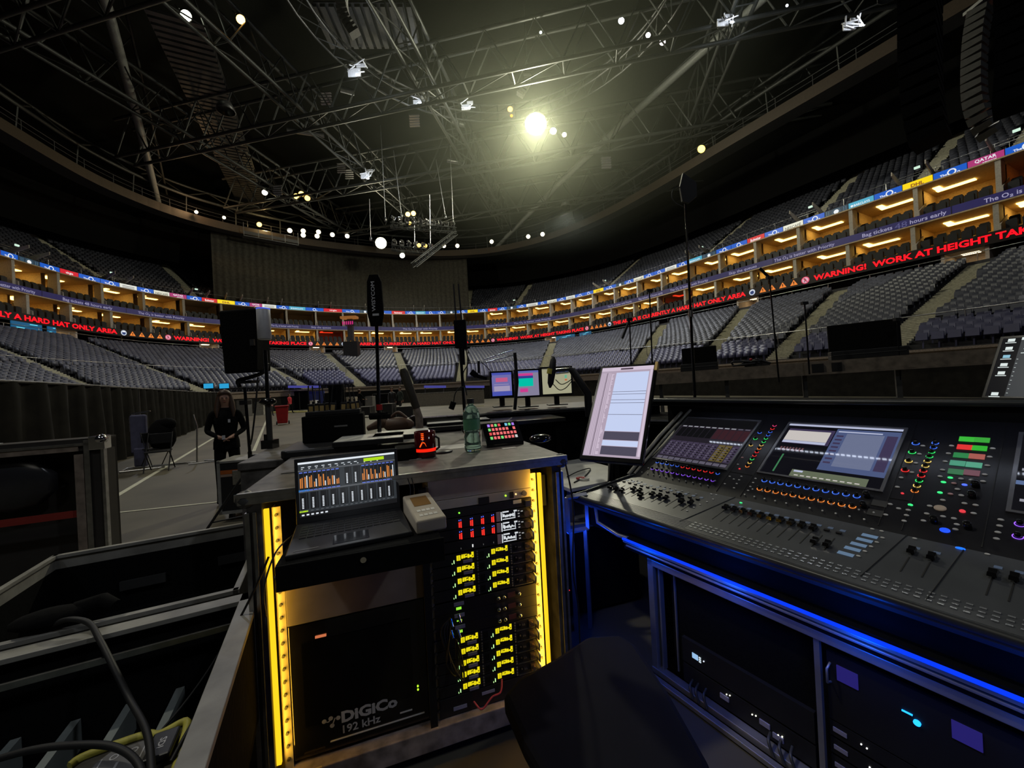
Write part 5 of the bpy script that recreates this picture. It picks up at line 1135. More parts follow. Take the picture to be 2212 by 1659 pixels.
# ================================================================ MIXING CONSOLE (right)
CM = frame((.38, 2.54, 0), (.53, -.848, 0))
con = thing('mixing_console', 'large black mixing console with three touch screens and colour-ringed knobs', 'mixing console', mw=CM)
UE = 2.5; A1 = math.atan2(.075, .42)
CFL = Matrix.Translation(Vector((0, 0, .85))) @ Matrix.Rotation(A1, 4, 'X')
CSL = Matrix.Translation(Vector((0, .42, .925))) @ Matrix.Rotation(math.radians(30), 4, 'X')
FLen = math.hypot(.42, .075)
def fpt(px, py): q = lp(CM @ CFL, px, py, 2, 0); return q.x, q.y
def spt(px, py): q = lp(CM @ CSL, px, py, 2, 0); return q.x, q.y
z3 = lambda x, y: (1200+x/3.95, 780+y/3.95)
z6 = lambda x, y: (1652+x/3.95, 820+y/3.95)
def extr(prof, u0f, u1): # prof list (v,z); u0f(v)->u start
    m = MB(); n = len(prof); vs = [(u0f(v), v, z) for v, z in prof]+[(u1, v, z) for v, z in prof]
    m.add(vs, [tuple(range(n))[::-1], tuple(range(n, 2*n))]+[(i, (i+1) % n, (i+1) % n+n, i+n) for i in range(n)]); return m
u0f = lambda v: .30*max(0, min(v, .45))
obj('surface_body', extr([(.0, .80), (-.025, .825), (-.02, .843), (.0, .849), (.42, .924), (.42, .80)], u0f, UE), M['console'], con)
obj('screen_body', extr([(.42, .80), (.42, .924), (1.095, 1.314), (1.12, 1.30), (1.12, .80)], lambda v: .135, UE), M['consoled'], con)
m = MB(); m.tube([(0.0, -.018, .846), (UE, -.018, .846)], .016, 10); m.tube([(.005, -.01, .85), (.03, .05, .862), (.125, .43, .93)], .010, 8); obj('arm_rest', m, mat('soft_black', (.03, .032, .036), .35), con)
m = MB(); m.tube([(.128, .43, .935), (.135, .80, 1.165), (.14, 1.09, 1.325)], .009, 8); m.tube([(.10, .40, .93), (.105, .75, 1.16), (.11, 1.02, 1.31)], .012, 8); obj('side_trim', m, M['caselid'], con)
m = MB(); m.bb((-.1, .86, 1.405), (UE, 1.16, 1.42)); m.bb((-.1, 1.14, .8), (UE, 1.16, 1.41)); m.bb((-.1, .858, 1.375), (UE, .864, 1.41)); obj('rear_canopy', m, M['matte'], con)
m = MB(); m.tube([(-.11, .855, 1.415), (UE, .855, 1.415)], .014, 10); obj('canopy_bar', m, mat('black_lacquer', (.03, .035, .04), .3), con)
m = MB()
for k in range(88): m.bb((.30+k*.025, .885, 1.398), (.316+k*.025, .892, 1.404))
o = obj('strip_light', m, glow(225, 235, 255, 14), con); o['label'] = 'row of tiny white lights under the canopy'
def pl(name, m, mt, L): # mesh in plane coords -> console part
    o = obj(name, m, mt, con); o.matrix_local = L; return o
def rect(m, a0, a1, b0, b1, h0, h1, mi=0): return m.bb((a0, b0, h0), (a1, b1, h1), mi)
sgl = {}
def sglow(r, g, b, s=1.0):
    k = (r, g, b)
    if k not in sgl: sgl[k] = mat('screen_%d_%d_%d' % k, (.004, .004, .005), .07, 0, emit=srgb(r, g, b), es=s, noise=0)
    return sgl[k]
def screen(a0, a1, b0, b1, label):
    m = MB(); w = .012
    for x0, x1, y0, y1 in ((a0-w, a1+w, b0-w, b0), (a0-w, a1+w, b1, b1+w), (a0-w, a0, b0, b1), (a1, a1+w, b0, b1)): rect(m, x0, x1, y0, y1, 0, .008)
    fr = pl('screen_frame', m, mat('silver_bezel', (.20, .20, .22), .35, .5), CSL); return fr
def content(m, a0, a1, b0, b1):
    W2, H2 = a1-a0, b1-b0
    return lambda u0, u1, v0, v1, c, k=1: rect(m, a0+W2*u0, a0+W2*u1, b0+H2*v0, b0+H2*v1, .001, .002+.0004*k, c)
S1 = (.172, .672, .205, .685); fr = screen(*S1, ''); m = MB(); q = content(m, *S1); cs = [sglow(34, 30, 38), sglow(14, 14, 16), sglow(150, 150, 158), sglow(62, 54, 74), sglow(92, 80, 44), sglow(90, 86, 100), sglow(54, 30, 36)]
q(0, 1, 0, 1, 0); q(0, 1, .82, 1, 1, 2)
for k in range(11):
    u = .02+k*.089; q(u, u+.06, .79, .81, 2 if k < 9 else 5, 3); q(u, u+.08, .55, .77, 6 if k > 5 else 1, 2)
    q(u, u+.08, .10, .44, 4 if k in (8, 9) else 3, 2); q(u, u+.075, .02, .07, 5, 3)
    for r in range(6): q(u+.01, u+.035, .13+r*.05, .15+r*.05, 5, 3); q(u+.045, u+.07, .12+r*.05, .14+r*.05, 1, 3)
o = obj('screen', m, cs, fr)
S2 = (.852, 1.352, .225, .682); fr = screen(*S2, ''); m = MB(); q = content(m, *S2); cs = [sglow(12, 12, 18), sglow(196, 190, 186), sglow(74, 86, 124), sglow(104, 112, 140), sglow(96, 104, 84), sglow(178, 184, 210), sglow(60, 52, 80), sglow(100, 66, 70), sglow(60, 120, 80)]
q(0, 1, 0, 1, 0); q(0, 1, .965, 1, 5, 2); q(.03, .44, .66, .86, 1, 3); q(.03, .44, .61, .655, 5, 3); q(.03, .47, .60, .90, 6, 2)
q(.48, 1, .18, .94, 2, 3); q(.58, .88, .26, .86, 3, 4); q(.50, .86, .88, .90, 5, 4); q(.90, .98, .26, .86, 6, 4); q(.28, .9, .01, .13, 4, 3); q(.3, .38, .09, .12, 5, 4)
for k in range(8): q(.50, .56, .30+k*.07, .33+k*.07, 6, 4); q(.05+k*.03, .065+k*.03, .46, .52, 7, 3)
q(.05, .28, .46, .48, 7, 2); q(.11, .125, .05, .38, 8, 3); q(.14, .27, .02, .4, 0, 3)
for k in range(10): q(.32+k*.055, .355+k*.055, .03, .045, 1, 4)
obj('screen', m, cs, fr)
S3 = (1.712, 2.2, .225, .69); fr = screen(*S3, ''); m = MB(); q = content(m, *S3); cs = [sglow(16, 16, 20), sglow(150, 150, 160), sglow(90, 110, 150), sglow(110, 80, 100)]
q(0, 1, 0, 1, 0); q(.02, .12, .7, .72, 1, 2); q(.02, .1, .5, .53, 1, 2); q(.0, .09, .32, .37, 2, 2); q(.03, .06, .12, .15, 1, 2); q(.12, .3, .05, .5, 3, 2); q(.3, .9, .1, .9, 2, 2); obj('screen', m, cs, fr)
# module seams on both planes
m = MB()
for a in (.70, .83, 1.385, 1.455, 1.66): rect(m, a, a+.003, .02, .76, -.001, .0015)
for a0, a1 in ((.705, .83), (1.39, 1.45)): rect(m, a0, a1, .19, .193, -.001, .0015)
pl('panel_seam', m, M['black'], CSL)
m = MB()
for (pa, pb) in ((z3(1560, 1150), z3(1110, 1335)), (z6(1220, 1320), z6(860, 1620)), ((2087, 1180), (2010, 1278))):
    a, b = fpt(*pa); c, d = fpt(*pb); m.bar((a, b, .0005), (c, d-.05, .0005), .003)
pl('module_joint', m, M['black'], CFL)
# knobs
def protoknob():
    m = MB(); m.lathe([(.0085, 0), (.0085, .006), (.0075, .018), (.006, .019), (.001, .019)], n=14); k = obj('encoder_knob', m, M['gloss'], con); return k
def ringmesh(c):
    m = MB(); n = 22; vs = []
    for i in range(n+1):
        a = math.radians(-215+250*i/n-17); 
        for r in (.0108, .0135): vs.append((r*math.cos(a), r*math.sin(a), .0015))
    m.add(vs, [(2*i, 2*i+1, 2*i+3, 2*i+2) for i in range(n)]); me = bpy.data.meshes.new('light_ring'); me.from_pydata(m.v, [], m.f); me.materials.append(c); return me
RG = dict(b=glow(70, 120, 255, 1.6), r=glow(255, 50, 50, 1.6), p=glow(150, 90, 255, 1.6), o=glow(255, 140, 60, 1.6), g=glow(60, 255, 120, 1.4), y=glow(255, 215, 110, 1.5), k=glow(255, 80, 140, 1.6))
RMesh = {k: ringmesh(v) for k, v in RG.items()}; kproto = None
def encoder(a, b, c, sc=1.0):
    global kproto
    if kproto is None: kproto = protoknob(); k = kproto
    else: k = kproto.copy(); COL.objects.link(k)
    k.parent = con; k.matrix_local = CSL @ Matrix.Translation(Vector((a, b, 0))) @ Matrix.Scale(sc, 4)
    r = bpy.data.objects.new('light_ring', RMesh[c]); COL.objects.link(r); r.parent = k
def row(p0, p1, cols, sc=1.0):
    a0, b0 = spt(*p0); a1, b1 = spt(*p1); n = len(cols)
    for i, c in enumerate(cols): encoder(a0+(a1-a0)*i/(n-1), b0+(b1-b0)*i/(n-1), c, sc)
row(z3(870, 862), z3(1385, 958), 'bbbbbrrrrrrb', .85); row(z3(828, 918), z3(1343, 1018), 'p'*12, .85)
row((1651.4, 1038), (1850.7, 1072), 'b'*11); row((1641, 1056), (1841.4, 1094), 'o'*11)
row(z3(1870, 550), z3(1637, 897), 'krbbggyorrgyo', .8)
for x, y, c in ((1743, 610, 'b'), (1706, 662, 'g'), (1668, 717, 'y')): encoder(*spt(*z3(x, y)), c, .85)
row(z6(1455, 542), z6(1280, 950), 'bbggyyrrgyo', .9)
for x, y, c in ((1288, 545, 'b'), (1258, 620, 'g'), (1228, 695, 'y'), (1198, 773, 'r'), (2178, 1235, 'p'), (2160, 1340, 'p')): encoder(*spt(*z6(x, y)), c)
m = MB(); 
for x, y in ((1800, 910), (1770, 1000), (1447, 1215), (1735, 1265), (875, 1000), (845, 1085)):
    a, b = spt(*z6(x, y)); kk = kproto.copy(); COL.objects.link(kk); kk.name = 'black_knob'; kk.parent = con; kk.matrix_local = CSL @ Matrix.Translation(Vector((a, b, 0))) @ Matrix.Scale(1.5, 4)
# buttons
def bmesh_(c, sx=.009, sy=.006, h=.004):
    m = MB(); m.lathe([(sx*.9, 0), (sx*.9, h*.6), (sx*.7, h), (.0005, h)], n=12); m.v = [(x, y*sy/sx, z) for x, y, z in m.v]
    me = bpy.data.meshes.new('push_button'); me.from_pydata(m.v, [], m.f); me.materials.append(c); return me
BW = bmesh_(mat('white_button', (.6, .6, .6), .4, noise=0)); BG = bmesh_(glow(60, 230, 130, 1.2)); BP = bmesh_(mat('pink_button', (.6, .35, .36), .4, noise=0)); BB = bmesh_(glow(80, 110, 255, 1.2)); BR = bmesh_(glow(230, 60, 70, 1.0), .006, .005)
def button(px, me, L=None, nm='push_button', sc=1.0):
    L = L or CSL; a, b = (spt if L is CSL else fpt)(*px); o = bpy.data.objects.new(nm, me); COL.objects.link(o); o.parent = con; o.matrix_local = L @ Matrix.Translation(Vector((a, b, 0))) @ Matrix.Scale(sc, 4)
for x, y in ((1350, 567), (1320, 637), (1290, 714), (1257, 793), (1165, 838), (1132, 918), (1072, 1065), (1143, 1102), (1225, 1115), (1210, 1160), (1190, 1208), (1033, 1155), (1595, 567), (1568, 632), (1540, 700), (1518, 772), (1497, 828), (1945, 590), (1920, 662), (1900, 735), (1878, 812), (1863, 870), (1675, 848), (1765, 858), (1645, 937), (1677, 990), (1520, 1030), (1705, 1058), (1800, 1073), (1408, 1080), (1383, 1146), (1355, 1206), (1522, 1170), (1615, 1187), (1640, 1238), (1628, 1280), (1783, 1143), (2015, 1198), (2005, 1250), (1990, 1305), (1978, 1360)): button(z6(x, y), BW)
for x, y in ((1557, 882), (1487, 985), (1522, 1008), (1567, 1015), (1587, 985), (1547, 1047), (1445, 1048), (1523, 1083), (1707, 1003), (1687, 1038), (1663, 1072), (1643, 1105)): button(z3(x, y), BW, sc=.75)
for x, y in ((1583, 838), (1525, 876), (1495, 965), (1243, 1070)): button(z6(x, y), BG, nm='green_button')
for x, y in ((1615, 887), (1585, 978)): button(z6(x, y), BP, nm='pink_button')
button(z6(1705, 899), BB, nm='blue_button'); button(z6(1687, 1126), BR, nm='red_button', sc=1.6); button(z6(1175, 972), BR, nm='red_button'); button(z3(1595, 825), BP, nm='pink_button'); button(z3(1571, 920), BR, nm='red_button')
button(z6(1497, 1100), bmesh_(mat('beige_dial', (.6, .48, .38), .4, noise=0), .02, .018, .006), nm='round_key'); button(z6(1537, 1287), bmesh_(glow(30, 80, 255, 1.2), .016, .013, .004), nm='blue_pad')
for x, y, c in ((1722, 510, (60, 190, 60)), (1853, 517, (60, 170, 60)), (1830, 587, (50, 180, 50)), (1675, 648, (40, 130, 70)), (1705, 578, (230, 50, 50)), (1810, 658, (170, 90, 80)), (1645, 715, (70, 150, 120)), (1785, 730, (80, 160, 130)), (1630, 788, (50, 110, 70)), (1765, 797, (110, 70, 80))):
    a, b = spt(*z6(x, y)); m = MB(); rect(m, -.022, .022, -.016, .016, 0, .003); o = obj('lit_key', m, glow(*c, .9), con); o.matrix_local = CSL @ Matrix.Translation(Vector((a, b, 0)))
for x, y in ((980, 1058), (942, 1138)):
    a, b = spt(*z6(x, y)); m = MB(); rect(m, -.025, .025, -.018, .018, 0, .002); o = obj('square_pad', m, M['steel'], con); o.matrix_local = CSL @ Matrix.Translation(Vector((a, b, 0)))
for yy, n, a0, a1 in ((.095, 11, .19, .66), (.085, 11, .87, 1.36)):
    m = MB()
    for i in range(n): m.lathe([(.004, 0), (.004, .004), (.0005, .004)], (a0+(a1-a0)*i/(n-1), yy, 0), 8); m.lathe([(.004, 0), (.004, .004), (.0005, .004)], (a0+(a1-a0)*i/(n-1)-.02, yy-.05, 0), 8)
    pl('mini_buttons', m, mat('white_button', (.6, .6, .6), .4), CSL)
# faders
m = MB(); m.add([(-.011, -.019, .008), (.011, -.019, .008), (.011, .019, .008), (-.011, .019, .008), (-.0095, -.014, .021), (.0095, -.014, .021), (.0095, -.003, .016), (-.0095, -.003, .016), (.0095, .003, .016), (-.0095, .003, .016), (.0095, .014, .021), (-.0095, .014, .021)],
              [(3, 2, 1, 0), (0, 1, 5, 4), (4, 5, 6, 7), (7, 6, 8, 9), (9, 8, 10, 11), (11, 10, 2, 3), (1, 2, 10, 8, 6, 5), (0, 4, 7, 9, 11, 3)]); m.bb((-.001, -.01, 0), (.001, .01, .009))
FC = bpy.data.meshes.new('fader_cap'); FC.from_pydata(m.v, [], m.f); FC.materials.append(M['gloss'])
m = MB(); rect(m, -.0018, .0018, -.055, .055, -.0005, .0006); FS = bpy.data.meshes.new('fader_slot'); FS.from_pydata(m.v, [], m.f); FS.materials.append(M['black'])
m = MB(); rect(m, -.009, .009, -.006, .006, 0, .006); FBt = bpy.data.meshes.new('channel_button'); FBt.from_pydata(m.v, [], m.f); FBt.materials.append(M['darkplastic'])
m = MB(); rect(m, -.009, .009, -.008, .008, .0, .001); FD = bpy.data.meshes.new('channel_display'); FD.from_pydata(m.v, [], m.f); FD.materials.append(glow(70, 82, 100, .7))
def put(nm, me, a, b, L=CFL):
    o = bpy.data.objects.new(nm, me); COL.objects.link(o); o.parent = con; o.matrix_local = L @ Matrix.Translation(Vector((a, b, 0))); return o
def fader(a, bc, slot_b=.215):
    put('fader_slot', FS, a, slot_b); put('fader_cap', FC, a, bc); put('channel_button', FBt, a, .315); put('channel_display', FD, a+.004, .345)
a0, b0 = fpt(*z3(1452, 1262)); a1, b1 = fpt(*z6(413, 1280))
for i in range(10): fader(a0+(a1-a0)*i/9, b0+(b1-b0)*i/9)
for x, y in ((392, 1385), (500, 1412)): a, b = fpt(*z6(x, y)); 
aL = a1; st = (a1-a0)/9; fader(aL+st, fpt(*z6(392, 1385))[1]); fader(aL+2*st, fpt(*z6(500, 1412))[1])
c0, _ = fpt(*z3(440, 1082)); c1, _ = fpt(*z3(1045, 1190))
for i, (x, y) in enumerate(((440, 1080), (475, 1090), (530, 1105), (640, 1095), (680, 1105), (665, 1140), (765, 1130), (810, 1140), (850, 1155), (990, 1145), (985, 1185), (1045, 1190))): a, b = fpt(*z3(x, y)); fader(.14+i*.048, b)
for x, y in ((1255, 1478), (1425, 1530)): a, b = fpt(*z6(x, y)); fader(a, b)
for x, y in ((1462, 430), (1603, 455)): a, b = fpt(1652+x/2.968, 1100+y/2.968); fader(a, b)
for x, y in ((895, 1335), (850, 1370), (800, 1408), (748, 1445), (690, 1487)): a, b = fpt(*z6(x, y)); m = MB(); rect(m, -.024, .024, -.011, .011, 0, .001); o = obj('layer_display', m, glow(92, 116, 142, .9), con); o.matrix_local = CFL @ Matrix.Translation(Vector((a, b, 0)))
for x, y in ((1005, 1352), (957, 1390), (908, 1427), (855, 1467), (800, 1508), (918, 1277), (998, 1295), (1280, 1358), (1900, 1492)): button(z6(x, y), BW, CFL, sc=.85)
button(z6(1670, 1443), bmesh_(glow(20, 110, 255, 1.3), .014, .007, .004), CFL, 'blue_button'); button(z3(1582, 1210), BG, CFL, 'green_button', .9)
for x, y in ((650, 1015), (697, 1022), (735, 1030), (895, 1065), (935, 1075), (975, 1085), (1025, 1098), (1080, 1110), (1135, 1125), (1200, 1138)): button(z3(x, y), BW, CFL, 'silver_button', .8)
for x, y in ((1330, 1137), (1372, 1143), (1345, 1180), (1292, 1202), (1233, 1225), (1180, 1250), (1122, 1278)): button(z3(x, y), BW, CFL, sc=.75)
m = MB()
for r in range(3):
    for k in range(64): a = .79+k*.026; rect(m, a, a+.014, .038+r*.022, .045+r*.022, 0, .0012)
o = pl('light_dots', m, mat('silver_dots', (.75, .78, .85), .25, .8, noise=0), CFL); o['kind'] = 'stuff'
m = MB()
for k in range(6): rect(m, .03, .78, .02+k*.012, .024+k*.012, 0, .0008)
pl('grooves', m, mat('groove_grey', (.16, .16, .17), .3), CFL)
# ---- flight case under the console, blue lit
bm_ = mat('cold_alu_profile', (.35, .35, .38), .4, .6)
t = thing('console_case', 'open-fronted flight case carrying the console, its metal edges lit blue', 'flight case', mw=CM)
m = MB(); x0, x1, z0, z1 = .556, 2.5, .02, .63
m.bb((x0, 0, z1-.035), (x1, .04, z1)); m.bb((x0, 0, z0), (x0+.035, .04, z1)); m.bb((x0, -.005, z0), (x1, .04, z0+.03)); m.bb((x0, -.05, z0-.01), (x1, -.02, z0+.012)); obj('edge_profile', m, bm_, t, .003)
m = MB(); m.bb((x0+.05, .02, z0+.03), (x0+.06, .05, z1-.04)); m.bb((x0+.12, .05, z0+.05), (x0+.128, .06, z1-.06)); m.bb((1.30, .01, z0+.03), (1.318, .03, z1-.04)); obj('rack_rail', m, bm_, t)
m = MB(); m.bb((x0, .08, z0), (x1, .9, z0+.02)); m.bb((x0, .88, z0), (x1, .9, z1)); m.bb((x0, .04, z0), (x0+.02, .9, z1)); m.bb((x0, .04, z1-.03), (x1, .9, z1)); m.bb((x0+.1, .06, z0+.02), (x1, .07, z1-.05)); obj('case_walls', m, M['matte'], t)
m = MB(); m.bb((.40, .0, .63), (UE, .9, .70)); m.bb((.05, .05, .66), (UE, .95, .80)); obj('tray', m, M['matte'], t)
m = MB(); m.bb((.41, -.02, .672), (UE, .0, .684)); m.bb((.43, -.02, .655), (UE, .0, .664)); obj('tray_edge', m, bm_, t, .002)
m = MB(); m.bb((.41, -.026, .688), (UE, -.016, .698)); obj('blue_strip_light', m, glow(5, 60, 255, 1.0), t)
m = MB(); P = [lp(CM, x, y, 1, 0) for x, y in ((1285, 1085), (1291, 1128), (1335, 1156), (1356, 1163))]; m.tube([Vector((p.x, -.0, p.z)) for p in P], .012, 6); obj('corner_bracket', m, bm_, t)
m = MB(); P = [lp(CM, x, y, 1, .02) for x, y in ((1262, 1082), (1278, 1090), (1300, 1092))]; m.tube([Vector((p.x, .02, p.z)) for p in P], .02, 8); obj('blue_handle', m, mat('pale_handle', (.4, .4, .45), .4), t)
for u in (.55, 1.0, 1.45, 1.9): lamp(CM @ Vector((u, -.10, .70)), 1.1, (.0, .10, 1.0), .04, 'blue_strip_light')
lamp(CM @ Vector((.15, -.12, .62)), 1.1, (.01, .08, 1.0), .05, 'blue_strip_light')
# devices inside that case
def dev(name, label, cat, a, z, w, h, c, parts=()):
    t = thing(name, label, cat, mw=CM @ Matrix.Translation(Vector((a, .035, z)))); m = MB(); m.bb((0, 0, 0), (w, .02, h)); obj('face', m, c, t); return t
pp = mat('lilac_tape', (.33, .32, .45), .7)
t = dev('rack_converter', 'dark rack device with tiny cyan display in the blue-lit case', 'rack unit', .72, .16, .56, .12, M['black'])
m = MB(); m.bb((.055, -.003, .045), (.085, 0, .07)); obj('display', m, glow(150, 190, 230), t)
m = MB()
for k in range(3): m.bb((.09, -.003, .042+k*.01), (.1, 0, .048+k*.01))
obj('buttons', m, glow(200, 215, 225), t)
m = MB(); m.tube([(.115, 0, .06), (.115, -.004, .06)], .003, 8); obj('indicator', m, glow(230, 240, 255), t)
t = dev('patch_bay', 'dark patch panel with small white lights low in the blue-lit case', 'rack unit', .72, .06, .56, .09, M['black'])
m = MB()
for x, z in ((.22, .07), (.235, .075), (.33, .055), (.345, .06), (.43, .04), (.445, .045)): m.tube([(x, 0, z), (x, -.004, z)], .0028, 8)
obj('indicator', m, glow(240, 240, 220, 1.5), t)
m = MB()
for x, z in ((.19, .04), (.36, .04), (.41, .02)): m.bb((x, -.006, z), (x+.04, 0, z+.02))
obj('label_strip', m, pp, t)
m = MB()
for x in (.05, .08, .12, .40, .44, .48): m.tube([Vector(p) for p in cr([(x, 0, .03), (x+.01, -.04, .02), (x+.03, -.05, -.02)], 5)], .006, 6)
obj('plug', m, M['steel'], t)
t = dev('rack_box_unit', 'dark drawer panel with two lilac labels on the right in the blue-lit case', 'drawer', 1.33, .30, .9, .25, M['black'])
m = MB()
for x in (.03, .31): m.bb((x, -.004, .16), (x+.06, 0, .215))
m.bb((.03, -.004, .185), (.09, -.003, .187)); obj('label_strip', m, glow(50, 42, 140, .5), t)
m = MB(); m.tube([(.01, 0, .14), (.01, -.03, .15), (.01, -.03, .2), (.01, 0, .21)], .004, 6); obj('handle', m, bm_, t)
m = MB(); m.tube([(.235, 0, .15), (.235, -.006, .15)], .009, 12); m.bb((.20, -.004, .165), (.225, 0, .169)); obj('blue_indicator', m, glow(30, 150, 255, 2.5), t)
for k in range(3):
    t = dev('label_unit', ('upper', 'middle', 'lower')[k]+' of three thin dark units with lilac end labels in the blue-lit case', 'rack unit', 1.33, .24-k*.065, .9, .055, M['black']); t['group'] = 'thin units in the blue-lit case'
    m = MB(); m.bb((.01, -.004, .02), (.05, 0, .035)); obj('label_strip', m, pp, t); m = MB(); m.tube([(.09+.02*k, 0, .03), (.09+.02*k, -.004, .03)], .0025, 8); m.tube([(.105+.02*k, 0, .027), (.105+.02*k, -.004, .027)], .0025, 8); obj('indicator', m, glow(235, 235, 235, 1.2), t)
# ---- racks in the gap
GM = frame((.13, 2.52, 0), (.95, .31, 0))
t = thing('gap_rack', 'dark equipment rack with a row of red lights in the gap before the console', 'rack', mw=GM)
m = MB(); m.bb((0, 0, .03), (.75, .5, .60)); obj('rack_body', m, M['matte'], t, .004)
m = MB()
for x in (.02, .075, .095, .115, .15, .17, .19): m.tube([(x, 0, .2), (x, -.004, .2)], .003, 8)
obj('red_lights', m, glow(255, 50, 60, 1.5), t)
m = MB()
for z in (.40, .48): m.bb((.02, -.006, z), (.06, 0, z+.03))
obj('socket', m, M['grey'], t)
m = MB(); m.bb((0, -.01, .60), (.75, .5, .63)); m.bb((0, -.01, .03), (.02, .02, .6)); obj('edge_profile', m, bm_, t)
m = MB(); m.bb((.13, -.012, .36), (.18, 0, .45)); m.bb((.13, -.012, .47), (.175, 0, .55)); obj('blue_flap', m, mat('blue_flap', (.05, .05, .3), .6), t)
t = thing('side_stand', 'small open metal frame under the left end of the console, lit blue', 'stand', mw=frame((.31, 2.45, 0), (.95, .31, 0)))
m = MB()
for a, b in (((0, 0, .64), (.14, 0, .64)), ((0, 0, .86), (.14, 0, .86)), ((0, 0, .64), (0, 0, .86)), ((.14, 0, .64), (.14, 0, .86)), ((.02, 0, .0), (.02, 0, .64)), ((.12, 0, .0), (.12, 0, .64)), ((0, .2, .64), (0, 0, .64))): m.bar(a, b, .022)
obj('frame', m, bm_, t)
# white table with carabiner
TB = frame((.36, 2.60, 0), (.90, .44, 0)); t = thing('side_table', 'small whitish table between the rack case and the console', 'table', mw=TB)
m = MB(); m.prism([(-.02, -.02), (.30, -.02), (.62, .35), (.62, .75), (-.02, .75)], (.855, .88)); obj('table_top', m, mat('white_top', (.5, .5, .46), .5), t, .003)
m = MB()
for x, y in ((.02, .05), (.02, .7), (.55, .7), (.5, .3)): m.bar((x, y, 0), (x, y, .855), .03)
obj('leg', m, M['steel'], t)
P = atz(1255, 1035, .881); t = thing('carabiner', 'red and white carabiner clip lying on the whitish table', 'clip', P); m = MB()
for dx, c, dy in ((0, 'red', 0), (.02, 'white', -.03)):
    m = MB(); m.tube([Vector((dx+.03*math.cos(a), dy+.018*math.sin(a), .008)) for a in [k*math.pi/8 for k in range(17)]], .007, 8, cap=False); obj(c+'_loop', m, M[c] if c == 'red' else M['paper'], t)
P0 = atz(1225, 1030, .885); cable('thin black cables tangled on the whitish table', [P0, atz(1250, 1018, .9), atz(1275, 1012, .89), atz(1262, 1030, .885), atz(1240, 1042, .885)], .004)
cable('thin black cable running down beside the right post of the rack case', [Vector((.23, 1.83, 1.24)), Vector((.26, 1.83, 1.0)), Vector((.245, 1.84, .7)), Vector((.27, 1.9, .45)), Vector((.26, 1.9, .05))], .004)
# ---- portrait monitor
k = 2.6; C4 = [EYE+ray(*p)*k*s for p, s in (((1283, 793), 1.0), ((1403, 785), .92), ((1250, 992), .861), ((1388, 1003), .781))]
X = (C4[1]-C4[0]); Zv = (C4[0]-C4[2]); w, h = X.length, Zv.length; mwM = frame(C4[2], X, Zv.normalized())
t = thing('portrait_monitor', 'upright portrait monitor showing a pale blue list beside the console', 'monitor', mw=mwM)
m = MB(); m.bb((0, 0, 0), (w, .03, h)); obj('housing', m, M['gloss'], t, .005)
m = MB(); bz = .018; W2, H2 = w-2*bz, h-2*bz-.01; cs = [sglow(176, 160, 178), sglow(196, 208, 240), sglow(78, 74, 90), sglow(208, 192, 210), sglow(80, 66, 80), sglow(190, 205, 245)]
q = lambda u0, u1, v0, v1, c, kk=1: m.bb((bz+W2*u0, -.0005-.0004*kk, bz+.01+H2*v0), (bz+W2*u1, .001, bz+.01+H2*v1), c)
q(0, 1, 0, 1, 0); q(.0, 1, .955, 1, 3, 2); q(.38, .62, .965, .985, 4, 3)
q(.31, .93, .26, .93, 1, 2); q(.31, .93, .17, .255, 2, 2); q(.31, .93, .11, .165, 1, 2); q(.31, .93, .02, .105, 2, 2)
for v in (.695, .665, .60, .565, .435): q(.31, .93, v, v+.004, 2, 3)
for u in (.03, .06, .09, .13, .16, .19): q(u, u+.008, .01, .93, 3 if u != .13 else 4, 2)
rn = random.Random(2)
for kq in range(60): q(.22, .225+.05*rn.random(), .02+kq*.015, .03+kq*.015, 3, 3)
q(.95, .99, .02, .95, 3, 2); obj('screen', m, cs, t)
m = MB(); m.bb((w-.012, -.006, h-.06), (w+.004, .03, h+.004)); obj('corner_clip', m, mat('brass_label', (.6, .42, .16), .4, .4), t)
m = MB(); m.box((w*.5, .04, h*.45), (.1, .03, .1)); I_ = mwM.inverted(); m.tube([Vector((w*.5, .05, h*.45)), I_ @ Vector((.66, 2.62, 1.2)), I_ @ Vector((.66, 2.72, .885))], .02, 8); obj('support_arm', m, M['gloss'], t)
# right-hand monitor on the desk behind the console
k = 1.92; C4 = [EYE+ray(*p)*k*s for p, s in (((2138, 733), 1.0), ((2212, 728), .946), ((2128, 855), .956), ((2205, 857), .903))]
X = (C4[1]-C4[0]); Zv = (C4[0]-C4[2]); mwM = frame(C4[2], X, Zv.normalized()); t = thing('rear_monitor', 'dark-themed monitor with a yellow framed tile at the right edge above the console', 'monitor', mw=mwM); h = Zv.length; w = h*1.55
m = MB(); m.bb((-.012, 0, -.012), (w, .02, h+.01)); obj('housing', m, M['gloss'], t, .003)
m = MB(); cs = [sglow(20, 20, 22), sglow(62, 64, 66), sglow(220, 230, 228), sglow(215, 225, 40), sglow(70, 110, 130), sglow(140, 190, 210)]
q = lambda u0, u1, v0, v1, c, kk=1: m.bb((u0, -.0005-.0005*kk, v0*h), (u1, .001, v1*h), c)
q(0, w-.015, 0, .985, 0); q(.06, w-.015, 0, .93, 1, 2); q(.06, w-.015, .94, .985, 2, 2)
for i, v in enumerate((.94, .80, .66, .52, .38, .03)): q(.018, .04, v-.02, v+.03, 5 if i == 2 else 2, 3); q(.012, .046, v-.045, v-.035, 2, 3)
for kq in range(9): q(.063, .068, .05+kq*.07, .055+kq*.07, 2, 3)
q(.075, .10, .78, .79, 2, 3); q(.07, .105, .71, .72, 2, 3); q(.115, .3, .60, .90, 4, 3); q(.115, .13, .84, .87, 2, 4); q(.113, .2, .42, .56, 3, 3); q(.118, .195, .435, .545, 4, 4)
for v in (.39, .25, .11): q(.115, .3, v, v+.02, 2, 3)
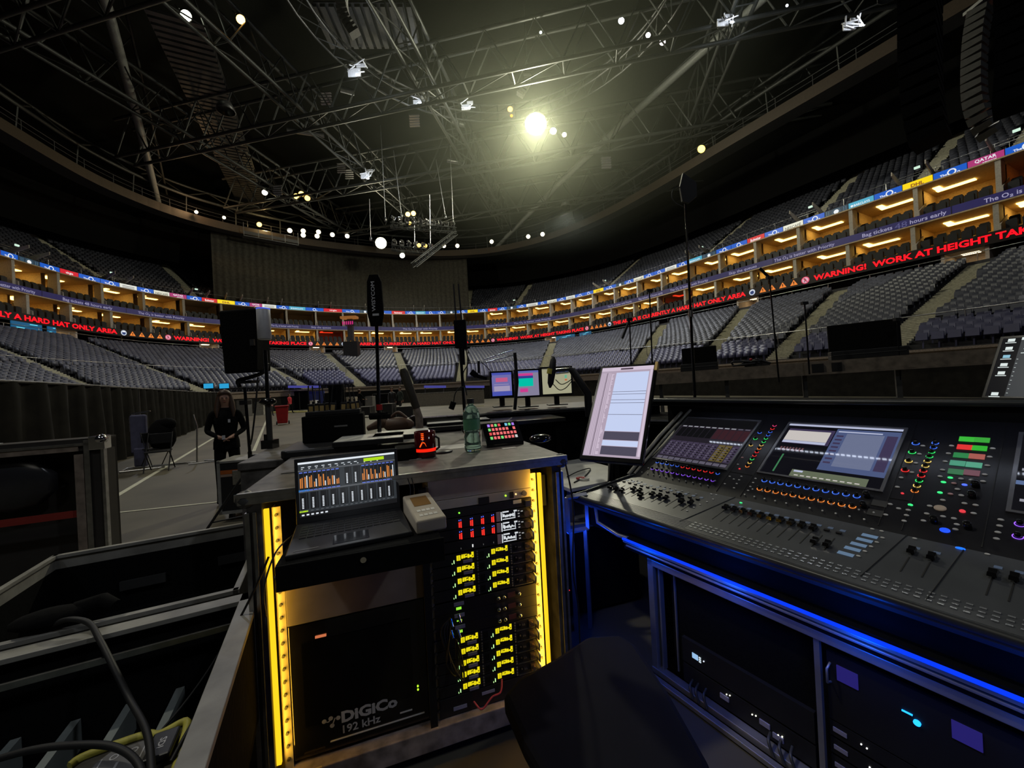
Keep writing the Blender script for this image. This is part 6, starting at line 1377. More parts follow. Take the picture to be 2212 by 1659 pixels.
obj('screen', m, cs, t); m = MB(); m.bar((w*.5, .04, -.3), (w*.5, .04, h*.4), .05); obj('stand', m, M['black'], t)
# ---- dark chair in the gap
seatp = [(1086, 1500), (1120, 1462), (1200, 1418), (1270, 1372), (1340, 1368), (1375, 1392), (1450, 1500), (1530, 1640), (1560, 1760), (1240, 1790), (1130, 1600)]
P = [atz(x, y, .52) for x, y in seatp]; c = sum(P, Vector())/len(P); t = thing('stool', 'dark padded stool seat in the blue gloom between rack case and console', 'stool', (c.x, c.y, 0))
m = MB(); m.prism([(p.x-c.x, p.y-c.y) for p in P][::-1], (.45, .52)); obj('seat', m, mat('navy_vinyl', (.006, .006, .010), .8), t, .02)
m = MB(); m.tube([(0, 0, .08), (0, 0, .46)], .03, 10); obj('column', m, M['steel'], t)
m = MB()
for kq in range(5): a = kq*1.2566; m.tube([(0, 0, .09), (.26*math.cos(a), .26*math.sin(a), .05)], .018, 6); m.sphere((.27*math.cos(a), .27*math.sin(a), .03), .028, 0, 8)
obj('star_base', m, M['black'], t)
# ================================================================ BEHIND THE CONSOLE
t = thing('rear_desk', 'long black desk edge behind the console', 'desk', mw=frame((1.05, 3.75, 0), (.80, -.60, 0)))
m = MB(); m.bb((-.1, 0, 1.16), (3.2, .8, 1.2)); obj('desk_top', m, M['matte'], t); m = MB(); m.bb((-.1, .75, .1), (3.2, .8, 1.16)); m.bb((-.1, 0, 0), (-.05, .8, 1.16)); m.bb((3.15, 0, 0), (3.2, .8, 1.16)); obj('panels', m, M['matte'], t)
m = MB(); m.bb((-.1, -.006, 1.185), (3.2, .0, 1.2)); obj('edge_profile', m, M['alu'], t)
def onray(px, py, d, z=None): p = atd(px, py, d); return p
t = thing('printer_box', 'low dark machine with an orange label on the desk behind the console', 'box', mw=frame((1.85, 3.2, 1.201), (.80, -.60, 0)))
m = MB(); m.bb((0, 0, 0), (.55, .3, .13)); obj('box_body', m, M['black'], t, .02); m = MB(); m.bb((.29, -.004, .09), (.46, 0, .125)); obj('orange_label', m, M['orange'], t)
m = MB(); m.bb((-.01, -.012, 0), (.02, .03, .12)); m.bb((.53, -.012, 0), (.56, .03, .12)); m.bb((.1, -.006, .1), (.24, 0, .128)); obj('metal_corner', m, M['steel'], t)
m = MB(); m.lathe([(.05, 0), (.045, .05), (.001, .055)], (.13, -.002, .06), 14, 0, Matrix.Rotation(math.pi/2, 3, 'X')); obj('lens_cap', m, M['steel'], t)
# tall antenna mast with angular head
b = atd(1499, 822, 3.6); b.z = 1.2; t = thing('shark_fin_mast', 'thin tall mast with an angular diamond-shaped antenna head, centre right', 'antenna', b); topz = atd(1480, 440, 3.6); off = topz-b
m = MB(); m.tube([(0, 0, 0), off*.62, off], [.014, .011, .008], 10); obj('mast_pole', m, M['gloss'], t)
m = MB(); o_ = off; v = [Vector((-.03, 0, .02)), Vector((-.045, 0, .16)), Vector((-.01, 0, .285)), Vector((.11, 0, .19)), Vector((.11, 0, .06)), Vector((.03, 0, .0))]; m.add([o_+p+Vector((0, -.012, 0)) for p in v]+[o_+p+Vector((0, .012, 0)) for p in v], [tuple(range(6)), tuple(range(6, 12))[::-1]]+[(i, i+6, (i+1) % 6+6, (i+1) % 6) for i in range(6)]); obj('antenna_head', m, M['black'], t)
m = MB(); m.tube([o_+Vector(p) for p in cr([(-.02, 0, -.03), (-.10, 0, .02), (-.12, 0, .1), (-.08, 0, .16), (-.03, 0, .15)], 6)], .004, 6); obj('cable', m, M['black'], t)
m = MB(); m.tube([off*.47, off*.5], .02, 10); obj('collar', m, M['alu'], t)
for (x0, y0, x1, y1, d, hx, hy, lab) in ((1408, 780, 1403, 628, 4.6, 0, 0, 'thin black stand with small bar head left of the diamond antenna mast'), (1680, 775, 1662, 600, 4.6, -20, -22, 'thin black stand with a slanting light head right of the diamond antenna mast'), (1746, 760, 1738, 655, 4.8, 0, 0, 'short thin black rod right of the slanting light stand'), (1362, 780, 1360, 690, 4.8, -18, 40, 'black microphone stand with drooping arm behind the portrait monitor'), (1942, 770, 1938, 690, 4.6, 0, 0, 'short black rod beside the large dark case lid')):
    b = atd(x0, y0, d); t = thing('thin_stand', lab, 'stand', b); e = atd(x1, y1, d)-b; m = MB(); m.tube([(0, 0, -.28 if x0 != 1408 else -.3), e], [.01, .008], 8); obj('stand_pole', m, M['gloss'], t); m = MB()
    if hx or hy: m.tube([e, e+Vector((hx*d/831, 0, -hy*d/831))], .016, 8)
    m.box(e, (.07, .04, .035)); obj('stand_head', m, M['black'], t)
# dark lids of cases on the shelf + shelf
SH = frame(atd(1410, 800, 6.0), (atd(2130, 742, 4.2)-atd(1410, 800, 6.0)).normalized()); 
t = thing('wooden_shelf', 'long beige counter rail behind the console carrying black cases', 'shelf', mw=frame((SH.translation.x, SH.translation.y, 0), SH.to_3x3() @ Vector((1, 0, 0))))
Lsh = 6.5; zs = 1.64; m = MB(); m.bb((0, 0, zs-.02), (Lsh, .35, zs)); m.bb((0, -.01, zs-.16), (Lsh, .02, zs-.02)); m.bb((0, -.03, zs-.17), (Lsh, 0, zs-.145)); obj('counter_rail', m, mat('dim_wood_rail', (.17, .14, .11), .6, noise=.35, nscale=12), t)
m = MB()
for kq in range(8): m.bb((kq*.9+.1, .05, 0), (kq*.9+.15, .1, zs-.02))
obj('support_post', m, M['steel'], t); m = MB(); m.bb((2.0, -.03, zs-.14), (2.12, -.01, zs-.03)); m.bb((2.2, -.03, zs-.14), (2.3, -.01, zs-.03)); obj('socket_box', m, M['black'], t)
shm = t.matrix_world.copy()
def onshelf(px, w, h, label, wd, dep=.22):
    q = lp(shm, px, 760, 1, .1); tt = thing('case_box', label, 'case', mw=shm @ Matrix.Translation(Vector((q.x, .05, zs))))
    m = MB(); m.bb((0, 0, .06), (w, dep, .11)); m.bb((0, 0, 0), (w, dep, .06)); obj('base', m, M['black'], tt, .006); m = MB(); m.bb((.01, dep-.04, .11), (w-.01, dep, h)); obj('open_lid', m, M['matte'], tt, .01); m = MB(); m.bb((.02, -.004, .055), (w-.02, 0, .065)); obj('metal_edge', m, M['steel'], tt); return tt
onshelf(1468, .50, .36, 'small dark open case on the beige rail right of the diamond antenna mast', 0)
onshelf(1793, .72, .46, 'large dark open case with raised lid on the beige rail', 0)
t = thing('cable_heap', 'heap of black gear and cables with a red tip on the beige rail', 'cable', mw=shm @ Matrix.Translation(Vector((lp(shm, 1625, 770, 1, .1).x, .15, zs)))); m = MB(); rn = random.Random(9)
for kq in range(9): m.tube([Vector(p) for p in cr([(rn.uniform(-.25, .25), rn.uniform(-.1, .1), .03), (rn.uniform(-.25, .25), rn.uniform(-.1, .1), .12*rn.random()+.03), (rn.uniform(-.25, .25), rn.uniform(-.1, .1), .03)], 5)], .014, 6)
m.bb((-.1, -.08, 0), (.2, .08, .05)); obj('gear', m, M['black'], t); m = MB(); m.sphere((-.02, -.1, .1), .02, 0, 8); obj('red_tip', m, M['red'], t)
# ================================================================ DESKS BEHIND THE RACK, CENTRE
t = thing('centre_desk', 'black desk carrying the three small monitors', 'desk', mw=frame((-.15, 4.0, 0), (.98, .17, 0)))
m = MB(); m.bb((-.3, -.25, 1.29), (1.75, .7, 1.33)); obj('desk_top', m, M['darkplastic'], t, .004); m = MB(); m.bb((-.25, -.2, 0), (-.2, .65, 1.29)); m.bb((1.65, -.2, 0), (1.7, .65, 1.29)); m.bb((-.25, .5, .2), (1.7, .53, 1.29)); m.bb((-.25, -.15, .75), (1.7, -.12, 1.29)); obj('panels', m, M['matte'], t)
m = MB(); m.bb((-.3, -.256, 1.315), (1.75, -.25, 1.33)); obj('edge_profile', m, M['alu'], t)
def smon(px0, py0, px1, py1, d, yaw, cols, label):
    a = atd(px0, py1, d); w = (px1-px0)/831*d; h = (py1-py0)/831*d; t = thing('small_monitor', label, 'monitor', mw=frame(a, (math.cos(yaw), math.sin(yaw), 0)))
    m = MB(); m.bb((-.02, 0, -.02), (w+.02, .04, h+.02)); obj('housing', m, M['black'], t, .004)
    m = MB(); m.bb((0, -.002, 0), (w, 0, h), 0)
    for (u0, u1, v0, v1, c) in cols[1]: m.bb((w*u0, -.003-.0005*c, h*v0), (w*u1, 0, h*v1), c)
    obj('screen', m, cols[0], t); m = MB(); m.bar((w*.5, .05, -.11), (w*.5, .05, h*.5), .04); m.bb((w*.5-.1, -.03, -.12), (w*.5+.1, .12, -.11)); obj('stand', m, M['black'], t); return t
smon(1064, 806, 1107, 856, 4.05, .15, ([glow(108, 106, 165), glow(70, 80, 170), glow(190, 90, 130), glow(160, 150, 180)], [(0, 1, 0, .18, 1), (0, 1, .9, 1, 1), (.2, .8, .6, .78, 2), (.1, .85, .48, .5, 3), (.1, .9, .2, .42, 3)]), 'small lilac monitor, leftmost of three behind the control pad')
smon(1117, 802, 1166, 856, 4.0, .12, ([glow(130, 125, 150), glow(200, 60, 140), glow(50, 60, 140), glow(0, 190, 165), glow(90, 100, 170)], [(0, 1, .92, 1, 4), (.1, .75, .8, .9, 1), (.1, .75, .7, .8, 2), (.1, .75, .38, .7, 3), (.15, .5, .15, .3, 1)]), 'small monitor with a turquoise block, middle of three behind the control pad')
smon(1173, 797, 1236, 852, 4.0, .08, ([glow(160, 158, 130), glow(120, 118, 100), glow(100, 170, 140), glow(190, 100, 60)], [(0, 1, .96, 1, 1), (.78, .86, .6, .72, 2), (.78, .86, .5, .56, 3), (.03, .97, .88, .885, 1)]), 'small cream monitor, rightmost of three behind the control pad')
# mic boom arm
b = atd(1112, 885, 3.7); t = thing('boom_arm_microphone', 'black jointed boom arm with microphone above the small monitors', 'microphone', b); pt = lambda x, y, d=3.7: atd(x, y, d)-b
m = MB(); m.tube([(0, 0, 0), pt(1117, 825), pt(1112, 762)], .016, 8); obj('post', m, M['black'], t)
m = MB(); m.tube([pt(1110, 755), pt(1046, 776)], .007, 8); m.tube([pt(1112, 766), pt(1050, 782)], .007, 8); obj('parallel_bars', m, M['chrome'], t)
m = MB(); m.tube([pt(1034, 780), pt(1034, 806)], .012, 8); m.tube([Vector(p) for p in cr([pt(1040, 782), pt(1058, 800), pt(1062, 815)], 5)], .004, 6); obj('hanging_link', m, M['black'], t)
m = MB(); m.tube([pt(1018, 803), pt(1030, 812)], [.03, .026], 12); m.tube([pt(1030, 812), pt(1052, 818)], [.02, .014], 10); obj('microphone_body', m, M['matte'], t)
# edge-on disc speaker with yellow stripe and arm
b = atd(1270, 850, 3.3); t = thing('edge_on_tablet', 'thin black tablet seen edge-on with a yellow stripe on a black arm', 'tablet', b); pt = lambda x, y, d=3.3: atd(x, y, d)-b
a, c = pt(1188, 838), pt(1196, 770); d_ = (c-a).normalized(); m = MB(); m.tube([a, a+d_*.04, a+d_*.14, a+d_*.24, c], [.008, .028, .036, .028, .006], 6); obj('tablet_body', m, M['black'], t)
m = MB(); m.tube([pt(1189, 808), pt(1191, 797)], .037, 6); obj('yellow_stripe', m, M['yellow'], t)
m = MB(); m.tube([pt(1200, 803), pt(1228, 800)], .024, 10); obj('swivel', m, M['chrome'], t); m = MB(); m.tube([pt(1228, 796), pt(1236, 800), (0, 0, 0), pt(1272, 900)], [.02, .03, .035, .03], 10); obj('arm', m, M['black'], t)
m = MB(); m.tube([Vector(p) for p in cr([pt(1195, 830), pt(1208, 842), pt(1222, 838), pt(1236, 822)], 6)], .004, 6); m.tube([Vector(p) for p in cr([pt(1200, 820), pt(1212, 830), pt(1225, 826), pt(1236, 818)], 6)], .004, 6); obj('cable', m, M['black'], t)
# flat grey boards / notebooks between rack and desk
t = thing('low_side_desk', 'low black desk with pale boards behind the rack case', 'desk', mw=frame((-.95, 3.05, 0), (.97, .24, 0))); m = MB(); m.bb((0, 0, 1.25), (1.45, .75, 1.28)); obj('desk_top', m, M['darkplastic'], t); m = MB(); m.bb((.03, .05, 0), (.08, .7, 1.25)); m.bb((1.37, .05, 0), (1.42, .7, 1.25)); m.bb((.03, .1, .3), (1.42, .13, 1.25)); obj('panels', m, M['matte'], t)
bd = mat('pale_board', (.62, .62, .57), .4)
for i, (px, py, w, d, hh, lab) in enumerate(((800, 950, .40, .22, .03, 'pale flat board lying left of the tall antenna paddle mast'), (868, 940, .36, .22, .03, 'pale flat board lying right of the tall antenna paddle mast'), (960, 912, .30, .2, .02, 'pale notebook on the desk behind the red glass'), (1020, 905, .3, .12, .015, 'second pale notebook partly behind the water bottle'))):
    p = atz(px, py, 1.30); t = thing('pale_board', lab, 'board', mw=frame((p.x, p.y, 1.282), (.97, .24, 0))); m = MB(); m.bb((-w/2, -.1, 0), (w/2, d, hh)); obj('board_body', m, M['black'], t, .003); m = MB(); m.bb((-w/2+.005, -.095, hh), (w/2-.005, d-.005, hh+.002)); obj('top_sheet', m, bd, t)
p = atz(895, 915, 1.30); t = thing('black_case_unit', 'slim black device with rounded left end behind the pale boards', 'box', mw=frame((p.x, p.y, 1.282), (.97, .24, 0))); m = MB(); m.bb((0, 0, 0), (.5, .16, .06)); m.tube([(0, .0, .03), (0, .16, .03)], .055, 12); obj('box_body', m, M['gloss'], t, .004)
p = atz(815, 935, 1.3); t = thing('brown_bag', 'brown leather bag behind the pale boards', 'bag', p+Vector((0, .35, 0))); m = MB(); m.sphere((.05, 0, .02), .10, 0, 14, (1.3, .7, .62)); m.tube([(-.2, 0, .0), (-.05, 0, .05)], [.02, .05], 10); obj('bag_body', m, mat('brown_leather', (.12, .07, .045), .55), t); m = MB(); m.tube([Vector(p_) for p_ in cr([(-.02, 0, .07), (.05, 0, .12), (.12, 0, .07)], 6)], .012, 6); obj('handle', m, mat('brown_leather', (.12, .07, .045), .55), t)

# ================================================================ PEOPLE
def person(loc, yaw, label, top, legs, H=1.68, pose='clasp', hairc='hair', long_hair=True, group=None, props=()):
    k = H/1.70; t = thing('person', label, 'person', loc, yaw, group)   # faces local -y
    V, E, R = [], [], []
    def v(x, y, z, r, ry=None): V.append((x*k, y*k, z*k)); R.append((r*k, (ry or r)*k)); return len(V)-1
    def e(*a):
        for i in range(len(a)-1): E.append((a[i], a[i+1]))
    pel = v(0, 0, .93, .15, .11); waist = v(0, 0, 1.10, .125, .095); chest = v(0, 0, 1.28, .15, .105); upc = v(0, .01, 1.40, .12, .085); neck = v(0, .0, 1.475, .052); jaw = v(0, -.02, 1.545, .062, .07); head = v(0, -.01, 1.62, .078, .092); crown = v(0, 0, 1.67, .055, .065)
    e(pel, waist, chest, upc, neck, jaw, head, crown)
    fin = []
    for s in (-1, 1):
        st = .14 if pose == 'walk' else .0
        hip = v(.085*s, 0, .86, .092); kn = v(.10*s, -.02-s*st*.6, .48, .062); an = v(.11*s, .02-s*st*1.3, .09, .042); toe = v(.125*s, -.13-s*st*1.3, .04, .038, .03); hl = v(.11*s, .04-s*st*1.3, .045, .036)
        e(pel, hip, kn, an, toe); e(an, hl)
        sh = v(.165*s, 0, 1.385, .055); e(upc, sh)
        if pose == 'clasp': el = v(.235*s, .0, 1.12, .045); wr = v(.09*s, -.19, 1.03, .029); hd = Vector((.045*s, -.215, 1.02)); dr = Vector((-.75*s, -.2, -.35)).normalized()
        elif pose == 'walk': el = v(.21*s, -.03+s*.08, 1.12, .042); wr = v(.21*s, -.10+s*.16, .90, .027); hd = Vector((.21*s, -.11+s*.17, .84)); dr = Vector((0, -.15, -1)).normalized()
        else: el = v(.22*s, -.12, 1.14, .042); wr = v(.15*s, -.32, 1.05, .027); hd = Vector((.14*s, -.38, 1.04)); dr = Vector((-.2*s, -1, -.1)).normalized()
        e(sh, el, wr); pm = v(*hd, .032, .018); e(wr, pm); sd = dr.cross(Vector((0, 0, 1))).normalized() if abs(dr.z) < .8 else Vector((0, 1, 0))
        up_ = sd.cross(dr)
        for f, (o, L) in enumerate(((-.027, .062), (-.009, .072), (.009, .068), (.026, .054))):
            b = hd+sd*o+dr*.035; m1 = b+dr*L*.5; m2 = m1+dr*L*.4-up_*.012*(1 if pose != 'walk' else .5); a1 = v(*b, .0085); a2 = v(*m1, .008); a3 = v(*m2, .007); e(pm, a1, a2, a3)
        b = hd-sd*.03*1-dr*.005; a1 = v(*(b-sd*.012), .0095); a2 = v(*(b-sd*.022+dr*.035), .008); e(pm, a1, a2)
    me = bpy.data.meshes.new('body'); me.from_pydata(V, E, []); o = bpy.data.objects.new('body', me); COL.objects.link(o)
    sk = o.modifiers.new('skin', 'SKIN'); sk.use_smooth_shade = True
    for i, d in enumerate(me.skin_vertices[0].data): d.radius = R[i]; d.use_root = (i == 0)
    ss = o.modifiers.new('sub', 'SUBSURF'); ss.levels = 2; ss.render_levels = 2
    dg = bpy.context.evaluated_depsgraph_get(); m2 = bpy.data.meshes.new_from_object(o.evaluated_get(dg)); bpy.data.objects.remove(o)
    m2.materials.clear()
    for mm in (M['skin'], top, legs, M['black']): m2.materials.append(mm)
    for p in m2.polygons:
        c = p.center/k; hand = min((c-Vector((x, y, z))).length for (x, y, z) in [Vector(V[i])/k for i in range(len(V)) if R[i][0] < .0335*k or (abs(R[i][0]-.032*k) < 1e-6)]) if False else None
        mi = 0 if c.z > 1.47 else 1 if c.z > .86 else 2 if c.z > .08 else 3
        if pose == 'clasp' and c.y < -.178 and c.z < 1.1 and c.z > .9 and abs(c.x) < .1: mi = 0
        if pose == 'walk' and abs(c.x) > .15 and c.z < .90 and c.z > .7: mi = 0
        if pose == 'reach' and c.y < -.32: mi = 0
        p.material_index = mi
    b = bpy.data.objects.new('body', m2); COL.objects.link(b); b.parent = t
    h = Vector((0, -.01, 1.62))*k
    m = MB(); m.sphere(h+Vector((0, .030, .026))*k, .097*k, 0, 16, (1, 1.08, 1.08))
    m.v = [(x, (max(y, (h.y-.02*k)) if z < h.z+.055*k else y), z) for x, y, z in m.v]
    if long_hair:
        for s in (-1, 1): m.tube([Vector((.06*s, .0, 1.64))*k, Vector((.085*s, -.01, 1.53))*k, Vector((.10*s, -.05, 1.42))*k, Vector((.10*s, -.09, 1.32))*k], [.04*k, .042*k, .036*k, .012*k], 8)
        m.tube([Vector((0, .07, 1.64))*k, Vector((0, .08, 1.5))*k, Vector((0, .09, 1.38))*k], [.07*k, .075*k, .03*k], 10)
    obj('hair', m, M[hairc], t)
    m = MB()
    for s in (-1, 1): m.sphere(h+Vector((.028*s, -.088, -.0))*k, .009*k, 0, 8, (1.3, .6, .8))
    obj('eyes', m, M['black'], t)
    m = MB(); m.add([h+Vector(p)*k for p in ((-.008, -.088, .005), (.008, -.088, .005), (.014, -.094, -.035), (-.014, -.094, -.035), (0, -.112, -.03))], [(0, 1, 4), (1, 2, 4), (2, 3, 4), (3, 0, 4)]); obj('nose', m, M['skin'], t)
    m = MB(); m.sphere(h+Vector((0, -.083, -.058))*k, .02*k, 0, 8, (1.1, .4, .3)); obj('mouth', m, mat('lips', (.3, .09, .08), .5), t)
    if not long_hair:
        m = MB()
        for s in (-1, 1): m.sphere(h+Vector((.083*s, .0, -.01))*k, .02*k, 0, 8, (.4, .7, 1.2))
        obj('ears', m, M['skin'], t)
    m = MB(); m.lathe([(.17*k, .84*k), (.165*k, .95*k), (.135*k, 1.08*k), (.155*k, 1.2*k), (.165*k, 1.3*k), (.13*k, 1.40*k), (.062*k, 1.475*k), (.058*k, 1.50*k)], n=20); m.v = [(x, y*.78, z) for x, y, z in m.v]; obj('jacket', m, top, t)
    for nm, fn in props: fn(t, k)
    return t
def badge(t, k):
    m = MB(); m.bb((.03*k, -.135*k, 1.24*k), (.06*k, -.128*k, 1.29*k)); obj('badge', m, M['white'], t)
woman_at = EYE+ray(487, 900)*5.95
person((woman_at.x, woman_at.y, 0), .62, 'woman in black clothes with long brown hair standing by the black drapes', M['matte'], M['matte'], 1.70, 'clasp', props=(('badge', badge),))
t = thing('white_phone', 'small white object held in the hands of the woman in black', 'phone', (woman_at.x, woman_at.y, 0), .62); m = MB(); m.bb((-.05, -.262, 1.0), (-.01, -.25, 1.06)); obj('phone_body', m, M['white'], t)
redc = mat('red_shirt', (.5, .03, .04), .8); pinkc = mat('pink_shirt', (.45, .22, .22), .8)
def atfloor(px, py): p = atz(px, py, 0); return Vector((p.x, p.y, 0))
person(atfloor(627, 893), 1.2, 'person in a red shirt walking behind the red bin', redc, M['matte'], 1.72, 'walk', long_hair=False)
person(atfloor(585, 899), .9, 'person in pale pink clothes walking left of the red bin', pinkc, M['black'], 1.7, 'walk', long_hair=False)
person(atfloor(779, 897), 2.6, 'dark-clothed person standing by the pale box behind the radio box', M['matte'], M['black'], 1.75, 'reach', long_hair=False)
person(atfloor(849, 900), .3, 'dark-clothed person standing right of the wheeled cases, behind the paddle mast', M['darkplastic'], M['black'], 1.75, 'walk', long_hair=False)
person(atfloor(866, 893), -.5, 'dark-clothed person beside the white wall, left of the tilted tube', mat('dark_green_coat', (.03, .04, .035), .9), M['black'], 1.75, 'walk', long_hair=False)
# ================================================================ FLOOR PROPS
cpts = [Vector((-6.2, 1.5, 0)), Vector((-7.6, 4.6, 0)), Vector((-9.6, 8.3, 0)), Vector((-12.4, 12.8, 0)), Vector((-15.8, 18.3, 0)), Vector((-19.3, 24.0, 0)), Vector((-21.5, 29, 0))]
ps = [Vector((*p, 0)) for p in cr([(q.x, q.y) for q in cpts], 8)]
drape('floor_drape', ps, .02, 2.1, 'long black drapes hung along the left side of the arena floor', .10, .85)
m = MB(); m.tube([Vector((p.x, p.y, 2.1)) for p in ps], .03, 6); 
for p in ps[::8]: m.tube([Vector((p.x-.05, p.y+.02, 0)), Vector((p.x-.05, p.y+.02, 2.1))], .03, 6)
tag(obj('drape_rail', m, M['steel']), 'thin steel rail holding the long black drapes on the left', 'rail')
# folding chairs with clothes
def fold_chair(loc, rz, label):
    t = thing('folding_chair', label, 'chair', loc, rz); m = MB(); m.bb((-.21, -.2, .44), (.21, .2, .47)); obj('seat', m, M['black'], t, .01); m = MB(); m.bb((-.21, .20, .62), (.21, .225, .86)); obj('backrest', m, M['black'], t, .01)
    for s in (-1, 1):
        m = MB(); m.tube([(.22*s, -.26, 0), (.22*s, .0, .45), (.22*s, .21, .88)], .012, 6); obj('leg', m, M['black'], t); m = MB(); m.tube([(.22*s, .27, 0), (.22*s, -.12, .46)], .012, 6); obj('leg', m, M['black'], t)
    return t
cA = atfloor(345, 1016); fold_chair(cA, .5, 'black folding chair nearest the camera, beside the floor line'); 
cB = cA+Vector((-.55, .55, 0)); fold_chair(cB, 1.2, 'second folding chair half hidden under dark coats')
t = thing('dark_coat', 'bulky dark coat heaped over the second folding chair', 'coat', cB+Vector((.15, 0, .5))); m = MB(); m.sphere((0, 0, .28), .33, 0, 16, (1, .6, 1.25)); m.sphere((.12, 0, .55), .2, 0, 12, (1.2, .7, .8)); obj('coat_body', m, M['matte'], t)
t = thing('blue_garment', 'blue-grey garment hanging over the left of the folding chairs', 'garment', cB+Vector((-.42, .0, .0))); m = MB(); m.bb((-.20, -.05, .35), (.18, .06, 1.32)); m.bb((-.12, -.07, .02), (.16, .05, .5)); obj('garment_body', m, M['jean'], t, .04); m = MB(); m.tube([Vector(p) for p in ((-.23, 0, .9), (-.24, 0, 1.25), (-.16, 0, 1.36), (.3, 0, 1.4))], .018, 6); obj('hanger_tube', m, M['alu'], t)
t = thing('garment_frame', 'bent metal tube frame standing on the floor behind the folding chairs', 'frame', cA+Vector((.1, .35, 0))); m = MB()
for L in (((-.9, -.5, .03), (-1.2, 0, .03), (.2, .4, .03)), ((.2, .1, .03), (1.1, .65, .03), (.2, .6, .03)), ((.25, .3, .03), (.3, .3, .95), (.22, .3, 1.25)), ((-.9, -.5, .03), (-.2, -.1, .03))): m.tube([Vector(p) for p in L], .018, 6)
obj('tube_frame', m, M['alu'], t)
# orange striped flight case
a = atd(470, 996, 5.0); t = thing('striped_case', 'small black flight case with orange stripe and butterfly latches', 'flight case', mw=frame((a.x, a.y, 0), (.97, .25, 0)))
m = MB(); m.bb((0, 0, .1), (.85, .5, .78)); obj('case_body', m, M['black'], t); m = MB(); m.bb((0, -.004, .62), (.85, 0, .67)); obj('orange_stripe', m, M['orange'], t); m = MB(); m.bb((0, -.004, .585), (.85, 0, .617)); obj('pale_stripe', m, mat('pinkish_stripe', (.4, .27, .2), .6), t)
m = MB(); m.bb((-.01, -.012, .1), (.025, .02, .8)); m.bb((-.01, -.012, .765), (.86, .51, .79)); m.bb((-.01, -.012, .1), (.86, .01, .14)); obj('edge_profile', m, M['caselid'], t)
m = MB(); m.bb((.16, -.012, .47), (.29, 0, .66)); m.bb((.16, -.012, .24), (.29, 0, .34)); obj('latch', m, M['alu'], t, .01)
m = MB()
for x in (.1, .75):
    for y in (.08, .42): m.tube([(x-.02, y, .05), (x+.02, y, .05)], .05, 12)
obj('castor', m, M['black'], t)
# loudspeaker on tripod
b = atfloor(541, 1165); b = EYE+ray(541, 1000)*4.3; b.z = 0; t = thing('tripod_stand', 'black tripod loudspeaker stand left of the round white antenna', 'stand', b)
m = MB(); m.tube([(0, 0, .12), (0, 0, 1.0)], .022, 10); m.tube([(0, 0, .95), (-.02, 0, 1.72)], .016, 10); obj('pole', m, M['gloss'], t)
for kq, a in enumerate((3.6, 5.6, 1.6)):
    m = MB(); m.tube([(0, 0, .85), (.55*math.cos(a), .55*math.sin(a), .02)], .013, 8); m.tube([(0, 0, .3), (.38*math.cos(a), .38*math.sin(a), .28)], .008, 6); obj('leg', m, M['black'], t)
m = MB(); m.box((.04, 0, .92), (.06, .05, .09)); m.box((-.02, 0, 1.55), (.09, .07, .05)); obj('clamp', m, M['black'], t)
sp = atd(515, 738, 4.3); t = thing('stand_loudspeaker', 'black loudspeaker seen from behind on the tripod stand at the left', 'loudspeaker', mw=frame((sp.x, sp.y, 0), (.98, -.12, 0)))
z0 = atd(515, 806, 4.3).z; z1 = atd(515, 668, 4.3).z; m = MB(); m.add([(-.20, 0, z0), (.20, 0, z0), (.235, 0, z1-.0), (-.235, 0, z1), (-.14, .3, z0+.02), (.14, .3, z0+.02), (.15, .3, z1+.03), (-.15, .3, z1+.03)], [(0, 1, 2, 3), (5, 4, 7, 6), (4, 0, 3, 7), (1, 5, 6, 2), (3, 2, 6, 7), (4, 5, 1, 0)]); obj('cabinet', m, M['matte'], t, .02)
m = MB(); m.tube([Vector(p) for p in cr([(-.1, .1, z0-.16), (-.12, .1, z0-.08), (.02, .1, z0-.05), (.2, .1, z0+.0), (.26, .1, z0+.1)], 6)], .022, 8); m.box((0, .1, z0-.10), (.2, .12, .03)); obj('yoke_bracket', m, M['black'], t); m = MB(); m.box((.18, -.01, z0+.33), (.05, .02, .07)); obj('connector', m, M['steel'], t)
cable('thin black cable hanging from the loudspeaker on the tripod stand', [atd(557, 815, 4.25), atd(552, 880, 4.2), atd(545, 940, 4.2), atd(541, 960, 4.28)], .009)
# red bin
b = atfloor(611, 917); t = thing('red_wheelie_bin', 'red plastic wheeled bin standing on the open arena floor', 'bin', b, .5)
m = MB(); m.add([(-.24, -.26, .08), (.24, -.26, .08), (.24, .26, .08), (-.24, .26, .08), (-.31, -.36, 1.0), (.31, -.36, 1.0), (.31, .36, 1.0), (-.31, .36, 1.0)], [(3, 2, 1, 0), (4, 5, 6, 7), (0, 1, 5, 4), (1, 2, 6, 5), (2, 3, 7, 6), (3, 0, 4, 7)]); obj('bin_body', m, M['red'], t, .03)
m = MB(); m.bb((-.34, -.4, 1.0), (.34, .40, 1.07)); m.tube([(-.28, .44, 1.03), (.28, .44, 1.03)], .03, 8); obj('lid', m, M['red'], t, .02)
for s in (-1, 1): m = MB(); m.tube([(.27*s, .3, .1), (.33*s, .3, .1)], .1, 12); obj('wheel', m, M['black'], t)
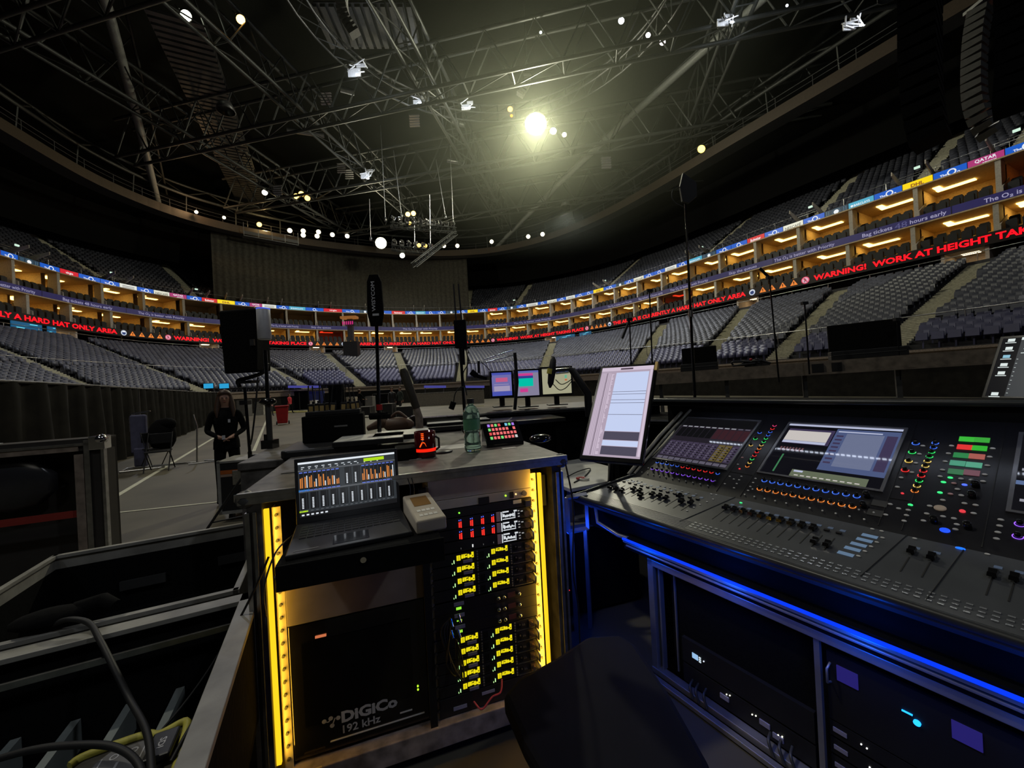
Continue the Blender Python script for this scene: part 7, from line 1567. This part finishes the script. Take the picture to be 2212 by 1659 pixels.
# far edge of the floor
def far_box(px0, px1, py_top, py_bot, mt, name, label, cat, dep=.6, legs=False, group=None):
    a, b = atfloor(px0, py_bot), atfloor((px0+px1)/2, py_bot); d = a.y; w = (px1-px0)/831*d; h = 1.6-(H_*0+0) ; z = atd((px0+px1)/2, py_top, d).z; t = thing(name, label, cat, mw=frame((a.x, a.y, 0), (1, -.05, 0)), group=group)
    m = MB(); m.bb((0, 0, .12 if legs else 0), (w, dep, max(z, .2))); obj('box_body', m, mt, t, .01)
    m = MB(); e_ = .03
    for x in (0, w-e_): m.bb((x, -.015, .12 if legs else 0), (x+e_, 0, max(z, .2)))
    m.bb((0, -.015, max(z, .2)-e_), (w, 0, max(z, .2))); obj('edge_profile', m, M['alu'], t)
    if legs:
        m = MB()
        for x in (.1, w-.1): m.tube([(x-.03, .1, .06), (x+.03, .1, .06)], .06, 10); m.tube([(x-.03, dep-.1, .06), (x+.03, dep-.1, .06)], .06, 10)
        obj('castor', m, M['black'], t)
    return t
far_box(757, 802, 879, 903, M['black'], 'wheeled_case', 'wheeled black case on the floor just right of the radio box', 'flight case', .7, True)
far_box(824, 850, 872, 910, M['black'], 'wheeled_case', 'narrow wheeled case on the floor behind the tall paddle mast', 'flight case', .6, True)
far_box(856, 895, 878, 908, M['black'], 'wheeled_case', 'wheeled black case on the floor left of the tilted tube', 'flight case', .7, True)
far_box(738, 766, 858, 893, M['beige'], 'pale_crate', 'pale beige crate at the far end behind the handheld radios', 'crate', .8)
far_box(670, 683, 865, 889, M['white'], 'white_crate', 'small white upright crate at the far end among the radio aerials', 'crate', .5)
far_box(790, 806, 856, 892, M['grey'], 'grey_cabinet', 'grey cabinet at the far end left of the paddle mast', 'cabinet', .6)
far_box(512, 536, 864, 900, M['grey'], 'grey_cabinet', 'grey cabinet at the far end right of the woman in black', 'cabinet', .6)
far_box(552, 570, 868, 897, M['caselid'], 'pale_cabinet', 'pale cabinet at the far end left of the walking people', 'cabinet', .6)
far_box(806, 846, 850, 889, M['matte'], 'dark_cabinet', 'large dark cabinet at the far end behind the paddle mast', 'cabinet', .8)
def far_wall(px0, px1, py_top, d, mt, name, label, cat, z0=0.0):
    a, b = atd(px0, 850, d), atd(px1, 850, d+.0); z = atd((px0+px1)/2, py_top, d).z; t = thing(name, label, cat, mw=frame((a.x, a.y, 0), (b.x-a.x, b.y-a.y, 0))); w = (b-a).length; m = MB(); m.bb((0, 0, z0), (w, .12, z)); return obj('panel', m, mt, t) and t
bl = mat('blue_partition', (.045, .06, .22), .7); mrn = mat('maroon_partition', (.08, .02, .03), .7)
far_wall(589, 608, 846, 42, mrn, 'maroon_partition', 'dark maroon partition at the far end left of the red-shirted person', 'partition'); far_wall(609, 630, 845, 42, bl, 'blue_partition', 'blue partition behind the red-shirted person', 'partition'); far_wall(631, 666, 845, 42, M['matte'], 'black_partition', 'black partition right of the red-shirted person', 'partition'); far_wall(667, 700, 845, 42, bl, 'blue_partition', 'blue partition behind the aerials of the handheld radios', 'partition')
far_wall(960, 976, 852, 40, bl, 'blue_partition', 'blue partition right of the transmitter mast', 'partition'); far_wall(1010, 1025, 850, 41, bl, 'blue_partition', 'blue partition behind the water bottle cap', 'partition'); far_wall(1026, 1042, 850, 41, mrn, 'maroon_partition', 'maroon partition left of the small monitors', 'partition'); far_wall(700, 860, 845, 40.5, M['matte'], 'black_partition', 'long black partition at the far end behind the wheeled cases', 'partition')
t = far_wall(895, 1045, 848, 35, mat('pale_hoarding', (.22, .20, .17), .7), 'hoarding', 'long pale barrier hoarding across the far floor behind the transmitter mast', 'barrier'); 
m = MB(); m.bb((0, -.03, 1.15), (6.3, .14, 1.2)); obj('top_rail', m, M['caselid'], t)
far_wall(1018, 1044, 880-3, 30, mat('pale_yellow_board', (.4, .38, .14), .7), 'yellow_board', 'low yellowish board on the floor behind the water bottle', 'board')
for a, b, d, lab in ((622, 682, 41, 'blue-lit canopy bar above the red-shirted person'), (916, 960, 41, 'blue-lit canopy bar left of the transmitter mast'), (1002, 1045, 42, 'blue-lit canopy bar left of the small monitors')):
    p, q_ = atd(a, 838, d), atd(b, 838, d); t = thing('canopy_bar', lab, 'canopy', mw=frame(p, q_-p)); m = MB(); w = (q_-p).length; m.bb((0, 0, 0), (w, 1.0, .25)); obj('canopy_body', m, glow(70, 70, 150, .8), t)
    m = MB(); m.bar((.1, .1, -p.z), (.1, .1, 0), .06); m.bar((w-.1, .1, -p.z), (w-.1, .1, 0), .06); obj('post', m, M['steel'], t)
m = MB(); p, q_ = atfloor(570, 893), atfloor(740, 889); d_ = q_-p; n = Vector((-d_.y, d_.x, 0)).normalized()*.5; m.add([p, q_, q_+n, p+n, p+Vector((0, 0, .12)), q_+Vector((0, 0, .12)), q_+n+Vector((0, 0, .12)), p+n+Vector((0, 0, .12))], [(3, 2, 1, 0), (4, 5, 6, 7), (0, 1, 5, 4), (1, 2, 6, 5), (2, 3, 7, 6), (3, 0, 4, 7)]); tag(obj('kerb', m, mat('yellow_kerb', (.6, .55, .2), .7)), 'pale yellow kerb across the far end of the floor behind the red bin', 'kerb')
for px, lab in ((450, 'left one of two small cyan screens above the drapes'), (484, 'right one of two small cyan screens above the drapes')):
    p = atd(px, 833, 34); t = thing('cyan_screen', lab, 'screen', mw=frame(p, (1, .2, 0))); m = MB(); m.bb((-.4, .02, -.28), (.4, .1, .22)); m.bar((0, .06, -p.z), (0, .06, -.28), .08); obj('housing', m, M['black'], t); m = MB(); m.bb((-.37, 0, -.24), (.37, .02, .18)); m.bb((-.2, -.01, -.05), (.1, 0, .05)); obj('picture', m, glow(40, 150, 200, 1.1), t)
# thin road stands at the far end
for px, py, hh, lab in ((648, 888, 1.9, 'thin stand on the far floor right of the red-shirted person'), (896-30, 890, 1.8, 'thin stand on the far floor beside the tilted tube')):
    b = atfloor(px, py); t = thing('thin_stand', lab, 'stand', b); m = MB(); m.tube([(0, 0, 0), (0, 0, hh)], .03, 6); m.box((0, 0, .03), (.5, .4, .05)); obj('stand_pole', m, M['black'], t)
